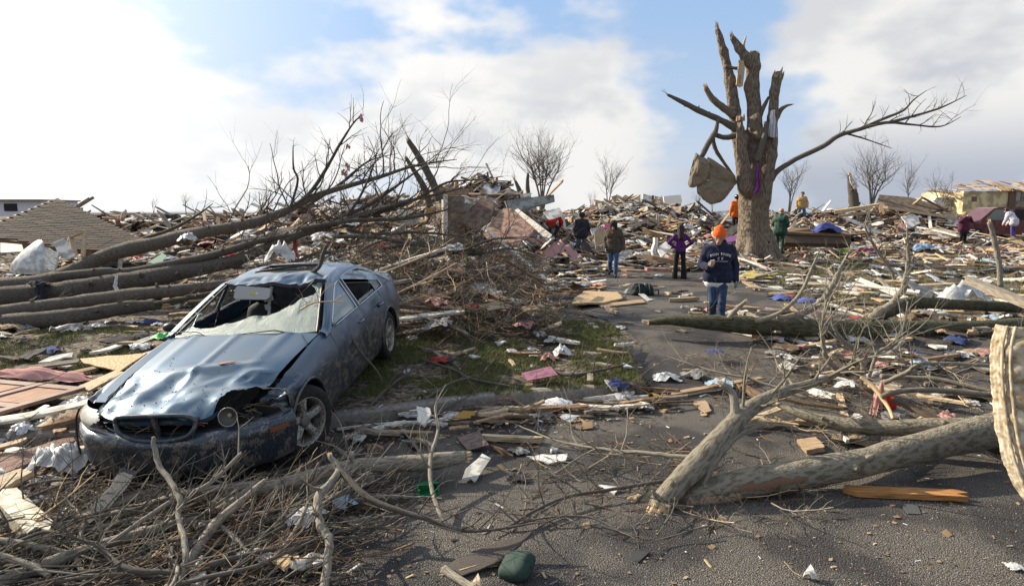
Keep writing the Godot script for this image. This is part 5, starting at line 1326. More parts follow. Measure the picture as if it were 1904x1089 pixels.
# ---------------------------------------------------------------- sheets, boards and built things
# a sheet of material given by its corners in the world, with real thickness and a little warp
func panel(called: String, label: String, category: String, pts: Array, th: float, m: Material, o := {}) -> Node3D:
	var mid := Vector3.ZERO
	for q in pts: mid += q / pts.size()
	var n := Vector3.ZERO
	for i in pts.size():
		n += (pts[i] - mid).cross(pts[(i + 1) % pts.size()] - mid)
	n = n.normalized()
	if n.y < 0.0: n = -n
	var x: Vector3 = (pts[1] - pts[0]).normalized()
	x = (x - n * x.dot(n)).normalized()
	var z := x.cross(n)
	var poly := PackedVector2Array()
	var rag: float = o.get("rag", 0.0)
	for i in pts.size():
		var a: Vector3 = pts[i] - mid
		var b: Vector3 = pts[(i + 1) % pts.size()] - mid
		var steps := 5 if rag > 0.0 else 1
		for k in steps:
			var q := a.lerp(b, float(k) / steps)
			var w := Vector2(q.dot(x), q.dot(z))
			if k > 0: w += Vector2(R(-1, 1), R(-1, 1)) * rag * a.distance_to(b)
			poly.append(w)
	var t := thing(called, label, category, Transform3D(Basis(x, n, z), mid), o.get("group", ""))
	var mb := Mb.new()
	var bend: float = o.get("bend", 0.0)
	var size := 0.0
	for w in poly: size = maxf(size, w.length())
	mb.slab(poly, Transform3D(), -th / 2, th / 2, Color(1, 1, 1), func(w: Vector3): return w + Vector3(0, bend * (w.x * w.x - w.z * w.z) / maxf(size, 0.01), 0))
	obj(o.get("part", "sheet"), mb, m, t)
	return t

# a squared timber between two points
func beam(called: String, label: String, category: String, a: Vector3, b: Vector3, w: float, h: float, m: Material, o := {}) -> Node3D:
	var t := thing(called, label, category, look(a, b - a), o.get("group", ""))
	var L := (b - a).length()
	var mb := Mb.new()
	if o.get("jagged", true):
		var poly := PackedVector2Array([Vector2(0, -w / 2), Vector2(L * 0.5, -w * 0.5), Vector2(L - w * R(0, 1.2), -w / 2), Vector2(L, -w * 0.1), Vector2(L - w * 0.8, w * 0.1), Vector2(L - w * R(0, .5), w / 2), Vector2(L * 0.4, w * 0.5), Vector2(w * R(0, .8), w / 2), Vector2(-w * 0.3, 0)])
		mb.slab(poly, Transform3D(), -h / 2, h / 2)
	else:
		mb.box(at(L / 2, 0, 0), Vector3(L, h, w))
	obj("board", mb, m, t)
	return t

func blob_sheet(called: String, label: String, category: String, where: Vector3, size: Vector3, m: Material, turn := 0.0, group := "") -> Node3D:     # crumpled cloth or film lying on something
	var t := thing(called, label, category, at(where.x, where.y, where.z, turn), group)
	var ph := R(0, 90)
	var mb := Mb.new()
	mb.grid(14, 12, func(u: float, v: float):
		var a := u * 2.0 - 1.0
		var b := v * 2.0 - 1.0
		var e := 1.0 + 0.35 * nz.get_noise_2d(atan2(b, a) * 9.0 + ph, ph)
		var q := Vector2(a, b) * e
		var hgt := maxf(0.0, 1.0 - q.length_squared() * 0.7)
		return Vector3(q.x * size.x * 0.5, size.y * (hgt * (0.5 + 0.55 * absf(nz.get_noise_2d(q.x * 11.0 + ph, q.y * 11.0))) + 0.22 * nz.get_noise_2d(q.x * 20.0, q.y * 20.0 + ph)), q.y * size.z * 0.5), false)
	obj("folds", mb, m, t)
	return t

func build_props() -> void:
	# ---- left: torn roof slope with its shingles one by one
	var P0 := Vector3(-13.7, 1.48, -16.3)
	var P1 := Vector3(-9.87, 1.25, -17.4)
	var T := Vector3(-13.95, 2.46, -20)
	var edge := [Vector3(-13.7, 1.48, -16.3), Vector3(-11.6, 1.18, -16.23), Vector3(-10.63, 1.07, -16.3), Vector3(-9.87, 1.25, -17.4), Vector3(-13.95, 2.46, -20)]
	var e1 := (P1 - P0).normalized()
	var nrm := (T - P0).cross(e1).normalized()
	if nrm.y < 0: nrm = -nrm
	var e2 := nrm.cross(e1)
	if e2.y < 0: e2 = -e2
	var roof := thing("house_roof", "brown shingled roof slope torn off and lying at the left", "roof", Transform3D(Basis(e1, nrm, e1.cross(nrm)), P0))
	var loc := func(q: Vector3) -> Vector2: return Vector2((q - P0).dot(e1), (q - P0).dot(e2))
	var poly := PackedVector2Array()
	for q in edge: poly.append(loc.call(q))
	var zs := 1.0 if e1.cross(nrm).dot(e2) > 0 else -1.0
	var flat := PackedVector2Array()
	for w in poly: flat.append(Vector2(w.x, w.y * zs))
	var mb := Mb.new()
	mb.slab(flat, Transform3D(), -0.16, -0.02)
	obj("deck", mb, M.wood_brown, roof)
	var sh := Mb.new()
	var shr := RandomNumberGenerator.new()
	sh.box(Transform3D(Basis(Vector3.RIGHT, 0.05 * zs)), Vector3(0.315, 0.012, 0.20))
	var shm := sh.mesh()
	var tones := []
	for c in [lin(.085, .062, .046), lin(.068, .051, .038), lin(.105, .076, .056), lin(.055, .044, .036)]: tones.append(mat(c, 0.95, {"tex": M.fine, "tri": 3.0}))
	var count := 0
	var far_ones := []
	var top := 0.0
	for w in poly: top = maxf(top, w.y)
	var row := 0
	var bot := 0.0
	for w in poly: bot = minf(bot, w.y)
	while bot + row * 0.15 < top:
		var y := bot + row * 0.15 + 0.08
		var x0 := 1e9
		var x1 := -1e9
		for i in 5:
			var a := poly[i]; var b := poly[(i + 1) % 5]
			if (a.y - y) * (b.y - y) < 0.0:
				var xx := lerpf(a.x, b.x, (y - a.y) / (b.y - a.y))
				x0 = minf(x0, xx); x1 = maxf(x1, xx)
		var x := x0 + 0.16 * (row % 2)
		while x < x1 - 0.1:
			var xf := Transform3D(Basis(Vector3.UP, R(-.02, .02)), Vector3(x + 0.15, R(0, .006), y * zs))
			if x > 0.3 and count < 300:
				obj("shingle", shm, tones[rng.randi() % 4], roof, xf); count += 1
			else: far_ones.append(xf)
			x += 0.325
		row += 1
	var mm := MultiMesh.new()
	mm.transform_format = MultiMesh.TRANSFORM_3D; mm.mesh = shm; mm.instance_count = far_ones.size()
	for i in far_ones.size(): mm.set_instance_transform(i, far_ones[i])
	var mi := MultiMeshInstance3D.new()
	mi.name = "shingle_courses"; mi.multimesh = mm; mi.material_override = tones[0]
	roof.add_child(mi, true)
	mi.set_meta("kind", "stuff")
	for k in 3:
		mb = Mb.new()
		var a: Vector3 = [edge[0], edge[1], edge[4]][k]; var b: Vector3 = [edge[1], edge[2], edge[0]][k]
		mb.box(roof.transform.affine_inverse() * look(a.lerp(b, 0.5) - nrm * 0.09, b - a, nrm), Vector3(a.distance_to(b), 0.16, 0.05))
		obj("fascia", mb, M.wood_brown if k < 2 else M.wood_white, roof)
	beam("rafter", "grey board jutting up behind the torn shingled roof", "board", Vector3(-13.75, 2.15, -20.5), Vector3(-13.18, 2.49, -20.5), .2, .06, M.wood_grey)
	panel("fallen_siding", "cream siding sheet sagging under the torn roof's lower left edge", "siding", [Vector3(-12.27, 1.27, -15.5), Vector3(-11.69, 1.24, -15.4), Vector3(-11.5, 1.08, -15.2), Vector3(-12.06, 1.06, -15.2)], .03, M.wood_white)
	# white wrapped things before it
	var wr := thing("wrapped_panel", "big white plastic wrapped slab leaning before the torn roof", "wrapped slab", Transform3D(Basis(), Vector3(-10.75, 0.61, -14.3)))
	mb = Mb.new()
	var q4 := shift([Vector3(-11.18, 0.65, -14.4), Vector3(-11.28, 0.88, -14.5), Vector3(-10.81, 1.34, -14.6), Vector3(-10.44, 1.32, -14.4), Vector3(-10.31, 0.7, -14.2)], wr.position)
	var qc := curve(q4 + [q4[0]], 5)
	var qm := Vector3.ZERO
	for e in q4: qm += e / 5.0
	for sd in [-1.0, 1.0]:
		mb.grid(qc.size() - 1, 5, func(u: float, v: float):
			var e: Vector3 = qc[int(round(u * (qc.size() - 1)))].lerp(qm, v)
			return e + Vector3(0.2, 0.1, 1.0).normalized() * sd * (0.10 * sqrt(1.0 - pow(1.0 - v, 2.0)) + 0.03 * nz.get_noise_3dv(e * 40.0)), sd < 0.0)
	obj("film", mb, M.plastic_clear, wr)
	panel("cabinet_panel", "pale cabinet side with a slot, left of the wooden frame", "cabinet", [Vector3(-10.12, 1.25, -14), Vector3(-9.73, 1.14, -13.9), Vector3(-9.76, 0.75, -13.7), Vector3(-9.99, 0.8, -13.8)], .05, M.wood_white, {"rag": .05})
	panel("wallboard", "jagged white wallboard piece beside the wooden frame", "wallboard", [Vector3(-10.15, 1.3, -14.2), Vector3(-9.93, 1.43, -14.3), Vector3(-9.69, 1.33, -14.2), Vector3(-9.49, 1.04, -14), Vector3(-9.63, 1, -13.9)], .02, M.drywall, {"rag": .08})
	var fr := thing("wooden_frame", "small pale wooden box frame standing on its corner", "frame", Transform3D(Basis(), Vector3(-9.66, 0.99, -14.3)))
	for s in [[0, 1], [1, 2], [2, 3], [3, 0], [0, 4], [2, 5]]:
		var c := [Vector3(-9.69, 1.47, -14.2), Vector3(-9.24, 1.6, -14), Vector3(-9.26, 1.05, -13.9), Vector3(-9.55, 1.05, -14.1), Vector3(-10.06, 1.36, -14.7), Vector3(-9.73, 1.05, -14.5)]
		mb = Mb.new()
		mb.box(look((c[s[0]] + c[s[1]]) / 2 - fr.position, c[s[1]] - c[s[0]]), Vector3(c[s[0]].distance_to(c[s[1]]), .04, .09))
		obj("rail", mb, M.wood_pale, fr)
	blob_sheet("dark_rag", "dark navy rag draped over the thickest fallen log", "rag", Vector3(-9.25, 0.59, -12.5), Vector3(.42, .16, .34), mat(lin(.012, .013, .022), 1.0))
	cloth("rag", "front flap of dark cloth hanging off the thickest fallen log", "rag", Vector3(-9.09, 0.57, -12.35), Vector3(.4, -.26, .03), Vector3(.05, 0, .1), lin(.012, .013, .022), .04)
	cloth("plastic_strip", "torn white plastic strip knotted round the fallen logs", "plastic strip", Vector3(-7.64, 0.8, -12.4), Vector3(.12, -.42, .04), Vector3(.1, 0, .1), lin(.6, .6, .6), .05)
	blob_sheet("plastic_bag", "white plastic bag snagged on the uppermost fallen log", "plastic bag", Vector3(-6.91, 1.42, -13.8), Vector3(.35, .22, .3), M.plastic_clear)
	blob_sheet("red_cloth", "bright red cloth spread between the fallen limbs", "cloth", Vector3(-6.47, 1, -14.6), Vector3(.5, .16, .5), mat(lin(.55, .02, .015), .8))
	cloth("red_flag", "red cloth strip hanging upright behind the car roof", "cloth", Vector3(-4.7, 1.5, -14), Vector3(.16, -.62, .04), Vector3(.05, 0, .1), lin(.4, .03, .03), .05)
	blob_sheet("white_cloth", "crumpled white cloth standing behind the car's sunroof", "cloth", Vector3(-4.12, 1.17, -11.5), Vector3(.5, .4, .3), M.white)
	panel("green_sheet", "dark green plastic sheet lying among the fallen limbs", "plastic sheet", [Vector3(-8.06, 0.91, -14.2), Vector3(-8.04, 1.06, -14.8), Vector3(-7.84, 1.05, -14.6), Vector3(-7.62, 0.87, -14)], .01, mat(lin(.03, .14, .07), .5), {"rag": .05})
	for q in [Vector3(-3.26, 4, -14.2), Vector3(-3.56, 3.43, -14.3), Vector3(-3.66, 2.87, -14.3), Vector3(-3.61, 3, -14.4)]:
		tuft("insulation_tuft", "pink insulation tuft caught in the upper twigs of the fallen crown, %s" % ["topmost", "second from top", "lowest", "third from top"][tuft_n % 4], q, R(.035, .06))
		tuft_n += 1
	# ---- left lawn: door, sheets
	door_panel()
	panel("osb_sheet", "pale sunlit chipboard sheet left of the car's bonnet", "chipboard", [Vector3(-5.94, 0.01, -8.68), Vector3(-4.9, 0.12, -8.49), Vector3(-4.99, 0, -8.01), Vector3(-5.77, -0.02, -8.5)], .018, M.plywood, {"rag": .02})
	panel("board", "pale board lying from the brown door to the car", "board", [Vector3(-5.03, -0.01, -7.25), Vector3(-5.04, 0, -8.01), Vector3(-4.87, 0, -7.91), Vector3(-4.79, -0.01, -7.11)], .03, M.wood_pale)
	blob_sheet("insulation_roll", "long ragged pink insulation strip beyond the brown door", "insulation", Vector3(-6.11, -0.07, -7.84), Vector3(1.5, .22, .3), M.foam_pink, .1)
	blob_sheet("green_wrapper", "bright green plastic wrapper by the car's mirror", "wrapper", Vector3(-5.46, 0.04, -9.91), Vector3(.34, .14, .24), mat(lin(.06, .42, .07), .45))
	panel("plank", "dull pinkish weathered plank at the left edge before the car", "plank", [Vector3(-4.52, -0.15, -5.35), Vector3(-4.3, -0.17, -6.08), Vector3(-4.16, -0.2, -5.93), Vector3(-4.27, -0.18, -5.15)], .035, mat(lin(.27, .17, .14), .85, {"tex": M.woodt, "tri": Vector3(.4, 5, 5)}))
	panel("plank", "splintered bright yellow plank at the left edge", "plank", [Vector3(-4.02, -0.05, -4.75), Vector3(-3.81, 0.02, -4.8), Vector3(-3.68, 0.01, -4.75), Vector3(-3.87, -0.09, -4.6)], .04, M.wood_pale, {"rag": .03})
	blob_sheet("plastic_film", "dirty clear plastic film by the bumper's left end", "plastic film", Vector3(-3.88, -0.17, -5.33), Vector3(.5, .3, .35), M.plastic_clear)
	beam("painted_timber", "thick cream painted timber lying in the twigs at lower left", "timber", Vector3(-3.72, -0.07, -4.5), Vector3(-3.02, -0.1, -3.95), .16, .1, mat(lin(.66, .6, .45), .7, {"tex": M.patches, "tri": 2.0}))
	panel("shingle_strip", "long grey shingle strip torn to points before the bumper", "shingle strip", [Vector3(-3.08, -0.19, -4.25), Vector3(-3.05, -0.12, -4.4), Vector3(-3.03, -0.05, -4.65), Vector3(-3.06, 0.01, -4.84), Vector3(-2.9, -0.01, -4.79), Vector3(-2.89, -0.07, -4.6), Vector3(-2.91, -0.11, -4.35), Vector3(-2.96, -0.17, -4.21)], .008, M.shingle_grey, {"rag": .03, "bend": .06})
	panel("shingle_scrap", "flat grey shingle under the twigs at the bottom, left of the knobbly branch", "shingle", [Vector3(-1.45, -0.28, -3.72), Vector3(-1.5, -0.23, -3.96), Vector3(-1.31, -0.23, -3.96), Vector3(-1.33, -0.3, -3.77)], .008, M.shingle_grey, {"rag": .03})
	panel("shingle_scrap", "dusty grey shingle under the slanting limb", "shingle", [Vector3(-2.69, -0.28, -3.77), Vector3(-2.67, -0.25, -3.86), Vector3(-2.61, -0.24, -4.06), Vector3(-2.56, -0.26, -3.96)], .008, M.shingle_grey, {"rag": .03})
	beam("board", "rough yellow board under the thick pale limb", "board", Vector3(-2.21, -0.26, -4.6), Vector3(-1.92, -0.23, -4.7), .07, .03, M.wood_pale)
	# ---- asphalt in front
	panel("roofing_sheet", "curled brown roofing sheet on the asphalt at bottom centre", "roofing sheet", [Vector3(-0.42, -0.27, -3.88), Vector3(-0.35, -0.22, -3.95), Vector3(-0.1, -0.17, -4.05), Vector3(0.15, -0.15, -4.08), Vector3(0.03, -0.19, -3.98), Vector3(-0.06, -0.2, -3.9), Vector3(-0.31, -0.26, -3.78)], .012, M.shingle, {"rag": .03, "bend": .12})
	var cu := thing("cushion", "dark green padded cushion beside the brown roofing sheet", "cushion", Transform3D(Basis.from_euler(Vector3(.35, -.5, .3)), Vector3(0.03, -0.21, -3.82)))
	mb = Mb.new()
	mb.grid(24, 14, func(u: float, v: float):
		var a := TAU * u
		var b := PI * (v - 0.5)
		var cx := signf(cos(a)) * pow(absf(cos(a)), .45)
		var cz := signf(sin(a)) * pow(absf(sin(a)), .45)
		var cb := pow(maxf(cos(b), 0.0), .5)
		return Vector3(cx * cb * .108 * (1 + .1 * nz.get_noise_2d(a * 9, b * 9)), sin(b) * .062 + .008 * nz.get_noise_2d(cx * 40, cz * 40), cz * cb * .105), false)
	obj("cover", mb, mat(lin(.022, .042, .033), .8, {"nrm": M.bump, "ns": .3, "tri": 3.0}), cu)
	var gb := thing("green_box", "bright green plastic box lying open on the asphalt", "box", Transform3D(Basis(Vector3.UP, .35), Vector3(-0.69, -0.27, -5.02)))
	mb = Mb.new()
	mb.slab(PackedVector2Array([Vector2(-.08, -.05), Vector2(.08, -.05), Vector2(.085, .05), Vector2(-.085, .055)]), Transform3D(), 0.0, .012)
	mb.box(at(0, .035, -.055), Vector3(.17, .07, .012))
	mb.box(at(-.08, .03, 0), Vector3(.012, .06, .11))
	mb.box(at(.08, .03, 0), Vector3(.012, .06, .11))
	var gm := mat(lin(.02, .22, .075), .35)
	obj("tray", mb, gm, gb)
	mb = Mb.new()
	mb.box(Transform3D(Basis(Vector3.RIGHT, -.5), Vector3(0, .075, 0)), Vector3(.175, .012, .1))
	obj("lid", mb, gm, gb)
	panel("torn_board", "torn pale grey board with a black rip", "board", [Vector3(-0.43, -0.24, -5.2), Vector3(-0.4, -0.22, -5.39), Vector3(-0.3, -0.18, -5.53), Vector3(-0.27, -0.16, -5.6), Vector3(-0.19, -0.15, -5.5), Vector3(-0.27, -0.23, -5.28), Vector3(-0.31, -0.25, -5.16), Vector3(-0.35, -0.23, -5.22)], .008, M.grey_pale)
	panel("floor_tile", "brown square tile propped on the pale plank", "tile", [Vector3(-0.55, -0.23, -6.21), Vector3(-0.33, -0.18, -6.26), Vector3(-0.22, -0.2, -5.93), Vector3(-0.42, -0.25, -5.91)], .012, mat(lin(.15, .105, .085), .6, {"tex": M.patches, "tri": 3.0}))
	beam("plank", "short split pale plank right of the brown tile", "plank", Vector3(-0.3, -0.23, -6.23), Vector3(0.3, -0.23, -6.15), .07, .05, M.wood_pale)
	panel("foam_board", "torn flat white board lying on the asphalt at centre", "board", [Vector3(0.13, -0.24, -5.75), Vector3(0.52, -0.23, -5.77), Vector3(0.49, -0.24, -5.65), Vector3(0.33, -0.26, -5.6)], .012, M.white, {"rag": .04})
	panel("foam_scrap", "small white curved scrap left of the torn yellow limb end", "scrap", [Vector3(0.72, -0.26, -5.12), Vector3(0.78, -0.23, -5.1), Vector3(0.89, -0.26, -5.08), Vector3(0.83, -0.25, -4.98)], .012, M.white, {"rag": .03})
	panel("purple_sheet", "dusty purple rectangular sheet on the grass", "sheet", [Vector3(0.12, -0.03, -8.01), Vector3(0.49, 0.08, -7.94), Vector3(0.56, 0.04, -7.66), Vector3(0.19, -0.06, -7.76)], .012, mat(lin(.2, .075, .13), .7, {"tex": M.patches, "tri": 2.0}))
	blob_sheet("paper_bag", "crumpled white bag standing on the sunlit grass", "paper bag", Vector3(0.72, -0.02, -9.12), Vector3(.24, .2, .2), M.paper)
	blob_sheet("pink_scrap", "pink tuft on the sunlit grass left of the white bag", "insulation", Vector3(0.5, -0.04, -8.86), Vector3(.18, .14, .16), M.foam_pink)
	blob_sheet("plastic_bag", "white plastic bag at the driveway's edge", "plastic bag", Vector3(2.08, -0.21, -8.47), Vector3(.34, .12, .3), M.plastic_clear)
	blob_sheet("paper", "crumpled grey-white paper lying over the kerb at centre", "paper", [Vector3(0.53, -0.23, -7.36)][0], Vector3(.36, .1, .24), M.paper)
	panel("paper_scrap", "white torn scrap in the gutter below the grey paper", "paper", [Vector3(0.52, -0.22, -6.84), Vector3(0.59, -0.2, -6.9), Vector3(0.75, -0.23, -6.9), Vector3(0.63, -0.25, -6.75)], .006, M.paper, {"rag": .06})
	panel("plaster_chunk", "ragged whitish chunk standing by the kerb near the front wheel", "plaster", [Vector3(-0.91, 0.15, -6), Vector3(-0.78, 0.15, -5.95), Vector3(-0.76, 0.1, -5.9), Vector3(-0.82, 0.03, -5.8), Vector3(-0.88, 0.05, -5.85)], .03, M.drywall, {"rag": .06})
	panel("yellow_scrap", "folded mustard yellow scrap in the gutter", "scrap", [Vector3(-0.65, -0.24, -6.84), Vector3(-0.54, -0.17, -6.94), Vector3(-0.4, -0.21, -6.96), Vector3(-0.43, -0.24, -6.82)], .01, mat(lin(.35, .2, .04), .6))
	var yb := thing("yellow_bucket", "small yellow plastic container on its side beside planks", "container", Transform3D(Basis.from_euler(Vector3(0, .5, 1.4)), Vector3(1.72, -0.23, -7.58)))
	mb = Mb.new()
	mb.tube([Vector3(0, -.06, 0), Vector3(0, .06, 0)], [.055, .065], 14, Color(1, 1, 1), false)
	obj("body", mb, mat(lin(.6, .42, .03), .4), yb)
	panel("white_board", "broken white board by the yellow container", "board", [Vector3(1.23, -0.17, -7.57), Vector3(1.41, -0.15, -7.65), Vector3(1.42, -0.22, -7.5), Vector3(1.27, -0.22, -7.48)], .012, M.white, {"rag": .05})
	beam("plank", "long thin plank pointing from the yellow container up the street", "plank", Vector3(1.25, -0.24, -7.38), Vector3(3.35, -0.18, -8.39), .1, .03, M.wood)
	beam("plank", "second thin plank beside the yellow container", "plank", Vector3(1.17, -0.25, -7.22), Vector3(1.73, -0.24, -7.38), .12, .03, M.wood_brown)
	panel("plywood_piece", "small rusty plywood piece on bare asphalt", "plywood", [Vector3(2.16, -0.25, -7.5), Vector3(2.32, -0.24, -7.52), Vector3(2.28, -0.25, -7.14), Vector3(2.19, -0.25, -7.08)], .015, M.wood, {"rag": .03})
	beam("plank", "orange split plank lying below the thick smooth limb", "plank", Vector3(2.73, -0.24, -5), Vector3(3.63, -0.23, -4.88), .13, .045, mat(lin(.40, .2, .07), .7, {"tex": M.woodt, "tri": Vector3(.4, 6, 6)}))
	beam("metal_strip", "thin grey metal strip above the orange plank", "metal strip", Vector3(3.01, -0.23, -5.12), Vector3(3.32, -0.23, -5), .02, .01, M.metal, {"jagged": false})
	panel("slate", "dark slate piece on the asphalt at bottom right of centre", "slate", [Vector3(0.79, -0.27, -4.07), Vector3(0.89, -0.26, -4.13), Vector3(0.92, -0.26, -4.07), Vector3(0.82, -0.26, -3.95)], .008, M.felt)
	panel("slate", "grey slate piece below the orange plank", "slate", [Vector3(3.03, -0.26, -4.78), Vector3(3.17, -0.26, -4.8), Vector3(3.1, -0.27, -4.64), Vector3(3, -0.26, -4.64)], .008, M.shingle_grey)
	blob_sheet("insulation_clump", "long pink insulation clump standing beside the red bucket", "insulation", Vector3(4.13, -0.25, -7.04), Vector3(.14, .5, .14), M.foam_pink)
	var rb := thing("red_bucket", "broken red plastic bucket in the twigs near the mattress", "bucket", Transform3D(Basis.from_euler(Vector3(.2, 0, .2)), Vector3(4.28, -0.25, -7.08)))
	mb = Mb.new()
	mb.tube([Vector3(0, 0, 0), Vector3(0, .17, 0)], [.065, .08], 16, Color(1, 1, 1), false)
	obj("body", mb, mat(lin(.6, .035, .02), .35), rb)
	blob_sheet("insulation_scrap", "pale pink insulation scrap beside the mattress", "insulation", Vector3(4.7, -0.24, -6.73), Vector3(.24, .16, .2), M.foam_pink)
	panel("corrugated_card", "small corrugated tan card by the forked limb", "cardboard", [Vector3(4.3, -0.25, -6.75), Vector3(4.51, -0.19, -6.82), Vector3(4.44, -0.21, -6.6), Vector3(4.36, -0.25, -6.67)], .012, M.wood_pale)
	panel("wood_block", "pale broken wood block between the two limbs", "wood", [Vector3(2.82, -0.25, -6.15), Vector3(3.01, -0.22, -6.15), Vector3(2.97, -0.23, -5.89), Vector3(2.79, -0.25, -5.87)], .05, M.wood, {"rag": .04})
	build_mattress()

var tuft_n := 0
func tuft(called: String, label: String, q: Vector3, r: float, group := "") -> Node3D:
	var t := thing(called, label, "insulation", Transform3D(Basis(), q), group)
	var mb := Mb.new()
	for k in 7: mb.ball(Vector3(R(-1, 1), R(-1.6, 1.6), R(-1, 1)) * r, Vector3(r * R(.3, .8), r * R(.5, 1.3), r * R(.3, .8)), 8, 5)
	obj("fibres", mb, M.foam_pink, t)
	return t

func door_panel() -> void:
	var c := [Vector3(-6.32, 0.01, -6.69), Vector3(-6.11, 0.01, -7.51), Vector3(-4.87, 0.01, -7.17), Vector3(-5, 0, -6.34)]
	var x: Vector3 = (c[2] - c[1]).normalized()
	var z: Vector3 = (c[0] - c[1]).normalized()
	var w: float = c[1].distance_to(c[2])
	var l := 1.9
	var y := z.cross(x).normalized()
	if y.y < 0: y = -y
	var t := thing("door", "brown panelled house door lying flat on the left lawn", "door", Transform3D(Basis(x, y, x.cross(y)), c[1]))
	var sz := 1.0 if x.cross(y).dot(z) > 0 else -1.0
	var m := mat(lin(.30, .2, .16), .55, {"tex": M.woodt, "tri": Vector3(3, 3, .4)})
	var mb := Mb.new()
	mb.box(at(w / 2, -.012, sz * l / 2), Vector3(w, .02, l))
	obj("leaf", mb, m, t)
	for k in [[0.0, .1, 0.0, l], [w - .1, w, 0.0, l], [w / 2 - .05, w / 2 + .05, .0, l]]:
		mb = Mb.new()
		mb.box(at((k[0] + k[1]) / 2, .006, sz * (k[2] + k[3]) / 2), Vector3(k[1] - k[0], .022, k[3] - k[2]))
		obj("stile", mb, m, t)
	for k in [0.06, .75, l - .06]:
		for s in [0.25, .75]:
			mb = Mb.new()
			mb.box(at(w * s, .0055, sz * k), Vector3(w / 2 - .156, .02, .12))
			obj("rail", mb, m, t)
	for s in [.25, .75]:
		for k in [[.15, .66], [.84, l - .15]]:
			mb = Mb.new()
			mb.box(at(w * s, .004, sz * (k[0] + k[1]) / 2), Vector3(w / 2 - .24, .012, k[1] - k[0]))
			obj("raised_panel", mb, mat(lin(.34, .17, .08), .5, {"tex": M.woodt, "tri": Vector3(3, 3, .4)}), t)

# quilted mattress standing on edge at the right
func build_mattress() -> void:
	var e := curve([Vector3(3.69, 1.16, -4.75), Vector3(3.63, 1.03, -4.7), Vector3(3.58, 0.85, -4.62), Vector3(3.56, 0.66, -4.55), Vector3(3.52, 0.5, -4.45), Vector3(3.51, 0.3, -4.35), Vector3(3.53, 0.12, -4.25), Vector3(3.57, 0, -4.15)], 5)
	var t := thing("mattress", "dirty quilted white mattress standing on edge at the right border", "mattress", Transform3D(Basis(), e[e.size() - 1]))
	var b := t.position
	var m := mat(lin(.43, .37, .285), .9, {"tex": noise_tex(512, .012, 5, [[.3, lin(.42, .33, .2)], [.42, lin(.75, .66, .5)], [.55, lin(1, .97, .9)], [.7, lin(1.15, 1.12, 1.05)]], 0.0, FastNoiseLite.TYPE_SIMPLEX_SMOOTH, 41), "tri": 1.4, "nrm": M.bumpfine, "ns": .25, "rim": .3})
	var away := Vector3(0.8, 0.0, 0.6)
	var face := Vector3(-0.58, 0.18, 0.79).normalized()
	var mb: Mb
	# finer rows for the puffs
	mb = Mb.new()
	var fine := []
	for k in 121:
		var f := k / 120.0 * (e.size() - 1)
		var i := mini(int(f), e.size() - 2)
		fine.append((e[i] as Vector3).lerp(e[i + 1], f - i) - b)
	mb.grid(110, 120, func(u: float, v: float):
		var q: Vector3 = fine[int(round(v * 120))]
		var s := 0.03 + u * 1.5
		var puff := absf(sin(PI * (s / 0.15 + 0.1 * sin(v * 40.0)))) * absf(sin(PI * v * 8.0 + 0.9 * sin(s * 14.0)))
		return q + away * s + face * (0.045 * sqrt(puff) - 0.02) + 0.01 * nz.get_noise_3dv(q * 30.0 + away * s * 30.0) * face, true)
	obj("quilted_face", mb, m, t)
	mb = Mb.new()
	mb.grid(16, 120, func(u: float, v: float):
		var q: Vector3 = fine[int(round(v * 120))]
		var rib := 0.006 * absf(sin(u * PI * 4.0))
		return q + away * (0.035 - 0.02 * u) + Vector3(-0.32, 0, -1.0).normalized() * (0.11 * u - 0.015) + Vector3(-1, 0, 0) * (0.012 * sin(u * PI) + rib + 0.012 * nz.get_noise_2d(v * 90.0, u * 9.0) + 0.006 * nz.get_noise_2d(v * 400.0, u * 14.0)), false)
	obj("side_border", mb, mat(lin(.44, .39, .31), .9, {"tex": m.albedo_texture, "tri": 2.2, "nrm": M.bump, "ns": .5}), t)
	for off in [0.0, 0.05]:
		mb = Mb.new()
		var line := []
		for k in range(0, 121, 2): line.append(fine[k] + away * (0.01 + off) + face * (0.022 + 0.01 * nz.get_noise_1d(k * 4.0 + off * 900)))
		mb.tube(line, taper(line.size(), .011, .011), 6)
		obj("piping", mb, m, t)

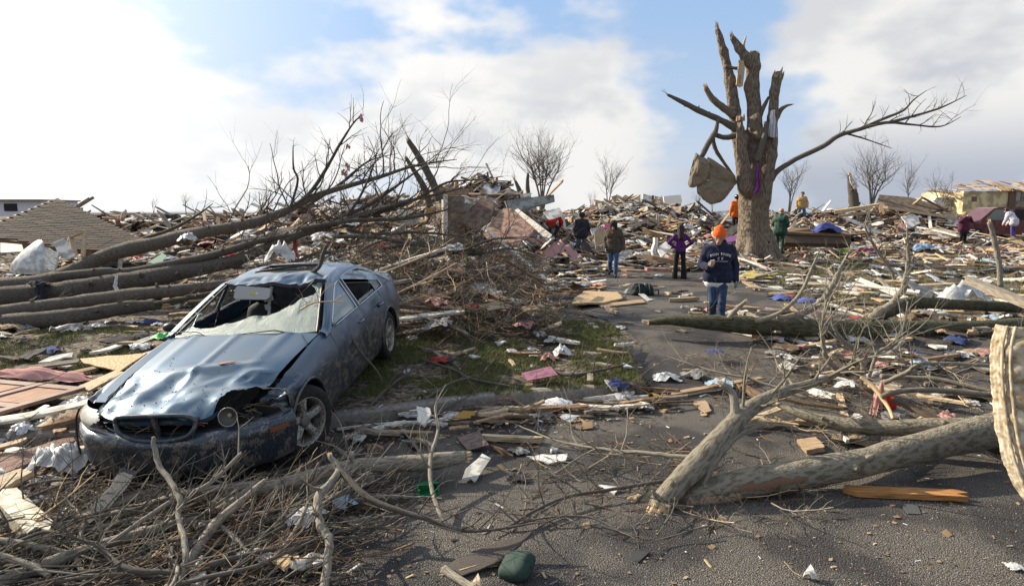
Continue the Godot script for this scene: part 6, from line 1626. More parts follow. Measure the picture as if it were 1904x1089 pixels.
# ---------------------------------------------------------------- the middle distance
func build_far() -> void:
	var mb: Mb
	# brick chimney with a timber lid, left of the central heap
	var ch := thing("chimney", "broken brick chimney corner with timber lintel left of the heap", "chimney", Transform3D(Basis(Vector3.UP, .55).scaled_local(Vector3(.82, 1, .82)), Vector3(-2.22, 1.28, -23.5)))
	mb = Mb.new()
	mb.box(at(0, 0.35, 0), Vector3(.92, 1.9, .92))
	obj("mortar_core", mb, M.mortar, ch)
	var bricks := []
	for c in [lin(.26, .18, .13), lin(.3, .22, .16), lin(.22, .15, .11), lin(.36, .28, .22)]: bricks.append(mat(c, .95, {"tex": M.fine, "tri": 3.0}))
	var bm := Mb.new()
	bm.box(Transform3D(), Vector3(.205, .062, .02))
	var bmesh := bm.mesh()
	for r in 25:
		for f in 2:
			for k in 5:
				if r > 20 and rng.randf() < (r - 20) * .09: continue
				var o := -.4 + k * .215 - (.1 if r % 2 else 0.0)
				if absf(o) > .42: continue
				var y := -.58 + r * .076
				var xf := Transform3D(Basis(), Vector3(o, y, .472)) if f == 0 else Transform3D(Basis(Vector3.UP, -PI / 2), Vector3(-.472, y, o))
				obj("brick", bmesh, bricks[rng.randi() % 4], ch, xf)
	mb = Mb.new()
	mb.box(at(-.1, 1.45, 0), Vector3(1.35, .22, 1.2), Color(1, 1, 1), .06, rng)
	obj("timber_lintel", mb, M.wood, ch)
	mb = Mb.new()
	mb.box(at(-.54, .55, .52), Vector3(.2, 1.6, .16), Color(1, 1, 1), .02, rng)
	obj("white_post", mb, M.wood_white, ch)
	mb = Mb.new()
	mb.tube([Vector3(.3, 1.55, 0), Vector3(.3, 1.85, 0)], [.12, .09], 8)
	obj("flue_stub", mb, M.wood, ch)
	# central heap
	panel("gable_panel", "dark brown gable shaped panel right of the chimney", "panel", [Vector3(-1.89, 1.55, -23), Vector3(-1.12, 2.66, -23.8), Vector3(-0.6, 2.29, -23.6), Vector3(-0.76, 1.68, -22.8), Vector3(-1.26, 1.47, -22.4)], .08, mat(lin(.16, .11, .085), .9, {"tex": M.patches, "tri": .8}))
	panel("wall_panel", "big tan board leaning on the central heap, left one", "wall panel", [Vector3(-0.97, 1.2, -21.6), Vector3(-0.3, 2.24, -22.8), Vector3(0, 2.17, -22.8), Vector3(0.41, 1.31, -21.5), Vector3(-0.03, 1.06, -20.8), Vector3(-0.7, 1.08, -21)], .05, mat(lin(.34, .22, .16), .9, {"tex": M.patches, "tri": .8}), {"rag": .02})
	panel("wall_panel", "pinkish tan board leaning on the central heap, lower right one", "wall panel", [Vector3(0.06, 2.04, -22.4), Vector3(0.86, 1.56, -21.6), Vector3(0.47, 1.12, -20.9), Vector3(-0.03, 1.06, -20.7), Vector3(-0.3, 1.47, -21.5)], .05, mat(lin(.38, .24, .19), .9, {"tex": M.patches, "tri": .8}), {"rag": .02})
	panel("window_trim", "long white trim board with a square hole sliding off the central heap", "trim board", [Vector3(0.09, 2.07, -22.2), Vector3(0.22, 2.11, -22.2), Vector3(1.28, 1.3, -20.8), Vector3(1.21, 1.16, -20.8), Vector3(1.04, 1.21, -20.9)], .05, M.wood_white)
	panel("grey_slab", "long grey green slab across the top of the central heap", "slab", [Vector3(-0.29, 2.39, -25), Vector3(1.62, 2.7, -25.2), Vector3(1.64, 2.39, -25.1), Vector3(0.16, 2.04, -24.6), Vector3(-0.14, 2.06, -24.6)], .08, mat(lin(.25, .27, .25), .8, {"tex": M.patches, "tri": .5}))
	beam("plank", "pale plank sticking up from the grey slab", "plank", Vector3(1.4, 2.67, -25), Vector3(1.99, 3.25, -25.2), .22, .05, M.wood)
	var wf := thing("window_frame", "empty white window frame behind the man in navy", "window frame", Transform3D(Basis(), Vector3(2.11, 1.38, -26)))
	for s in [[Vector3(2.04, 1.83, -26), Vector3(2.67, 1.94, -26)], [Vector3(2.04, 1.83, -26), Vector3(2.09, 1.39, -25.7)], [Vector3(2.09, 1.39, -25.7), Vector3(2.68, 1.51, -25.7)], [Vector3(2.67, 1.94, -26), Vector3(2.68, 1.51, -25.7)]]:
		mb = Mb.new()
		mb.box(look((s[0] + s[1]) / 2 - wf.position, s[1] - s[0]), Vector3(s[0].distance_to(s[1]) + .08, .08, .1))
		obj("rail", mb, M.wood_white, wf)
	blob_sheet("pink_blanket", "dusty pink blanket slumped at the foot of the central heap", "blanket", Vector3(1.61, 0.52, -21.5), Vector3(1.1, .75, .7), mat(lin(.42, .24, .22), .95))
	panel("wallboard", "tilted white wallboard on the central heap's right flank", "wallboard", [Vector3(1.15, 2, -24), Vector3(1.77, 2.18, -24.4), Vector3(1.91, 1.9, -24), Vector3(1.37, 1.75, -23.6)], .03, M.drywall, {"rag": .04})
	panel("tan_box_side", "golden tan board behind the man in the hood", "board", [Vector3(3.03, 1.25, -24), Vector3(3.44, 1.54, -24.4), Vector3(3.44, 1, -23.8), Vector3(3.01, 0.72, -23.2)], .04, M.wood)
	panel("magenta_sheet", "small magenta sheet above the golden tan board", "sheet", [Vector3(3.48, 1.56, -24.4), Vector3(3.78, 1.58, -24.5), Vector3(3.73, 1.42, -24.2), Vector3(3.45, 1.36, -24.2)], .03, mat(lin(.28, .04, .12), .7))
	# broken house walls beyond
	var st := thing("stud_wall", "remains of a bare stud wall beyond the central heap", "wall", Transform3D(Basis(), Vector3(5.59, 1.97, -40)))
	for k in 7:
		mb = Mb.new()
		mb.box(at(-.44 + k * .15, .35, R(-.1, .1)), Vector3(.06, R(.75, .95), .1))
		obj("stud", mb, M.wood_pale, st)
	mb = Mb.new()
	mb.box(at(0, .35, -.12), Vector3(.95, .7, .03))
	obj("sheathing", mb, M.wood, st)
	panel("house_wall", "broken tan house wall beyond the hooded man", "wall", [Vector3(6.71, 2.03, -41), Vector3(6.85, 2.78, -41.5), Vector3(7.22, 3.12, -41.5), Vector3(7.53, 2.92, -41.5), Vector3(8.14, 3.12, -41.5), Vector3(8.2, 2, -41)], .15, mat(lin(.5, .38, .26), .9, {"tex": M.patches, "tri": .5}))
	panel("house_wall", "white broken house wall with a dark doorway edge", "wall", [Vector3(8.1, 2.03, -40.5), Vector3(8.24, 3.17, -41), Vector3(8.79, 2.97, -41), Vector3(8.92, 3.04, -41), Vector3(8.82, 1.97, -40.4)], .15, M.drywall)
	panel("house_wall", "cream house wall right of the white one", "wall", [Vector3(8.9, 1.97, -40.6), Vector3(9, 3.01, -41.2), Vector3(9.47, 2.91, -41), Vector3(9.67, 2.03, -40.6)], .12, mat(lin(.5, .4, .3), .9, {"tex": M.patches, "tri": .5}))
	panel("house_wall", "rounded white wall fragment at the end of the broken walls", "wall", [Vector3(9.39, 2.1, -40), Vector3(9.44, 2.96, -40.6), Vector3(9.97, 3.03, -40.6), Vector3(10.51, 3.1, -40.6), Vector3(10.54, 2.63, -40.4), Vector3(10.25, 2.1, -40)], .12, mat(lin(.66, .6, .5), .9), {"rag": .02})
	beam("door_post", "thin black post among the broken house walls", "post", Vector3(8.78, 1.97, -40.2), Vector3(8.68, 3.05, -40.2), .14, .1, M.black, {"jagged": false})
	panel("grey_slope", "large grey roof slope behind the woman in purple", "roof slope", [Vector3(9.02, 1.36, -34), Vector3(10.8, 1.97, -37), Vector3(12.85, 2.12, -37), Vector3(12, 1.58, -34), Vector3(10.34, 1.32, -33)], .08, mat(lin(.16, .165, .175), .9, {"tex": M.patches, "tri": .5}))
	panel("dark_slope", "dark striped roof piece left of the shattered tree", "roof piece", [Vector3(8.39, 0.86, -27), Vector3(9.48, 1.33, -28), Vector3(10.15, 1.65, -28.5), Vector3(10.03, 1.33, -28), Vector3(8.69, 0.79, -26.6)], .1, mat(lin(.08, .075, .07), .9, {"tex": M.patches, "tri": 1.0}), {"rag": .02})
	panel("purple_cover", "purple cover lying left of the shattered tree", "cover", [Vector3(8.39, 0.91, -26), Vector3(9.34, 1.11, -26.4), Vector3(9.25, 0.91, -26), Vector3(8.47, 0.8, -25.6)], .06, mat(lin(.2, .08, .24), .9), {"rag": .04})
	cloth("white_curtain", "white curtain hanging over rubble left of the woman in purple", "curtain", Vector3(4.77, 1.18, -21.5), Vector3(.34, -.72, .1), Vector3(.1, 0, .2), lin(.66, .62, .6), .08)
	panel("white_box", "pale box side behind the white curtain", "box", [Vector3(4.81, 0.82, -21.4), Vector3(5.18, 1.01, -21.8), Vector3(5.27, 0.82, -21.4), Vector3(4.85, 0.53, -20.9)], .06, M.drywall)
	beam("timber", "broad yellow timber lying behind the woman in purple", "timber", Vector3(4.22, 0.63, -20.4), Vector3(5.74, 0.34, -20.2), .3, .14, M.wood)
	beam("timber", "pinkish siding length lying left of the woman's feet", "siding", Vector3(4.21, 0.26, -20), Vector3(4.93, 0.24, -19.8), .28, .1, M.pinkish)
	beam("plank", "long pale plank behind the hooded man's feet", "plank", Vector3(2.2, 0.26, -21.2), Vector3(3.98, 0.2, -20.9), .14, .06, M.wood_pale)
	beam("plank", "short tan board end right of the hooded man's feet", "plank", Vector3(3.55, 0.19, -20.4), Vector3(4.26, 0.17, -20.2), .3, .06, M.wood)
	panel("grey_cloth", "grey blue cloth heap right of the hooded man", "cloth", [Vector3(3.89, 0.11, -23.53), Vector3(4.25, 0.36, -23.92), Vector3(4.98, 0.4, -24.47), Vector3(4.93, 0.13, -23.25), Vector3(4.39, 0.03, -23.01)], .12, mat(lin(.2, .21, .22), .95), {"rag": .05})
	# driveway bits
	panel("plywood_sheet", "delaminated rotten plywood sheet lying on the driveway", "plywood", [Vector3(1.25, 0.15, -13.27), Vector3(1.68, 0.12, -15.04), Vector3(2.55, 0.12, -15.37), Vector3(2.52, 0.06, -14.55), Vector3(1.93, 0.05, -13.66)], .04, M.plywood, {"rag": .04})
	panel("plywood_sheet", "lower thin board slipping out from the rotten plywood", "plywood", [Vector3(1.83, 0.04, -13.74), Vector3(2.95, 0.04, -14.43), Vector3(2.93, 0.03, -14.06), Vector3(1.9, 0.02, -13.4)], .03, M.wood, {"rag": .02})
	panel("felt_scrap", "dark felt scrap left of the rotten plywood", "felt", [Vector3(0.9, 0.18, -13.78), Vector3(1.42, 0.1, -14.8), Vector3(1.48, 0.06, -14.63), Vector3(1.01, 0.16, -13.64)], .02, M.felt, {"rag": .03})
	panel("board", "short brown board left of the rotten plywood", "board", [Vector3(0.58, 0.22, -12.78), Vector3(1.16, 0.15, -13.27), Vector3(1.14, 0.13, -12.97), Vector3(0.57, 0.19, -12.55)], .05, M.wood_brown)
	beam("wood_block", "short orange wood block on the driveway between woman and man", "wood block", Vector3(3.57, 0.05, -14.35), Vector3(4.23, 0.05, -14.61), .12, .08, M.wood)
	duffel()
	var post := thing("post", "leaning grey wooden post at the driveway's edge", "post", Transform3D(Basis(), Vector3(-0.02, 0.3, -12.95)))
	mb = Mb.new()
	var pa := Vector3(-0.02, 0.3, -12.95)
	var pb := Vector3(0.12, 1.14, -15.6)
	mb.box(look((pa + pb) / 2 - pa, pb - pa), Vector3(pa.distance_to(pb), .11, .12), Color(1, 1, 1), .01, rng)
	obj("shaft", mb, M.wood_grey, post)
	mb = Mb.new()
	mb.box(look(Vector3(-0.09, 1.16, -15.6) - pa, Vector3(0.17, 1.23, -15.6) - Vector3(-0.29, 1.12, -15.6)), Vector3(.45, .05, .1), Color(1, 1, 1), .01, rng)
	obj("cross_board", mb, M.wood_brown, post)
	blob_sheet("sheet_metal", "bluish crumpled sheet in the brush pile left of the post", "sheet", Vector3(-0.93, 0.37, -15.4), Vector3(.8, .5, .4), mat(lin(.22, .26, .31), .6))
	blob_sheet("plastic_bag", "white bag at the foot of the leaning post", "plastic bag", Vector3(-0.15, 0.31, -12.55), Vector3(.4, .2, .3), M.plastic_clear)
	# ---- right side
	panel("roof_section", "brown underside of a roof section topping the right heap", "roof section", [Vector3(20.71, 2.52, -37), Vector3(21.42, 3.03, -38), Vector3(23.25, 2.81, -38), Vector3(24.83, 2.18, -37), Vector3(23.04, 1.97, -36), Vector3(21.3, 2.18, -36.4)], .14, mat(lin(.17, .125, .085), .9, {"tex": M.patches, "tri": .7}))
	beam("rafter", "broken rafter peak at the right end of the roof section", "rafter", Vector3(22.85, 2.45, -37), Vector3(23.31, 2.88, -37), .2, .1, M.wood)
	beam("rafter", "rafter falling right from the broken peak", "rafter", Vector3(23.31, 2.85, -37), Vector3(24.54, 2.03, -36.5), .22, .1, M.wood_brown)
	beam("timber", "upper long yellow timber on the right heap", "timber", Vector3(17.98, 2.03, -36), Vector3(20.74, 2.45, -36.4), .36, .2, M.wood_pale)
	beam("timber", "lower long yellow timber on the right heap", "timber", Vector3(17.97, 1.8, -35.6), Vector3(20.48, 2.09, -36), .24, .14, M.wood)
	beam("timber", "long timber sloping down towards the woman in maroon", "timber", Vector3(20.41, 2.29, -35.6), Vector3(23.99, 1.68, -35), .28, .14, M.wood_pale)
	beam("timber", "short upright end of the broken timbers on the right heap", "timber", Vector3(20.45, 2.44, -36), Vector3(20.29, 1.85, -35.6), .25, .14, M.wood)
	panel("metal_sheet", "long grey metal sheet sliding down the right heap", "metal sheet", [Vector3(17.28, 1.75, -34), Vector3(17.5, 1.8, -34), Vector3(18.33, 1.02, -32), Vector3(18.12, 0.92, -32)], .04, M.metal)
	beam("white_board", "white board slanting before the yellow jacket man's heap", "board", Vector3(15.45, 1.43, -33), Vector3(16.06, 0.87, -31.8), .3, .1, M.wood_white)
	panel("wallboard", "pale wallboard slab left of the woman in maroon", "wallboard", [Vector3(20.93, 0.99, -33), Vector3(21.82, 1.25, -33.6), Vector3(22.7, 1.04, -33.2), Vector3(22.35, 0.74, -32.4), Vector3(20.96, 0.71, -32)], .05, M.drywall_tan, {"rag": .03})
	panel("wallboard", "cream wallboard piece in the middle of the right heap", "wallboard", [Vector3(20.97, 1.74, -35), Vector3(22.02, 2.03, -35.5), Vector3(21.79, 1.4, -34.6), Vector3(20.81, 1.19, -34)], .05, M.drywall, {"rag": .04})
	panel("fallen_wall", "dark fallen wall section with board top behind the mossy log", "wall section", [Vector3(11.58, 0.61, -27.5), Vector3(11.81, 1.15, -28), Vector3(13.43, 1.18, -28.5), Vector3(14.65, 1.01, -28), Vector3(14.42, 0.61, -27.5)], .2, M.wood_dark)
	panel("deck_boards", "brown decking lying on top of the dark fallen wall", "decking", [Vector3(11.68, 1.13, -27.8), Vector3(12.68, 1.27, -29.5), Vector3(14.88, 1.2, -29.5), Vector3(14.59, 1.01, -27.8)], .1, M.wood_brown)
	blob_sheet("blue_cloth", "blue patterned cloth draped over the dark fallen wall", "cloth", Vector3(13.62, 1.19, -28), Vector3(1.2, .5, .5), mat(lin(.07, .09, .26), .9))
	var ball := thing("green_ball", "bright green ball in the debris right of the shattered tree", "ball", Transform3D(Basis(), Vector3(14.25, 0.33, -27.73)))
	mb = Mb.new()
	mb.ball(Vector3.ZERO, Vector3.ONE * .13, 14, 10)
	obj("shell", mb, mat(lin(.14, .5, .02), .4), ball)
	blob_sheet("magenta_cloth", "magenta clothing heap right of the green ball", "clothing", Vector3(15.31, 0.27, -27.84), Vector3(1.1, .3, .5), mat(lin(.26, .02, .1), .95))
	blob_sheet("blue_bag", "crumpled pale blue bag in the right debris", "bag", Vector3(18.22, 0.32, -28.55), Vector3(1.1, .5, .5), mat(lin(.2, .3, .42), .5))
	panel("yellow_sheet", "flat mustard sheet lying right of the shattered tree", "sheet", [Vector3(7.13, 0.03, -20.29), Vector3(8.08, 0.05, -21.56), Vector3(8.59, 0.06, -20.7), Vector3(7.78, 0.04, -19.18), Vector3(7.11, 0.02, -19.38)], .02, mat(lin(.38, .3, .07), .8), {"rag": .03})
	beam("plank", "orange plank lying by the mustard sheet", "plank", Vector3(6.93, 0.03, -19.61), Vector3(6.39, 0.03, -16.54), .2, .05, M.wood)
	blob_sheet("blue_cloth", "left blue patterned cloth on the driveway", "cloth", Vector3(6.24, 0.02, -14.75), Vector3(.5, .14, .35), mat(lin(.06, .1, .36), .8))
	blob_sheet("blue_cloth", "right blue patterned cloth on the driveway", "cloth", Vector3(6.61, 0.02, -14.39), Vector3(.46, .12, .32), mat(lin(.08, .12, .38), .8))
	panel("gutter_sheet", "bent grey metal roofing sheet behind the upright branches", "metal sheet", [Vector3(8.96, 0.7, -15.5), Vector3(9.25, 0.72, -15.6), Vector3(9.15, 0.46, -14.8), Vector3(9.6, 0.17, -14), Vector3(9.14, 0.12, -13.8), Vector3(8.83, 0.18, -13.9), Vector3(8.96, 0.38, -14.4), Vector3(9.13, 0.61, -15.2)], .03, M.metal_grey, {"bend": .1})
	panel("siding_strip", "long white siding strip left of the grey metal sheet, upper one", "siding", [Vector3(7.9, 0.32, -15), Vector3(8.01, 0.35, -15.1), Vector3(9.06, 0.28, -14.2), Vector3(8.91, 0.25, -14)], .02, M.wood_white)
	panel("siding_strip", "long white siding strip left of the grey metal sheet, lower one", "siding", [Vector3(8.34, 0.38, -15.6), Vector3(8.52, 0.42, -15.7), Vector3(8.55, 0.17, -13.6), Vector3(8.38, 0.14, -13.5)], .02, M.wood_white)
	blob_sheet("torn_plastic", "torn white plastic heap right of the grey metal sheet", "plastic", Vector3(9.58, 0.17, -13.6), Vector3(.9, .5, .5), M.plastic_clear)
	beam("grey_beam", "weathered grey beam leaning down at the right edge", "beam", Vector3(8.95, 0.69, -12.6), Vector3(9.06, 0.37, -11), .2, .12, M.wood_grey)
	build_house()
	build_van()
	# far left white house and its window
	var hw := thing("house", "distant white house wall at the far left edge", "house", Transform3D(Basis(), Vector3(-37, 1.96, -48)))
	mb = Mb.new()
	mb.box(at(-1.2, .35, -2), Vector3(7.0, 1.15, 4.0))
	obj("wall", mb, mat(lin(.62, .6, .66), .8), hw)
	mb = Mb.new()
	mb.box(at(0.0, .42, .02), Vector3(.95, .55, .06))
	obj("window", mb, M.black, hw)
	mb = Mb.new()
	mb.box(at(-1.2, .95, -1.9), Vector3(7.3, .1, 4.5))
	obj("roof_edge", mb, M.wood_grey, hw)
	var spots := [Vector3(-49.67, 1.63, -90), Vector3(-45.2, 1.63, -90), Vector3(-23.23, 1.63, -90), Vector3(-18.76, 1.63, -90), Vector3(-33.66, 1.63, -90), Vector3(11.02, 1.63, -90), Vector3(25.91, 1.63, -90), Vector3(-26.21, 1.63, -90), Vector3(27.77, 1.63, -90)]
	for k in 9:
		bare_tree("bare_tree", "far bare tree on the horizon, %s" % ["behind the left rubble, left one", "behind the left rubble, right one", "behind the fallen crown's base", "behind the chimney's left", "behind the fallen limbs", "left of the broken walls", "right of the broken walls", "above the car roof", "beside the grey roof slope"][k], spots[k], [3, 3.5, 5, 4, 3.5, 3.5, 4, 4, 3.5][k], 1.6, 2, 2, 10)
	bare_tree("bare_tree", "wide bare tree behind the grey slab, largest on the horizon", Vector3(2.22, 1.96, -48), 5.8, 4.4, 3, 6, 60)
	bare_tree("bare_tree", "narrow bare tree right of the largest one", Vector3(8.1, 1.95, -55), 4.6, 1.7, 3, 2, 18)
	bare_tree("bare_tree", "bare tree just right of the shattered tree", Vector3(22.19, 1.96, -52), 4.2, 2.4, 3, 4, 22)
	bare_tree("bare_tree", "wide leaning bare tree behind the right heap", Vector3(27.62, 1.96, -50), 5.2, 3.0, 3, 5, 34)
	bare_tree("bare_tree", "thin bare tree right of the wide leaning one", Vector3(34.18, 1.95, -56), 4.4, 1.2, 3, 1, 14)
	bare_tree("bare_tree", "bare tree nearest the damaged house", Vector3(38.28, 1.95, -58), 3.8, 2.0, 3, 3, 18)
	var sn := limb("snag", "splintered snag with a white sheet caught on top", "snag", [Vector3(20.06, 1.84, -38), Vector3(19.93, 2.78, -38), Vector3(19.76, 3.55, -38), Vector3(19.59, 4.17, -38)], [.3, .28, .22, .1], {"mat": M.bark_dark, "broken": [1], "twigs": 6, "len": 1.2})
	panel("caught_sheet", "white sheet caught on the splintered snag", "sheet", [Vector3(19.34, 4.05, -37.5), Vector3(19.46, 4.11, -37.5), Vector3(19.93, 3.5, -37.5), Vector3(19.7, 3.32, -37.5), Vector3(19.43, 3.68, -37.5)], .05, M.white, {"rag": .04})
	beam("white_pipe", "white downpipe slanting behind the right heap's end", "pipe", Vector3(25.93, 2.82, -40), Vector3(26.56, 2.43, -40), .2, .2, M.wood_white, {"jagged": false})

func duffel() -> void:
	var o := Vector3(3.18, 0, -15.69)
	var t := thing("duffel_bag", "black duffel bag lying alone on the driveway", "bag", Transform3D(Basis(Vector3.UP, .15), o))
	var mb := Mb.new()
	mb.grid(28, 16, func(u: float, v: float):
		var a := PI * u
		var e := v * 2.0 - 1.0
		var r := 0.2 * pow(maxf(0.0, 1.0 - pow(absf(e), 4.0)), .5) * (1.0 + .25 * nz.get_noise_2d(u * 40, v * 40))
		return Vector3(e * .31, 0.02 + sin(a) * r * 1.25, cos(a) * r), true)
	obj("body", mb, mat(lin(.012, .016, .016), .8), t)
	for s in [-.12, .13]:
		mb = Mb.new()
		mb.tube(curve([Vector3(s, .03, .22), Vector3(s, .2, .19), Vector3(s + .02, .3, .05), Vector3(s, .22, -.12)], 4), taper(13, .018, .018), 4)
		obj("strap", mb, mat(lin(.02, .06, .055), .8), t)
	mb = Mb.new()
	mb.tube(curve([Vector3(.3, .1, .05), Vector3(.4, .13, .08), Vector3(.38, .02, .12)], 4), taper(9, .015, .015), 4)
	obj("end_handle", mb, M.black, t)
	panel("papers", "pale folder sticking out under the duffel bag", "folder", [Vector3(3.05, 0.06, -15.52), Vector3(3.2, 0.06, -15.64), Vector3(3.18, 0.02, -14.57), Vector3(3.07, 0.01, -14.46)], .01, M.grey_pale)
	blob_sheet("grey_pouch", "grey pouch left of the duffel bag", "pouch", Vector3(2.93, 0.03, -15.88), Vector3(.28, .16, .2), mat(lin(.2, .22, .22), .8))

func build_house() -> void:
	var b := Vector3(40.44, 1.86, -58)
	var t := thing("house", "pale house with its roof stripped to torn sheathing at right", "house", Transform3D(Basis(), b))
	var px := 58.0 / 1200.0
	var rel := func(x: float, y: float, z := 0.0) -> Vector3: return Vector3((x - 1795) * px, (398 - y) * px, z)
	var wallm := mat(lin(.62, .52, .32), .85, {"tex": M.patches, "tri": .2})
	var add := func(called: String, x0: float, x1: float, y0: float, y1: float, z: float, d: float, m: Material, par: Node3D) -> Node3D:
		var mb := Mb.new()
		var a: Vector3 = rel.call(x0, y0)
		var c: Vector3 = rel.call(x1, y1)
		mb.box(at((a.x + c.x) / 2, (a.y + c.y) / 2, z - d / 2), Vector3(absf(c.x - a.x), absf(c.y - a.y), d))
		return obj(called, mb, m, par)
	var w1: Node3D = add.call("wall", 1790, 1872, 398, 356, 0.0, 6.0, wallm, t)
	var w2: Node3D = add.call("wall", 1761, 1790, 398, 367, -1.5, 4.5, M.drywall, t)
	var win: Node3D = add.call("window", 1771, 1787, 381, 370, -1.44, .08, M.black, t)
	for k in 3: add.call("frame", 1771.5 + k * 5.3, 1776 + k * 5.3, 380.5, 370.5, -1.40, .04, M.glass_house, win)
	add.call("boarded_opening", 1805, 1815, 375, 366, 0.03, .06, M.wood_brown, t)
	add.call("brick_pier", 1872, 1883, 398, 354, .2, 3.0, M.brick, t)
	add.call("wall", 1883, 1960, 398, 354, -1.2, 4.0, M.drywall_tan, t)
	win = add.call("window", 1885, 1915, 374, 357, -1.14, .08, M.black, t)
	for k in 3: add.call("frame", 1885.5 + k * 9.5, 1894 + k * 9.5, 373.5, 357.5, -1.10, .04, M.glass_house, win)
	# sheathing boards of the roof, some gone
	for k in 26:
		var mb := Mb.new()
		var u := k / 26.0
		var x := lerpf(1760, 1965, u)
		var eave := 368.0 - 13.0 * smoothstep(1762, 1800, x)
		var ridge := 352.0 - 11.0 * smoothstep(1765, 1820, x) - 4.0 * smoothstep(1830, 1860, x)
		for j in 4:
			if rng.randf() < .3: continue
			var a: Vector3 = rel.call(x, lerpf(eave, ridge, j / 4.0), .3 - j * .9)
			var c: Vector3 = rel.call(x + 7.5, lerpf(eave, ridge, (j + 1) / 4.0), .3 - (j + 1) * .9)
			mb = Mb.new()
			var dir := Vector3(0, c.y - a.y, c.z - a.z)
			mb.box(Transform3D(Basis(Vector3.RIGHT, dir.normalized(), Vector3.RIGHT.cross(dir.normalized())).rotated(Vector3.UP, R(-.15, .15)), (a + c) / 2 + Vector3(0, R(-.04, .2), 0)), Vector3(.36, dir.length() * 1.02, .04))
			obj("sheathing_board", mb, pick([M.wood, M.wood_pale, M.plywood, M.wood_brown]), t)
	for k in 8:
		var mb := Mb.new()
		var x := 1855.0 + k * 7.0
		var a: Vector3 = rel.call(x, 356, .35)
		var c: Vector3 = rel.call(1862 + k * 4.0, 338.0 + absf(k - 1) * 1.2, -1.6)
		mb.box(look((a + c) / 2, c - a), Vector3(a.distance_to(c), .1, .16))
		obj("rafter", mb, M.wood, t)

func build_van() -> void:
	var o := Vector3(25.81, 0.54, -34)
	var t := thing("minivan", "battered maroon minivan half buried at the right edge", "minivan", Transform3D(Basis(Vector3.UP, -.12), o))
	var m := mat(lin(.13, .035, .04), .4, {"metal": .3, "coat": .6, "tex": M.patches, "tri": .8})
	var prof := PackedVector2Array([Vector2(-2.0, .3), Vector2(-2.05, .75), Vector2(-1.5, .98), Vector2(-1.2, 1.05), Vector2(-.55, 1.68), Vector2(-.3, 1.74), Vector2(1.9, 1.74), Vector2(2.4, 1.6), Vector2(2.55, .9), Vector2(2.5, .3)])
	var mb := Mb.new()
	mb.slab(prof, Transform3D(Basis(Vector3.RIGHT, Vector3(0, 0, 1), Vector3.UP), Vector3.ZERO), -1.7, 0.0)
	obj("body", mb, m, t)
	for w in [[[-.95, 1.08], [-.5, 1.6], [.38, 1.62], [.38, 1.08]], [[.5, 1.08], [.5, 1.62], [1.4, 1.62], [1.4, 1.08]], [[1.5, 1.08], [1.5, 1.6], [2.2, 1.55], [2.35, 1.08]]]:
		var poly := PackedVector2Array()
		for e in w: poly.append(Vector2(e[0], e[1]))
		mb = Mb.new()
		mb.slab(poly, Transform3D(Basis(Vector3.RIGHT, Vector3(0, 0, 1), Vector3.UP), Vector3.ZERO), .0, .012)
		obj("window", mb, mat(lin(.14, .16, .15), .1, {"coat": 1.0}) if w[0][0] < 0 else M.black, t)
	for dx in [.44, 1.45]:
		mb = Mb.new()
		mb.box(at(dx, .95, .008), Vector3(.015, 1.2, .012))
		obj("door_seam", mb, M.black, t)
	for dx in [-1.35, 1.75]:
		mb = Mb.new()
		mb.tube([Vector3(dx, .32, -.1), Vector3(dx, .32, .06)], [.34, .34], 20)
		var wh := obj("wheel", mb, M.rubber, t)
		mb = Mb.new()
		mb.tube([Vector3(dx, .32, .05), Vector3(dx, .32, .075)], [.2, .18], 14)
		obj("rim", mb, M.alloy, wh)
	for hx in [.25, .6]:
		mb = Mb.new()
		mb.box(at(hx, .98, .02), Vector3(.16, .035, .03))
		obj("handle", mb, M.black, t)

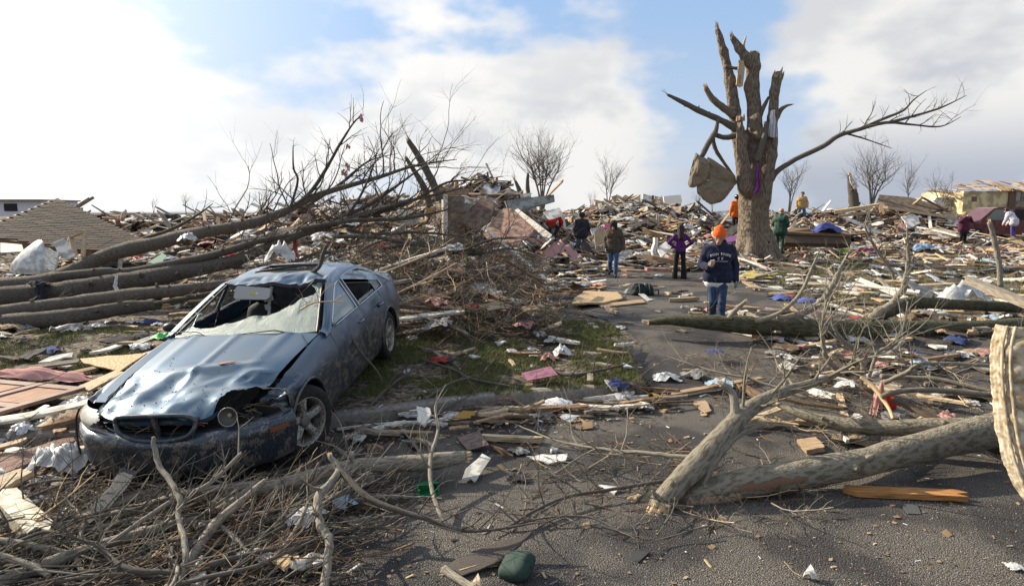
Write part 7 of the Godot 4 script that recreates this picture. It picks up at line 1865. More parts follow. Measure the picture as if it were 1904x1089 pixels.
# ---------------------------------------------------------------- one smooth surface round a set of tapered bones
func nets(mb: Mb, bones: Array, cell: float, blend: float, disp = null, tint := Color(1, 1, 1)) -> void:
	var lo := Vector3.ONE * 1e9
	var hi := -lo
	for b in bones:
		var r: float = maxf(b[2], b[3]) + blend + cell * 3.0
		for e in 2:
			lo = lo.min(b[e] - Vector3.ONE * r); hi = hi.max(b[e] + Vector3.ONE * r)
	var nx := int((hi.x - lo.x) / cell) + 2
	var ny := int((hi.y - lo.y) / cell) + 2
	var nq := int((hi.z - lo.z) / cell) + 2
	var f := PackedFloat32Array()
	f.resize(nx * ny * nq)
	var big := blend * 4.0 + cell * 4.0
	f.fill(big)
	var sy := nx
	var sz := nx * ny
	for b in bones:
		var a: Vector3 = b[0]
		var ab: Vector3 = b[1] - a
		var l2 := maxf(ab.length_squared(), 1e-9)
		var r0: float = b[2]
		var r1: float = b[3]
		var reach := maxf(r0, r1) + blend + cell * 2.0
		var p0: Vector3 = (a.min(b[1]) - Vector3.ONE * reach - lo) / cell
		var p1: Vector3 = (a.max(b[1]) + Vector3.ONE * reach - lo) / cell
		for k in range(maxi(0, int(p0.z)), mini(nq, int(p1.z) + 2)):
			for j in range(maxi(0, int(p0.y)), mini(ny, int(p1.y) + 2)):
				var i0 := maxi(0, int(p0.x))
				var at_ := k * sz + j * sy
				for i in range(i0, mini(nx, int(p1.x) + 2)):
					var q := lo + Vector3(i, j, k) * cell - a
					var s := clampf(q.dot(ab) / l2, 0.0, 1.0)
					var d := (q - ab * s).length() - lerpf(r0, r1, s)
					var g := f[at_ + i]
					var h := maxf(blend - absf(d - g), 0.0) / blend
					f[at_ + i] = minf(d, g) - h * h * blend * 0.25
	if disp != null:
		for k in nq:
			for j in ny:
				var at_ := k * sz + j * sy
				for i in nx:
					if absf(f[at_ + i]) < cell * 3.0: f[at_ + i] += disp.call(lo + Vector3(i, j, k) * cell)
	var ids := {}
	var offs := [0, 1, sy, sy + 1, sz, sz + 1, sz + sy, sz + sy + 1]
	var edges := [[0, 1], [2, 3], [4, 5], [6, 7], [0, 2], [1, 3], [4, 6], [5, 7], [0, 4], [1, 5], [2, 6], [3, 7]]
	var band := cell * 2.0
	for k in nq - 1:
		for j in ny - 1:
			var at_ := k * sz + j * sy
			for i in nx - 1:
				var o := at_ + i
				if absf(f[o]) > band: continue
				var mask := 0
				for e in 8:
					if f[o + offs[e]] < 0.0: mask |= 1 << e
				if mask == 0 or mask == 255: continue
				var sum := Vector3.ZERO
				var n := 0
				for e in edges:
					var va := f[o + offs[e[0]]]
					var vb := f[o + offs[e[1]]]
					if (va < 0.0) != (vb < 0.0):
						var t := va / (va - vb)
						var ca := Vector3(e[0] & 1, (e[0] >> 1) & 1, e[0] >> 2)
						var cb := Vector3(e[1] & 1, (e[1] >> 1) & 1, e[1] >> 2)
						sum += ca.lerp(cb, t); n += 1
				var q := lo + (Vector3(i, j, k) + sum / n) * cell
				ids[o] = mb.p(q, Vector2(q.x, q.y), tint)
	for o in ids:
		var inside: bool = f[o] < 0.0
		for ax in 3:
			var st: int = [1, sy, sz][ax]
			if (f[o + st] < 0.0) == inside: continue
			var u: int = [sy, sz, 1][ax]
			var w: int = [sz, 1, sy][ax]
			if not (ids.has(o - u - w) and ids.has(o - u) and ids.has(o - w)): continue
			var A: int = ids[o - u - w]; var B: int = ids[o - u]; var C: int = ids[o]; var D: int = ids[o - w]
			if inside:
				mb.t(A, B, C); mb.t(A, C, D)
			else:
				mb.t(A, C, B); mb.t(A, D, C)

const POSE := {"pelvis": Vector3(0, .95, 0), "chest": Vector3(0, 1.31, 0), "neck": Vector3(0, 1.47, -.01), "head": Vector3(0, 1.63, .02), "sl": Vector3(.185, 1.41, 0), "sr": Vector3(-.185, 1.41, 0), "el": Vector3(.235, 1.13, -.02), "er": Vector3(-.235, 1.13, -.02), "wl": Vector3(.25, .88, .05), "wr": Vector3(-.25, .88, .05), "hl": Vector3(.09, .92, 0), "hr": Vector3(-.09, .92, 0), "kl": Vector3(.1, .5, .02), "kr": Vector3(-.1, .5, .02), "al": Vector3(.105, .085, -.02), "ar": Vector3(-.105, .085, -.02), "tl": Vector3(.13, .035, .16), "tr": Vector3(-.13, .035, .16), "face": Vector3(0, 0, 1)}

func hand_bones(w: Vector3, d: Vector3, palm: Vector3, sg: float, curl: float) -> Array:
	d = d.normalized()
	var s := d.cross(palm).normalized() * sg
	palm = s.cross(d).normalized() * sg
	var out := []
	for k in [-.026, -.009, .009, .026]: out.append([w + d * .01 + s * k * .7, w + d * .085 + s * k, .016, .0135])
	for k in 4:
		var L: float = [.068, .078, .072, .056][k]
		var a: Vector3 = w + d * .088 + s * [-.028, -.0095, .0095, .027][k]
		var b: Vector3 = a + d * L * .5 + palm * L * .2 * curl
		var c: Vector3 = b + d * L * .42 * (1.0 - .6 * curl) + palm * L * .45 * curl
		out.append([a, b, .0095, .0088]); out.append([b, c, .0088, .007])
	var t0 := w + d * .03 - s * .024
	var t1 := t0 + d * .032 - s * .026 + palm * .012
	out.append([t0, t1, .0125, .0105]); out.append([t1, t1 + d * .03 - s * .006 + palm * .012 * (1.0 + curl), .0105, .0085])
	return out

# a person: one body, clothes and hair as children. o: pose overrides, wear, tones
func person(label: String, xf: Transform3D, scale: float, o: Dictionary, fine := false) -> Node3D:
	var t := thing("person", label, "person", xf.scaled_local(Vector3.ONE * scale))
	var P := POSE.duplicate()
	P.merge(o.get("pose", {}), true)
	var cell := .015 if fine else .022
	var face: Vector3 = P.face.normalized()
	var H: Vector3 = P.head
	var up: Vector3 = (P.head - P.neck).normalized()
	up = (up + Vector3.UP * .4).normalized()
	face = (face - up * face.dot(up) * .7).normalized()
	var rt := up.cross(face).normalized()
	var across: Vector3 = (P.sl - P.sr).normalized()
	var hips: Vector3 = (P.hl - P.hr).normalized()
	var fat: float = o.get("fat", 1.0)
	var mid: Vector3 = P.pelvis.lerp(P.chest, .42)
	var torso := func(g: float) -> Array: return [
		[P.chest - across * .095 * fat, P.chest + across * .095 * fat, (.112 + g) * fat, (.112 + g) * fat], [P.sl - across * .03, P.sr + across * .03, .062 + g, .062 + g],
		[mid - across * .075 * fat, mid + across * .075 * fat, (.105 + g) * fat, (.105 + g) * fat], [P.pelvis - hips * .08 * fat, P.pelvis + hips * .08 * fat, (.112 + g) * fat, (.112 + g) * fat],
		[P.chest, P.pelvis, (.11 + g) * fat, (.115 + g) * fat], [P.chest, P.neck, .09 + g, .055 + g]]
	var arm := func(s: String, g: float) -> Array: return [[P["s" + s], P["e" + s], .054 + g, .043 + g], [P["e" + s], P["w" + s], .043 + g, .032 + g]]
	var leg := func(s: String, g: float) -> Array: return [[P["h" + s], P["k" + s], (.085 + g) * lerpf(1, fat, .6), .058 + g], [P["k" + s], P["a" + s], .057 + g, .042 + g]]
	# body
	var mb := Mb.new()
	var bones: Array = torso.call(-.01) + arm.call("l", -.006) + arm.call("r", -.006) + leg.call("l", -.008) + leg.call("r", -.008)
	bones += [[P.neck - Vector3(0, .05, 0), H - up * .05, .055, .052], [P.al, P.tl, .038, .03], [P.ar, P.tr, .038, .03]]
	nets(mb, bones, .022, .035)
	var hc := .006 if fine else .011
	var hb := [[H + up * .035 - face * .012, H + up * .02 + face * .01, .094, .088], [H + up * .0 + face * .03, H - up * .085 + face * .055, .068, .04], [H - up * .06 - face * .01, H - up * .13 - face * .02, .055, .052],
		[H + face * .105 + up * .015, H + face * .122 - up * .03, .012, .016], [H + rt * .092 - up * .0, H + rt * .09 - up * .03, .018, .013], [H - rt * .092, H - rt * .09 - up * .03, .018, .013],
		[H + face * .093 + up * .035 + rt * .035, H + face * .093 + up * .035 - rt * .035, .016, .016], [H + face * .093 - up * .062 + rt * .018, H + face * .093 - up * .062 - rt * .018, .012, .012]]
	nets(mb, hb, hc, .022)
	for s in ["l", "r"]:
		var w: Vector3 = P["w" + s]
		var d: Vector3 = o.get("hand_" + s, (w - P["e" + s]).normalized() + Vector3(0, -.1, .15))
		var sg := 1.0 if s == "l" else -1.0
		nets(mb, hand_bones(w, d, o.get("palm_" + s, Vector3(-sg, 0, .15)), sg, o.get("curl_" + s, .45)), .0055 if fine else .009, .008)
	obj("body", mb, o.get("skin", M.skin), t)
	mb = Mb.new()
	for sg in [-1.0, 1.0]: mb.ball(H + face * .093 + up * .012 + rt * sg * .034, Vector3(.012, .008, .012), 8, 6)
	obj("eyes", mb, M.eye, t)
	var creases := func(q: Vector3) -> float: return .011 * nz.get_noise_3d(q.x * 70.0, q.y * 45.0 + q.x * 30.0, q.z * 70.0)
	# trousers
	mb = Mb.new()
	var flare: float = o.get("flare", .0)
	bones = [[P.pelvis - hips * .08 * fat, P.pelvis + hips * .08 * fat, .122 * fat, .122 * fat], [P.hl, P.kl, .098 * fat, .072], [P.kl, P.al + Vector3(0, o.get("cuff", .02), 0), .071, .064 + flare], [P.hr, P.kr, .098 * fat, .072], [P.kr, P.ar + Vector3(0, o.get("cuff", .02), 0), .071, .064 + flare]]
	nets(mb, bones, cell, .02, creases)
	obj("trousers", mb, o.trousers, t)
	# top
	mb = Mb.new()
	var bulk: float = o.get("bulk", .022)
	bones = torso.call(bulk) + arm.call("l", bulk * .8) + arm.call("r", bulk * .8)
	if o.get("long", .0) > 0.0:
		var hem: Vector3 = P.pelvis - Vector3(0, o.long, 0)
		bones.append([hem - hips * .09 * fat, hem + hips * .09 * fat, (.118 + bulk) * fat, (.118 + bulk) * fat])
	if o.get("hood", "") == "down": bones += [[P.neck - face * .07 + rt * .07 + up * .03, P.neck - face * .07 - rt * .07 + up * .03, .055, .055], [P.neck + rt * .075 + up * .02, P.neck + face * .06 - up * .04, .035, .03], [P.neck - rt * .075 + up * .02, P.neck + face * .06 - up * .04, .035, .03]]
	nets(mb, bones, cell, .03, creases)
	var top := obj("jacket", mb, o.top, t)
	t.set_meta("chest", mb)
	if o.has("shirt_hem"):
		mb = Mb.new()
		var h0: Vector3 = P.pelvis - Vector3(0, .115, 0)
		nets(mb, [[h0 - hips * .1, h0 + hips * .1, .128, .128]], cell, .02)
		obj("shirt_hem", mb, o.shirt_hem, t)
	if o.has("shirt"):
		mb = Mb.new()
		nets(mb, [[P.chest + face * (.06 + bulk) + up * .09, P.chest + face * (.085 + bulk) - up * .1, .05, .035], [P.neck + face * .045, P.chest + face * .1, .05, .045]], cell, .02)
		obj("shirt", mb, o.shirt, t)
	if o.has("collar"):
		mb = Mb.new()
		nets(mb, [[P.neck + rt * .05 + up * .03, P.neck - rt * .05 + up * .03, .065, .065]], cell, .02)
		obj("collar", mb, o.collar, t)
	# shoes
	for s in ["l", "r"]:
		mb = Mb.new()
		var A: Vector3 = P["a" + s]; var T: Vector3 = P["t" + s]
		var back := (A - T); back.y = 0
		nets(mb, [[A + Vector3(0, -.02, 0) + back.normalized() * .02, T + Vector3(0, .012, 0), .05, .042], [A + Vector3(0, .02, 0), A, .05, .05]], cell * .8, .02)
		obj("shoe", mb, o.shoes, t)
	# head wear
	if o.has("hat"):
		mb = Mb.new()
		nets(mb, [[H + up * .05 - face * .012, H + up * .12 - face * .02, .108, .085], [H + up * .052 + face * .012, H + up * .052 - face * .03, .104, .107]], hc * 1.3, .03, func(q: Vector3): return .004 * sin(atan2((q - H).dot(rt), (q - H).dot(face)) * 40.0) + (0.3 if (q - H).dot(up) < .028 else 0.0))
		obj("hat", mb, o.hat, t)
	if o.has("hair"):
		mb = Mb.new()
		var L: float = o.get("hair_len", .06)
		nets(mb, [[H + up * .05 - face * .03, H + up * .06 + face * .0, .104, .1], [H - face * .05 + up * .02, H - face * .07 - up * L, .095, .05 + L * .12], [H - face * .03 + rt * .05 + up * .02, H - face * .05 + rt * .06 - up * L * .8, .065, .04], [H - face * .03 - rt * .05 + up * .02, H - face * .05 - rt * .06 - up * L * .8, .065, .04]], hc * 1.3, .03, func(q: Vector3): return .012 * nz.get_noise_3d(q.x * 160.0, q.y * 40.0, q.z * 160.0))
		obj("hair", mb, o.hair, t)
	if o.get("hood", "") == "up":
		mb = Mb.new()
		nets(mb, [[H + up * .05 - face * .035, H + up * .045 - face * .0, .122, .118], [H - face * .05 - up * .04, P.neck - face * .04, .11, .1], [H + rt * .075 + up * .02, H + rt * .06 - up * .14, .045, .05], [H - rt * .075 + up * .02, H - rt * .06 - up * .14, .045, .05]], hc * 1.3, .03)
		obj("hood", mb, o.get("hood_mat", o.top), t)
	if o.has("gloves"):
		mb = Mb.new()
		for s in o.glove_on:
			var w: Vector3 = P["w" + s]
			var sg := 1.0 if s == "l" else -1.0
			var hbz := hand_bones(w, o.get("hand_" + s, (w - P["e" + s]).normalized() + Vector3(0, -.1, .15)), o.get("palm_" + s, Vector3(-sg, 0, .15)), sg, o.get("curl_" + s, .45))
			for b in hbz: b[2] += .006; b[3] += .006
			hbz.append([w - (w - P["e" + s]).normalized() * .03, w + Vector3(0, 0, 0), .046, .04])
			nets(mb, hbz, .008, .01)
		obj("glove", mb, o.gloves, t)
	return t

func fabric(c: Color, rough := .95) -> StandardMaterial3D:
	return mat(c, rough, {"rim": .35, "tex": M.patches, "tri": 2.5})

func lettering(parent: Node3D, text: String, size: float, spots: Array, m: Material, weight := 700) -> void:
	var font := SystemFont.new()
	font.font_names = PackedStringArray(["Droid Serif"])
	font.font_weight = weight
	for i in text.length():
		if text[i] == " ": continue
		var tm := TextMesh.new()
		tm.text = text[i]; tm.font = font; tm.font_size = 32; tm.pixel_size = size / 32.0; tm.depth = .012
		var o := MeshInstance3D.new()
		o.name = "letter"
		o.mesh = tm
		o.material_override = m
		o.transform = spots[i]
		parent.add_child(o, true)

func build_people() -> void:
	M.skin = mat(lin(.42, .24, .17), .6, {"spec": .4})
	M.eye = mat(lin(.02, .015, .012), .2)
	var jeans := fabric(lin(.06, .11, .22))
	var black_shoes := mat(lin(.03, .028, .026), .7)
	# man in the orange hat, walking down the driveway and looking at his phone
	var navy := fabric(lin(.016, .02, .05))
	var foot := Vector3(3.54, 0, -11.04)
	var man := person("person walking in bright orange knit hat and navy hoodie, looking at a phone", at(foot.x, foot.y, foot.z, -.12), .985, {
		"pose": {"pelvis": Vector3(.0, .95, 0), "chest": Vector3(.0, 1.30, .02), "neck": Vector3(-.005, 1.47, .03), "head": Vector3(-.015, 1.61, .085), "face": Vector3(-.3, -.5, 1), "sl": Vector3(.205, 1.40, .02), "sr": Vector3(-.205, 1.39, .03), "er": Vector3(-.29, 1.13, .03), "wr": Vector3(-.20, 1.10, .27), "el": Vector3(.285, 1.13, -.03), "wl": Vector3(.30, .87, .03), "kl": Vector3(.06, .5, .12), "al": Vector3(.06, .085, .12), "tl": Vector3(.07, .035, .3), "kr": Vector3(-.07, .49, .04), "ar": Vector3(-.05, .13, -.16), "tr": Vector3(-.06, .05, 0.0)},
		"skin": M.skin, "trousers": fabric(lin(.03, .06, .135), .75), "top": navy, "bulk": .034, "long": .03, "fat": 1.06, "hood": "down", "hat": mat(lin(.75, .11, .015), .95, {"rim": .4}), "shoes": black_shoes, "shirt_hem": mat(lin(.7, .7, .72), .9), "curl_r": 1.0, "hand_r": Vector3(.25, .55, .55), "palm_r": Vector3(.5, .5, -.4), "gloves": mat(lin(.2, .22, .19), .9), "glove_on": ["l"]}, true)
	var phone := thing("phone", "pale phone held up in the orange hatted man's hand", "phone", man.transform * Transform3D(Basis.from_euler(Vector3(.5, .25, .1)), Vector3(-.165, 1.18, .335)))
	var mb := Mb.new()
	mb.box(Transform3D(), Vector3(.068, .13, .01))
	obj("case", mb, M.white, phone)
	mb = Mb.new()
	mb.box(at(0, 0, -.0062), Vector3(.06, .115, .002))
	obj("screen", mb, M.black, phone)
	var stripe := Mb.new()
	for s in [[Vector3(.185, .9, .0), Vector3(.128, .5, .1), Vector3(.125, .12, .12)]]:
		var cv := curve(s, 6)
		for i in cv.size() - 1:
			stripe.q(cv[i] + Vector3(-.004, 0, .03), cv[i] + Vector3(.006, 0, -.025), cv[i + 1] + Vector3(.006, 0, -.025), cv[i + 1] + Vector3(-.004, 0, .03))
	obj("side_stripe", stripe, M.white, man)
	# the lettering on his chest sits on the cloth
	var chest: Mb = man.get_meta("chest")
	man.remove_meta("chest")
	var on := func(x: float, y: float) -> Vector3:
		var best := -1.0
		for q in chest.v:
			if absf(q.x - x) < .022 and absf(q.y - y) < .022: best = maxf(best, q.z)
		return Vector3(x, y, best + .003)
	var spots := []
	var text := "PENN STATE"
	for i in text.length():
		var a := (i - 4.5) / 4.5
		spots.append(Transform3D(Basis(Vector3.UP, a * .55) * Basis(Vector3(0, 0, 1), -a * .28), on.call(a * .158, 1.325 - .028 * a * a)))
	lettering(man, text, .052, spots, M.white)
	lettering(man, "CF", .06, [Transform3D(Basis(), on.call(-.03, 1.248)), Transform3D(Basis(), on.call(.03, 1.248))], M.white)
	for k in 11:
		var x := -.12 + k * .024
		mb = Mb.new()
		mb.box(Transform3D(Basis(Vector3.UP, x * 3.0), on.call(x, 1.2)), Vector3(.016, .011 + .003 * (k % 2), .008))
		obj("print_mark", mb, M.white, man)
	# man in a dark hood
	foot = Vector3(3.16, 0, -20.07)
	person("person walking with dark hood up, brown jacket over red shirt and blue jeans", at(foot.x, foot.y, foot.z, -.25), 1.0, {
		"pose": {"head": Vector3(-.01, 1.6, .08), "face": Vector3(-.1, -.55, 1), "neck": Vector3(0, 1.46, .02), "wr": Vector3(-.24, .9, .12), "er": Vector3(-.275, 1.14, -.05), "el": Vector3(.275, 1.14, -.03), "wl": Vector3(.3, .88, .03), "kl": Vector3(.09, .5, .1), "al": Vector3(.08, .085, .1), "tl": Vector3(.1, .035, .28), "kr": Vector3(-.1, .5, .0), "ar": Vector3(-.12, .2, -.25), "tr": Vector3(-.13, .09, -.1)},
		"trousers": jeans, "top": fabric(lin(.085, .07, .05)), "bulk": .036, "long": .07, "fat": 1.05, "hood": "up", "hood_mat": fabric(lin(.025, .026, .03)), "shirt": fabric(lin(.22, .02, .025)), "shoes": black_shoes})
	# man seen from behind at the foot of the heap
	foot = Vector3(2.63, 0.26, -24.47)
	person("person seen from behind in navy jacket with orange collar at the central heap", at(foot.x, foot.y, foot.z, PI + .15), 1.0, {
		"pose": {"head": Vector3(-.02, 1.61, .06), "face": Vector3(-.2, -.4, 1), "wl": Vector3(.2, .92, .12), "wr": Vector3(-.2, .92, .12), "el": Vector3(.27, 1.14, -.03), "er": Vector3(-.27, 1.14, -.03), "kl": Vector3(.13, .5, .02), "al": Vector3(.15, .085, -.02), "kr": Vector3(-.13, .5, .02), "ar": Vector3(-.15, .085, -.02)},
		"trousers": fabric(lin(.09, .12, .16)), "top": fabric(lin(.022, .026, .04)), "bulk": .036, "long": .04, "fat": 1.08, "collar": mat(lin(.6, .12, .03), .9), "hair": mat(lin(.02, .015, .012), .8), "hair_len": .03, "shoes": mat(lin(.2, .16, .12), .8)})
	# woman with her hands on her hips
	foot = Vector3(5.1, 0, -19.58)
	person("person with long dark hair, purple top and black trousers, hands on hips, seen from behind", at(foot.x, foot.y, foot.z, PI - .1), .93, {
		"pose": {"sl": Vector3(.165, 1.40, 0), "sr": Vector3(-.165, 1.40, 0), "el": Vector3(.37, 1.18, -.08), "er": Vector3(-.37, 1.18, -.08), "wl": Vector3(.19, 1.03, .02), "wr": Vector3(-.19, 1.03, .02), "kl": Vector3(.12, .5, .0), "al": Vector3(.15, .085, -.04), "kr": Vector3(-.12, .5, .0), "ar": Vector3(-.15, .085, -.04)},
		"hand_l": Vector3(-.6, -.3, .5), "hand_r": Vector3(.6, -.3, .5), "trousers": fabric(lin(.012, .012, .013)), "flare": .035, "cuff": -.04, "top": fabric(lin(.095, .02, .14)), "bulk": .012, "long": .0, "fat": .93, "hair": mat(lin(.03, .018, .013), .7), "hair_len": .3, "shoes": black_shoes})
	# red jacket, bent double on the heap
	person("person bending over on the central heap in bright red jacket with yellow shoulders", Transform3D(Basis(Vector3.UP, PI - .5), Vector3(1.57, 1.01, -25.6)), .95, {
		"pose": {"pelvis": Vector3(0, .62, -.1), "chest": Vector3(0, .86, .2), "neck": Vector3(0, .9, .34), "head": Vector3(0, .86, .48), "sl": Vector3(.19, .88, .24), "sr": Vector3(-.19, .88, .24), "el": Vector3(.28, .66, .36), "er": Vector3(-.28, .66, .36), "wl": Vector3(.16, .46, .48), "wr": Vector3(-.16, .46, .48), "hl": Vector3(.1, .6, -.1), "hr": Vector3(-.1, .6, -.1), "kl": Vector3(.16, .42, .22), "kr": Vector3(-.16, .42, .22), "al": Vector3(.14, .08, 0), "ar": Vector3(-.14, .08, 0)},
		"trousers": fabric(lin(.02, .02, .025)), "top": fabric(lin(.5, .025, .02)), "bulk": .045, "collar": mat(lin(.7, .5, .03), .9), "hair": M.eye, "hair_len": .03, "shoes": black_shoes})
	# man in green rain clothes behind the tree
	person("person with bald head in dark green rain suit beside the shattered tree", Transform3D(Basis(Vector3.UP, PI - .7), Vector3(10.94, 0.34, -26.4)), 1.05, {
		"pose": {"head": Vector3(0, 1.62, .05), "face": Vector3(.1, -.3, 1), "wl": Vector3(.17, .98, .14), "wr": Vector3(-.17, .98, .14), "el": Vector3(.28, 1.15, -.04), "er": Vector3(-.28, 1.15, -.04)},
		"trousers": fabric(lin(.02, .065, .045), .7), "top": fabric(lin(.02, .07, .05), .7), "bulk": .04, "long": .1, "fat": 1.12, "shoes": black_shoes})
	# man on top of the right heap
	person("person standing on the right heap in tan work jacket and blue jeans", Transform3D(Basis(Vector3.UP, -.3), Vector3(17.38, 1.42, -39)), 1.02, {
		"pose": {"face": Vector3(-.5, -.3, 1), "wl": Vector3(.3, .93, .1), "wr": Vector3(-.28, .93, .12), "el": Vector3(.29, 1.15, -.02), "er": Vector3(-.29, 1.15, -.02), "kr": Vector3(-.13, .52, .12), "al": Vector3(.2, .06, .06), "kl": Vector3(.17, .5, .08)},
		"trousers": jeans, "top": fabric(lin(.45, .31, .13)), "bulk": .042, "long": .02, "fat": 1.1, "hair": mat(lin(.08, .06, .05), .8), "hair_len": .0, "shoes": black_shoes})
	# woman in maroon photographing
	var mw := person("person in maroon sweater and black trousers holding a camera to their face", Transform3D(Basis(Vector3.UP, .1), Vector3(22.25, 0.31, -31.9)), .97, {
		"pose": {"el": Vector3(.34, 1.27, .12), "er": Vector3(-.34, 1.27, .12), "wl": Vector3(.12, 1.52, .22), "wr": Vector3(-.10, 1.52, .22)},
		"hand_l": Vector3(-.4, .6, .1), "hand_r": Vector3(.4, .6, .1), "trousers": fabric(lin(.013, .013, .015)), "cuff": .16, "top": fabric(lin(.085, .02, .045)), "bulk": .03, "long": .05, "fat": 1.25, "hair": mat(lin(.34, .22, .11), .8), "hair_len": .05, "shoes": mat(lin(.4, .25, .18), .8)})
	var cam := thing("camera", "small pale camera held up by the person in maroon", "camera", mw.transform * at(0, 1.58, .26))
	mb = Mb.new()
	mb.box(Transform3D(), Vector3(.12, .075, .03))
	mb.tube([Vector3(0, 0, 0), Vector3(0, 0, .045)], [.028, .026], 10)
	obj("housing", mb, M.grey_pale, cam)
	# jersey at the right edge
	person("person in white and purple jersey stooping before the maroon minivan", Transform3D(Basis(Vector3.UP, PI + .5), Vector3(25.17, 0.69, -32.5)), .96, {
		"pose": {"chest": Vector3(.02, 1.22, .2), "neck": Vector3(.02, 1.36, .28), "head": Vector3(.02, 1.46, .38), "sl": Vector3(.2, 1.3, .22), "sr": Vector3(-.18, 1.3, .22), "el": Vector3(.26, 1.02, .26), "er": Vector3(-.26, 1.02, .26), "wl": Vector3(.2, .8, .38), "wr": Vector3(-.2, .8, .38)},
		"trousers": fabric(lin(.09, .06, .2)), "top": fabric(lin(.6, .58, .68)), "bulk": .045, "long": .12, "fat": 1.1, "hair": M.eye, "hair_len": .12, "shoes": black_shoes})
	# orange shirt half hidden by the tree
	person("person in orange top half hidden behind the shattered tree's left side", Transform3D(Basis(Vector3.UP, PI), Vector3(10.02, 1.02, -29)), 1.0, {
		"pose": {}, "trousers": fabric(lin(.02, .02, .03)), "top": fabric(lin(.75, .16, .02)), "bulk": .03, "long": .04, "fat": 1.05, "hair": M.eye, "hair_len": .03, "shoes": black_shoes})
	for c in get_children():
		if c.has_meta("chest"): c.remove_meta("chest")

# ---------------------------------------------------------------- rubble
const MARKS := [["the wrecked car's nose", -2.8, -4.7], ["the car's rear wheel", -1.6, -8.6], ["the duffel bag", 3.15, -15.7], ["the shattered tree", 9.5, -25.4], ["the brick chimney", -2.2, -23.5], ["the orange hatted man", 3.5, -11.0], ["the hands-on-hips woman", 5.0, -19.3], ["the navy jacketed man", 3.0, -27.8], ["the maroon minivan", 25.9, -34.0], ["the woman in maroon", 22.3, -31.9], ["the green ball", 14.0, -27.0], ["the mossy log's tip", 2.2, -10.4], ["the quilted mattress", 4.2, -4.8], ["the torn shingled roof", -12.0, -17.3], ["the white wrapped slab", -10.7, -14.3], ["the lowest fallen log", -8.0, -11.0], ["the grey metal roofing", 9.0, -14.5], ["the leaning post", 0.0, -15.6], ["the tan jacketed man", 17.5, -39.0], ["the hooded man", 3.1, -19.7], ["the brown door", -6.3, -7.9], ["the yellow container", 1.65, -7.3], ["the purple sheet", 0.3, -8.1], ["the green plastic box", -0.65, -4.9], ["the mustard sheet", 8.6, -21.5], ["the dark fallen wall", 13.0, -28.0]]
const CLOTH_ODDS := [0, 0, 0, 0, 1, 1, 1, 1, 4, 5, 6, 2, 2, 3, 4, 4, 5, 5, 5, 5, 6, 6, 7, 8]
const STICK_ODDS := [0, 0, 0, 0, 0, 1, 1, 1, 1, 1, 2, 2, 4, 4, 4, 3]
const BOARD_ODDS := [0, 1, 1, 1, 2, 2, 3, 3, 4, 5, 6, 6]
const PLANK_ODDS := [0, 0, 1, 1, 2, 2, 2, 3, 3, 4, 4, 5]
# places kept clear of loose pieces: x, z, reach
const CLEAR := [[17.3, -37.6, 1.5], [3.5, -11.0, .5], [3.1, -19.3, .8], [5.0, -18.9, .7], [3.0, -27.0, .8], [22.3, -31.2, 1.0], [10.9, -25.7, .9], [25.2, -31.8, .8], [2.0, -24.9, .8], [3.2, -15.2, .5]]
const ORD := ["", "second ", "third ", "fourth ", "fifth ", "sixth ", "seventh ", "eighth ", "ninth ", "tenth ", "eleventh ", "twelfth ", "thirteenth ", "fourteenth ", "fifteenth ", "sixteenth ", "seventeenth ", "eighteenth ", "nineteenth ", "twentieth "]
var bits := {}        # kind -> list of [size seen, transform, tone, variant, length]

func place_bit(kind: String, x: float, z: float, size: Vector3, tilt: float, lift: float, tone: int, turn := -99.0) -> void:
	var y := ground_y(x, z)
	var c := Vector2(x + 2.63, z + 7.37)
	if absf(c.x) < 1.02 and absf(c.y) < 2.55: return
	if kind != "stick" and z > -5.6 and x > 0.1 and maxf(size.x, size.z) > .16: return
	for k in CLEAR:
		if Vector2(x - k[0], z - k[1]).length() < k[2]: return
	var e := 0.3
	var n := Vector3(ground_y(x - e, z) - ground_y(x + e, z), 2 * e, ground_y(x, z - e) - ground_y(x, z + e))
	if absf(n.x) > 1.0 or absf(n.z) > 1.0 or on_street(x, z): n = Vector3.UP
	n = n.normalized()
	var up := (n + Vector3(R(-1, 1), 0, R(-1, 1)) * tilt).normalized()
	var a := R(0, TAU) if turn < -50.0 else turn
	var xa := Vector3(cos(a), 0, sin(a))
	xa = (xa - up * xa.dot(up)).normalized()
	var b := Basis(xa, up, xa.cross(up)).scaled_local(size)
	var d := Vector2(x, z).length()
	var p := Vector3(x, y + lift, z)
	var seen := maxf(size.x, size.z) / maxf(3.0, d) if absf(x) < 0.84 * -z + 0.6 else 0.0
	if not bits.has(kind): bits[kind] = []
	bits[kind].append([seen, Transform3D(b, p), tone, rng.randi() % 6, maxf(size.x, size.z)])

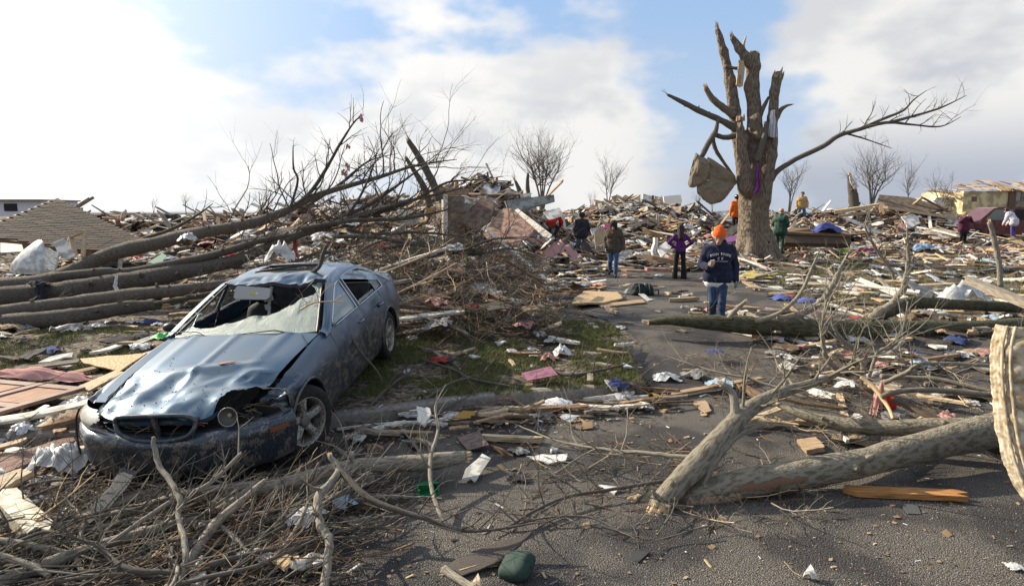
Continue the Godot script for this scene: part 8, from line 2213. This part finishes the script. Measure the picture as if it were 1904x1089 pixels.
# scatter: kinds with their counts over a rectangle or (round = true) a mound
func scatter(x: float, z: float, rx: float, rz: float, is_round: bool, counts: Dictionary, sc: float, tilt: float, lift: float) -> void:
	for kind in counts:
		for k in counts[kind]:
			var q := Vector2(clampf(rng.randfn(0, .55), -1.6, 1.6), clampf(rng.randfn(0, .55), -1.6, 1.6)) if is_round else Vector2(R(-1, 1), R(-1, 1))
			var px := x + q.x * rx
			var pz := z + q.y * rz
			if kind != "stick" and on_street(px, pz) and sc > 0.7 and pz > -21.5: continue
			var l := lift * pow(rng.randf(), 1.5)
			match kind:
				"plank": place_bit(kind, px, pz, Vector3(R(.5, 2.4), R(.7, 1.6), R(.6, 1.9)) * Vector3(sc, 1, sqrt(sc)), tilt * R(.1, 1.2), l + .03, pick(PLANK_ODDS))
				"board": place_bit(kind, px, pz, Vector3(R(.3, 1.25) * sc, 1, R(.25, .8) * sc), tilt * R(.1, 1.3), l + .03, pick(BOARD_ODDS))
				"cloth": place_bit(kind, px, pz, Vector3.ONE * R(.18, .55) * sqrt(sc), tilt * .3, l, pick(CLOTH_ODDS))
				"stick": place_bit(kind, px, pz, Vector3.ONE * R(.35, 1.1) * sc, tilt, l + .02, pick(STICK_ODDS))

func variants() -> Dictionary:
	var out := {"plank": [], "board": [], "cloth": [], "stick": []}
	for k in 6:
		var mb := Mb.new()
		var poly := PackedVector2Array([Vector2(-.5 + R(0, .05), -.05), Vector2(.1, -.05 + R(0, .006)), Vector2(.5 - R(0, .12), -.05), Vector2(.5, R(-.04, 0)), Vector2(.5 - R(0, .1), R(0, .03)), Vector2(.48 - R(0, .06), .05), Vector2(-.1, .05 - R(0, .006)), Vector2(-.5 + R(0, .08), .05), Vector2(-.5, R(-.02, .02))])
		var bow := R(-.03, .03)
		mb.slab(poly, Transform3D(), -.016, .016, Color(1, 1, 1), func(w: Vector3): return w + Vector3(0, bow * w.x * w.x * 4.0, 0))
		out.plank.append(mb.mesh())
		mb = Mb.new()
		var sides := 6 + rng.randi() % 3
		poly = PackedVector2Array()
		for i in sides:
			var a := TAU * (i + R(-.25, .25)) / sides
			var r := .5 / maxf(absf(cos(a)), absf(sin(a))) * R(.62, 1.0)
			poly.append(Vector2(cos(a), sin(a)) * r)
			if rng.randf() < .5: poly.append(Vector2(cos(a + .35), sin(a + .35)) * r * R(.75, .95))
		bow = R(-.2, .2)
		mb.slab(poly, Transform3D(), -.011, .011, Color(1, 1, 1), func(w: Vector3): return w + Vector3(0, bow * w.x * w.z + .04 * nz.get_noise_2d(w.x * 20 + k * 9, w.z * 20), 0))
		out.board.append(mb.mesh())
		mb = Mb.new()
		var ph := k * 31.0
		mb.grid(9, 8, func(u: float, v: float):
			var a := u * 2.0 - 1.0
			var b := v * 2.0 - 1.0
			var e := 1.0 + .6 * nz.get_noise_2d(atan2(b, a) * 8.0 + ph, ph)
			var q := Vector2(a, b) * e
			return Vector3(q.x * .5, maxf(0.0, 1.0 - q.length_squared() * .6) * .16 + .24 * absf(nz.get_noise_2d(q.x * 12.0 + ph, q.y * 12.0)), q.y * .42), false)
		out.cloth.append(mb.mesh())
		mb = Mb.new()
		var pts := [Vector3(-.5, 0, 0)]
		var d := Vector3(1, 0, 0)
		for i in 5:
			d = (d + Vector3(0, R(-.25, .25), R(-.45, .45))).normalized()
			pts.append(pts[i] + d * .2)
		mb.tube(pts, taper(6, .011, .004), 5, Color(1, 1, 1), false)
		for i in [1, 2, 3, 4]:
			if rng.randf() < .75: sprout(mb, pts[i], d + Vector3(R(-.4, .4), R(-.3, .6), R(-1, 1)), R(.15, .4), .005, 1 if rng.randf() < .5 else 0, 0.0, 3)
		out.stick.append(mb.mesh())
	return out

func build_debris() -> void:
	# heaps
	scatter(-.8, -27.3, 3.2, 3.8, true, {"plank": 300, "board": 260, "cloth": 90}, 1.0, .9, .5)
	scatter(6.5, -35.5, 7.5, 5.0, true, {"plank": 480, "board": 420, "cloth": 130}, 1.15, .9, .5)
	scatter(20.5, -38.0, 7.0, 5.0, true, {"plank": 520, "board": 330, "cloth": 90}, 1.2, .8, .5)
	scatter(15.0, -38.5, 5.0, 4.5, true, {"plank": 320, "board": 200, "cloth": 60}, 1.1, .8, .4)
	scatter(-14.0, -30.5, 9.0, 6.5, true, {"plank": 520, "board": 480, "cloth": 150}, 1.15, .9, .5)
	scatter(-5.5, -28.5, 6.0, 5.0, true, {"plank": 380, "board": 320, "cloth": 100}, 1.1, .9, .5)
	scatter(-24.0, -29.5, 9.0, 6.5, true, {"plank": 240, "board": 240, "cloth": 50}, 1.2, .9, .5)
	scatter(31.0, -40.0, 7.0, 5.0, true, {"plank": 200, "board": 150, "cloth": 40}, 1.2, .8, .5)
	scatter(0.0, -58.0, 55.0, 12.0, false, {"plank": 700, "board": 900, "cloth": 100}, 2.0, 1.1, 1.2)
	# fields
	scatter(-9.0, -19.0, 8.0, 6.0, false, {"plank": 420, "board": 320, "cloth": 230, "stick": 300}, .8, .45, .15)
	scatter(-4.0, -15.0, 2.5, 3.5, false, {"plank": 60, "board": 60, "cloth": 60, "stick": 300}, .7, .4, .15)
	scatter(-6.2, -8.7, 3.0, 2.9, false, {"plank": 50, "board": 34, "cloth": 90, "stick": 260}, .45, .3, .08)
	scatter(-1.3, -13.2, 2.1, 3.6, false, {"plank": 40, "board": 30, "cloth": 40, "stick": 3400}, .75, .6, .85)
	scatter(-1.2, -11.2, 1.9, 1.3, false, {"stick": 900, "plank": 16, "cloth": 10}, .65, .4, .4)
	scatter(.6, -20.0, 1.8, 4.0, false, {"plank": 130, "board": 110, "cloth": 80}, .7, .4, .2)
	scatter(5.5, -26.0, 3.6, 4.0, false, {"plank": 260, "board": 220, "cloth": 150}, .9, .6, .35)
	scatter(13.0, -22.5, 8.0, 8.5, false, {"plank": 330, "board": 210, "cloth": 170, "stick": 500}, .75, .3, .12)
	scatter(25.0, -27.0, 6.0, 8.0, false, {"plank": 260, "board": 160, "cloth": 150}, .9, .3, .15)
	scatter(7.5, -10.8, 3.6, 2.6, false, {"plank": 120, "board": 60, "cloth": 70, "stick": 420}, .5, .25, .08)
	scatter(4.2, -7.6, 1.8, 1.7, false, {"plank": 30, "cloth": 16, "stick": 520}, .5, .3, .2)
	scatter(4.5, -18.5, 3.4, 3.4, false, {"plank": 40, "cloth": 26}, .35, .08, .01)
	scatter(3.0, -13.2, 1.9, 2.8, false, {"plank": 26, "cloth": 14, "stick": 40}, .3, .08, .01)
	# along the kerb, on the grass, on the street
	for k in 190:
		var s := rng.randf()
		var x := lerpf(-2.2, 2.0, s)
		var z := lerpf(-6.5, -7.75, clampf((x + 1.9) / 3.6, 0, 1)) + R(-.15, .55)
		match k % 8:
			0, 1: place_bit("plank", x, z, Vector3(R(.2, .7), R(.5, 1.0), R(.3, .7)), R(0, .25), R(.02, .1), pick(PLANK_ODDS), R(-.5, .2))
			2: place_bit("board", x, z, Vector3(R(.1, .3), .8, R(.08, .2)), R(0, .4), R(.02, .08), pick(BOARD_ODDS))
			3: place_bit("cloth", x, z, Vector3.ONE * R(.08, .22), .2, .01, pick(CLOTH_ODDS))
			_: place_bit("stick", x, z, Vector3.ONE * R(.25, .7), .15, R(.02, .12), pick(STICK_ODDS), R(-.7, .4))
	scatter(-.2, -9.0, 1.9, 1.4, false, {"plank": 18, "board": 6, "cloth": 16, "stick": 90}, .26, .2, .06)
	scatter(1.6, -5.3, 3.2, 1.7, false, {"plank": 14, "board": 6, "cloth": 4, "stick": 150}, .16, .06, .015)
	scatter(1.2, -5.2, 1.3, .9, false, {"stick": 200, "plank": 8}, .6, .15, .06)
	# the heap of broken twigs before the car
	for k in 760:
		var z := R(-5.15, -3.45)
		var right := lerpf(-.75, -1.15, (z + 5.15) / 1.7)
		var x := lerpf(-4.3, right, pow(rng.randf(), .8))
		var deep := smoothstep(right + .1, right - .9, x)
		place_bit("stick", x, z, Vector3(1, 1, 1) * R(.3, .75) * (1.0 + .8 * pow(rng.randf(), 5.0)), .25, R(0, .16) * deep + .01, pick(STICK_ODDS), R(-1.1, .35) if rng.randf() < .75 else -99.0)
	# stouter branches in it, left to right
	var outs := []
	for k in 44: outs.append(Vector3(lerpf(-3.9, -.7, (k + rng.randf()) / 44.0), 0, R(-4.95, -3.5)))
	outs.sort_custom(func(a, b): return a.x < b.x)
	var done := 0
	for q in outs:
		var reach := lerpf(-.8, -1.25, (q.z + 5.15) / 1.7)
		if q.x > reach: continue
		var a := R(-.9, .25) if rng.randf() < .7 else R(0, TAU)
		var d := Vector3(cos(a), R(-.02, .22), sin(a))
		var L := R(.5, 1.25)
		var c: Vector3 = q + Vector3(0, street_y(q.z) + R(.06, .24), 0)
		var sd := d.cross(Vector3.UP).normalized()
		limb("branch", "%s%s%s branch from the left in the twig heap before the bumper" % [ORD[done] if done > 0 else "first ", "", ["grey", "pale", "dark"][done % 3]] if done < 20 else "%dth branch from the left in the twig heap before the bumper" % (done + 1), "branch", [c - d * L * .5, c - d * L * .2 + sd * R(-.1, .1), c + d * L * .15 + sd * R(-.1, .1) + Vector3(0, R(-.03, .05), 0), c + d * L * .5], [R(.012, .024), R(.01, .02), R(.008, .014), .005], {"mat": [M.bark, M.bark_pale, M.bark_dark][done % 3], "group": "branches heaped before the bumper", "twigs": 4, "len": .45, "depth": 1, "tr": .007, "kink": .3, "sides": 8, "per": 5})
		done += 1
	scatter(-2.6, -4.25, 1.4, .7, false, {"plank": 16, "board": 12, "cloth": 9}, .3, .3, .2)
	scatter(-4.3, -5.6, 1.0, .8, false, {"plank": 24, "board": 14, "cloth": 18, "stick": 160}, .4, .3, .1)
	# materials
	var vs := variants()
	var tones := {
		"plank": [["pale", M.wood_pale], ["tan", M.wood], ["weathered grey", M.wood_grey], ["brown", M.wood_brown], ["white painted", M.wood_white], ["dark", M.wood_dark]],
		"board": [["chipboard", M.plywood], ["white plaster", M.drywall], ["tan wall", M.drywall_tan], ["grey siding", M.siding], ["dusky pink", M.pinkish], ["black felt", M.felt], ["brown shingle", M.shingle]],
		"cloth": [["white", M.white], ["milky plastic", M.plastic_clear], ["pink insulation", M.foam_pink], ["navy", fabric(lin(.03, .05, .16))], ["black", fabric(lin(.02, .02, .022))], ["grey", fabric(lin(.2, .2, .2))], ["tan", fabric(lin(.3, .22, .14))], ["red", fabric(lin(.36, .04, .03))], ["pale blue", fabric(lin(.3, .4, .5))]],
		"stick": [["grey brown", M.bark], ["dark", M.bark_dark], ["pale", M.bark_pale], ["peeled yellow", M.splinter], ["brown", M.wood_brown]]}
	var word := {"plank": ["plank", "plank", "longest", "splintered planks strewn over the rubble"], "board": ["board", "sheet", "largest", "broken wall and roof sheets in the rubble"], "cloth": ["scrap", "scrap", "largest", "crumpled scraps of cloth, plastic and insulation"], "stick": ["stick", "stick", "longest", "broken sticks lying about"]}
	var most := {"plank": 290, "board": 250, "cloth": 220, "stick": 260}
	for kind in bits:
		var all: Array = bits[kind]
		all.sort_custom(func(a, b): return a[0] > b[0])
		var named: Array = all.slice(0, most[kind])
		var groups := {}
		for b in named:
			var p: Vector3 = b[1].origin
			var best := ""
			var bd := 1e9
			for m in MARKS:
				var w: float = Vector2(p.x - m[1], p.z - m[2]).length()
				if w < bd:
					bd = w
					var dx: float = p.x - m[1]
					var dz: float = p.z - m[2]
					best = ("beyond " if dz < 0 else "in front of ") + m[0] if absf(dz) > absf(dx) else ("left of " if dx < 0 else "right of ") + m[0]
			var key: String = tones[kind][b[2]][0] + " " + word[kind][1] + "|" + best
			if not groups.has(key): groups[key] = []
			groups[key].append(b)
		for key in groups:
			var g: Array = groups[key]
			g.sort_custom(func(a, b): return a[4] > b[4])
			var parts: PackedStringArray = key.split("|")
			for i in g.size():
				var b: Array = g[i]
				var nth: String = ORD[i] if i < ORD.size() else "%dth " % (i + 1)
				var o := obj(word[kind][0], vs[kind][b[3]], tones[kind][b[2]][1], null, b[1])
				var lab: String = nth + word[kind][2] + " " + parts[0] + " " + parts[1] if g.size() > 1 else parts[0] + " lying " + parts[1]
				tag(o, lab, word[kind][0], word[kind][3])
		# the rest, too many to count
		for v in 6:
			var cols := {}
			for b in all.slice(most[kind]):
				if b[3] == v:
					if not cols.has(b[2]): cols[b[2]] = []
					cols[b[2]].append(b[1])
			for tone in cols:
				many(word[kind][0] + "_debris", vs[kind][v], tones[kind][tone][1], cols[tone], [], "loose %s %ss mixed through the rubble" % [tones[kind][tone][0], word[kind][1]])

func many(called: String, m: Mesh, material: Material, xfs: Array, cols: Array, label: String) -> void:
	var mm := MultiMesh.new()
	mm.transform_format = MultiMesh.TRANSFORM_3D
	mm.use_colors = cols.size() > 0
	mm.mesh = m
	mm.instance_count = xfs.size()
	for i in xfs.size():
		mm.set_instance_transform(i, xfs[i])
		if cols: mm.set_instance_color(i, cols[i])
	var mi := MultiMeshInstance3D.new()
	mi.name = numbered(called)
	mi.multimesh = mm
	mi.material_override = material
	add_child(mi, true)
	tag(mi, label, "", "", "stuff")

func build_litter() -> void:
	# short winter grass
	for s in [[-.4, -9.4, 2.2, 2.1, 24000, .05, "short dull green grass beside the car"], [-5.6, -9.3, 2.4, 1.7, 9000, .05, "short sunlit grass left of the car"], [13.0, -20.5, 9.0, 7.5, 22000, .09, "thin yellow green grass among the debris at right"]]:
		var mb := Mb.new()
		for k in 6:
			var a := R(0, TAU)
			var o := Vector3(R(-.03, .03), 0, R(-.03, .03))
			var w: Vector3 = Vector3(cos(a + 1.57), 0, sin(a + 1.57)) * .0035 * (s[5] / .05)
			var tip: Vector3 = o + Vector3(cos(a) * R(.2, .9), R(.5, 1.0), sin(a) * R(.2, .9)) * s[5]
			mb.tri(o - w, tip, o + w)
		var xs := []
		var cs := []
		for k in s[4]:
			var x: float = s[0] + R(-1, 1) * s[2]
			var z: float = s[1] + R(-1, 1) * s[3]
			var patch := nz.get_noise_2d(x * 9.0 + 5.0, z * 9.0)
			if on_street(x, z) or patch < -.12 + (.1 if s[4] > 11000 and s[5] > .06 else 0.0): continue
			xs.append(Transform3D(Basis(Vector3.UP, R(0, TAU)) * Basis.from_scale(Vector3(1, R(.6, 1.5), 1)), Vector3(x, ground_y(x, z) + .005, z)))
			var c := Color(.085, .105, .028).lerp(Color(.21, .18, .075), clampf(rng.randf() * .7 - patch * .4, 0, 1))
			cs.append(c)
		many("grass", mb.mesh(), M.grass, xs, cs, s[6])
	# chips, grit and dead leaves
	var mb := Mb.new()
	mb.box(Transform3D(Basis(Vector3(0, 0, 1), .2)), Vector3(1, .2, .35))
	var chip := mb.mesh()
	mb = Mb.new()
	mb.q(Vector3(-.5, .1, -.3), Vector3(-.2, .0, .4), Vector3(.5, .2, .25), Vector3(.3, .05, -.4))
	var leaf := mb.mesh()
	var a1 := []
	var c1 := []
	var a2 := []
	var c2 := []
	for k in 16000:
		var z := -3.4 - 9.0 * pow(rng.randf(), 1.3)
		var x := R(-.85, .85) * -z
		var st := on_street(x, z)
		var pile := smoothstep(-.6, -1.6, x) * smoothstep(-5.6, -4.9, z) + smoothstep(.75, .2, absf(z + 6.8 + .3 * x)) * smoothstep(2.2, 1.6, x)
		if st and rng.randf() > .13 + pile: continue
		var y := ground_y(x, z) + .006 + .04 * pile * rng.randf()
		var s := R(.006, .03 if z < -6.0 else .018) * (1.0 + 1.6 * float(rng.randf() < .08))
		var xf := Transform3D(Basis.from_euler(Vector3(R(-.3, .3), R(0, TAU), R(-.3, .3))).scaled_local(Vector3(s * R(1, 3), s, s)), Vector3(x, y, z))
		var tone: Color = pick([Color(.45, .33, .18), Color(.3, .2, .11), Color(.12, .09, .06), Color(.07, .055, .04), Color(.22, .2, .17), Color(.55, .53, .5)])
		if k % 3 == 0:
			a2.append(xf.scaled_local(Vector3(1, 1, 2.2))); c2.append(Color(.16, .1, .05).lerp(Color(.28, .2, .11), rng.randf()))
		else:
			a1.append(xf); c1.append(tone)
	for k in 10000:
		var z := -3.4 - 5.0 * pow(rng.randf(), 1.6)
		var x := R(-.2, .85) * -z
		if not on_street(x, z): continue
		var s := R(.003, .0075)
		a1.append(Transform3D(Basis.from_euler(Vector3(R(-.5, .5), R(0, TAU), R(-.5, .5))).scaled_local(Vector3(s * R(.8, 1.6), s * 2.0, s * 2.2)), Vector3(x, street_y(z) + .003, z)))
		c1.append(pick([Color(.2, .18, .155), Color(.13, .12, .105), Color(.3, .275, .24), Color(.035, .033, .03)]))
	many("wood_chips", chip, M.vc, a1, c1, "chips and grit over the street and lawn")
	many("dead_leaves", leaf, M.vc, a2, c2, "small dead leaves over the street and lawn")
	# splinters and dust of the far rubble
	a1 = []; c1 = []
	for k in 9000:
		var m: Array = MOUNDS[rng.randi() % 8]
		var x: float = m[0] + rng.randfn(0, .75) * m[2]
		var z: float = m[1] + rng.randfn(0, .75) * m[3]
		if on_street(x, z): continue
		var s := R(.05, .28)
		a1.append(Transform3D(Basis.from_euler(Vector3(R(-.8, .8), R(0, TAU), R(-.8, .8))).scaled_local(Vector3(s * R(1, 3), s, s)), Vector3(x, ground_y(x, z) + R(0, .25), z)))
		c1.append(pick([Color(.5, .36, .2), Color(.36, .24, .13), Color(.15, .1, .07), Color(.3, .28, .26), Color(.6, .58, .54), Color(.42, .2, .16), Color(.08, .07, .065)]))
	many("splinters", chip, M.vc, a1, c1, "splinters and fragments heaped over the rubble mounds")

func _ready() -> void:
	rng.seed = 20131117
	build_env()
	build_materials()
	build_ground()
	build_car()
	build_fallen_tree()
	build_stump_tree()
	build_branches()
	build_props()
	build_far()
	build_people()
	build_debris()
	build_litter()
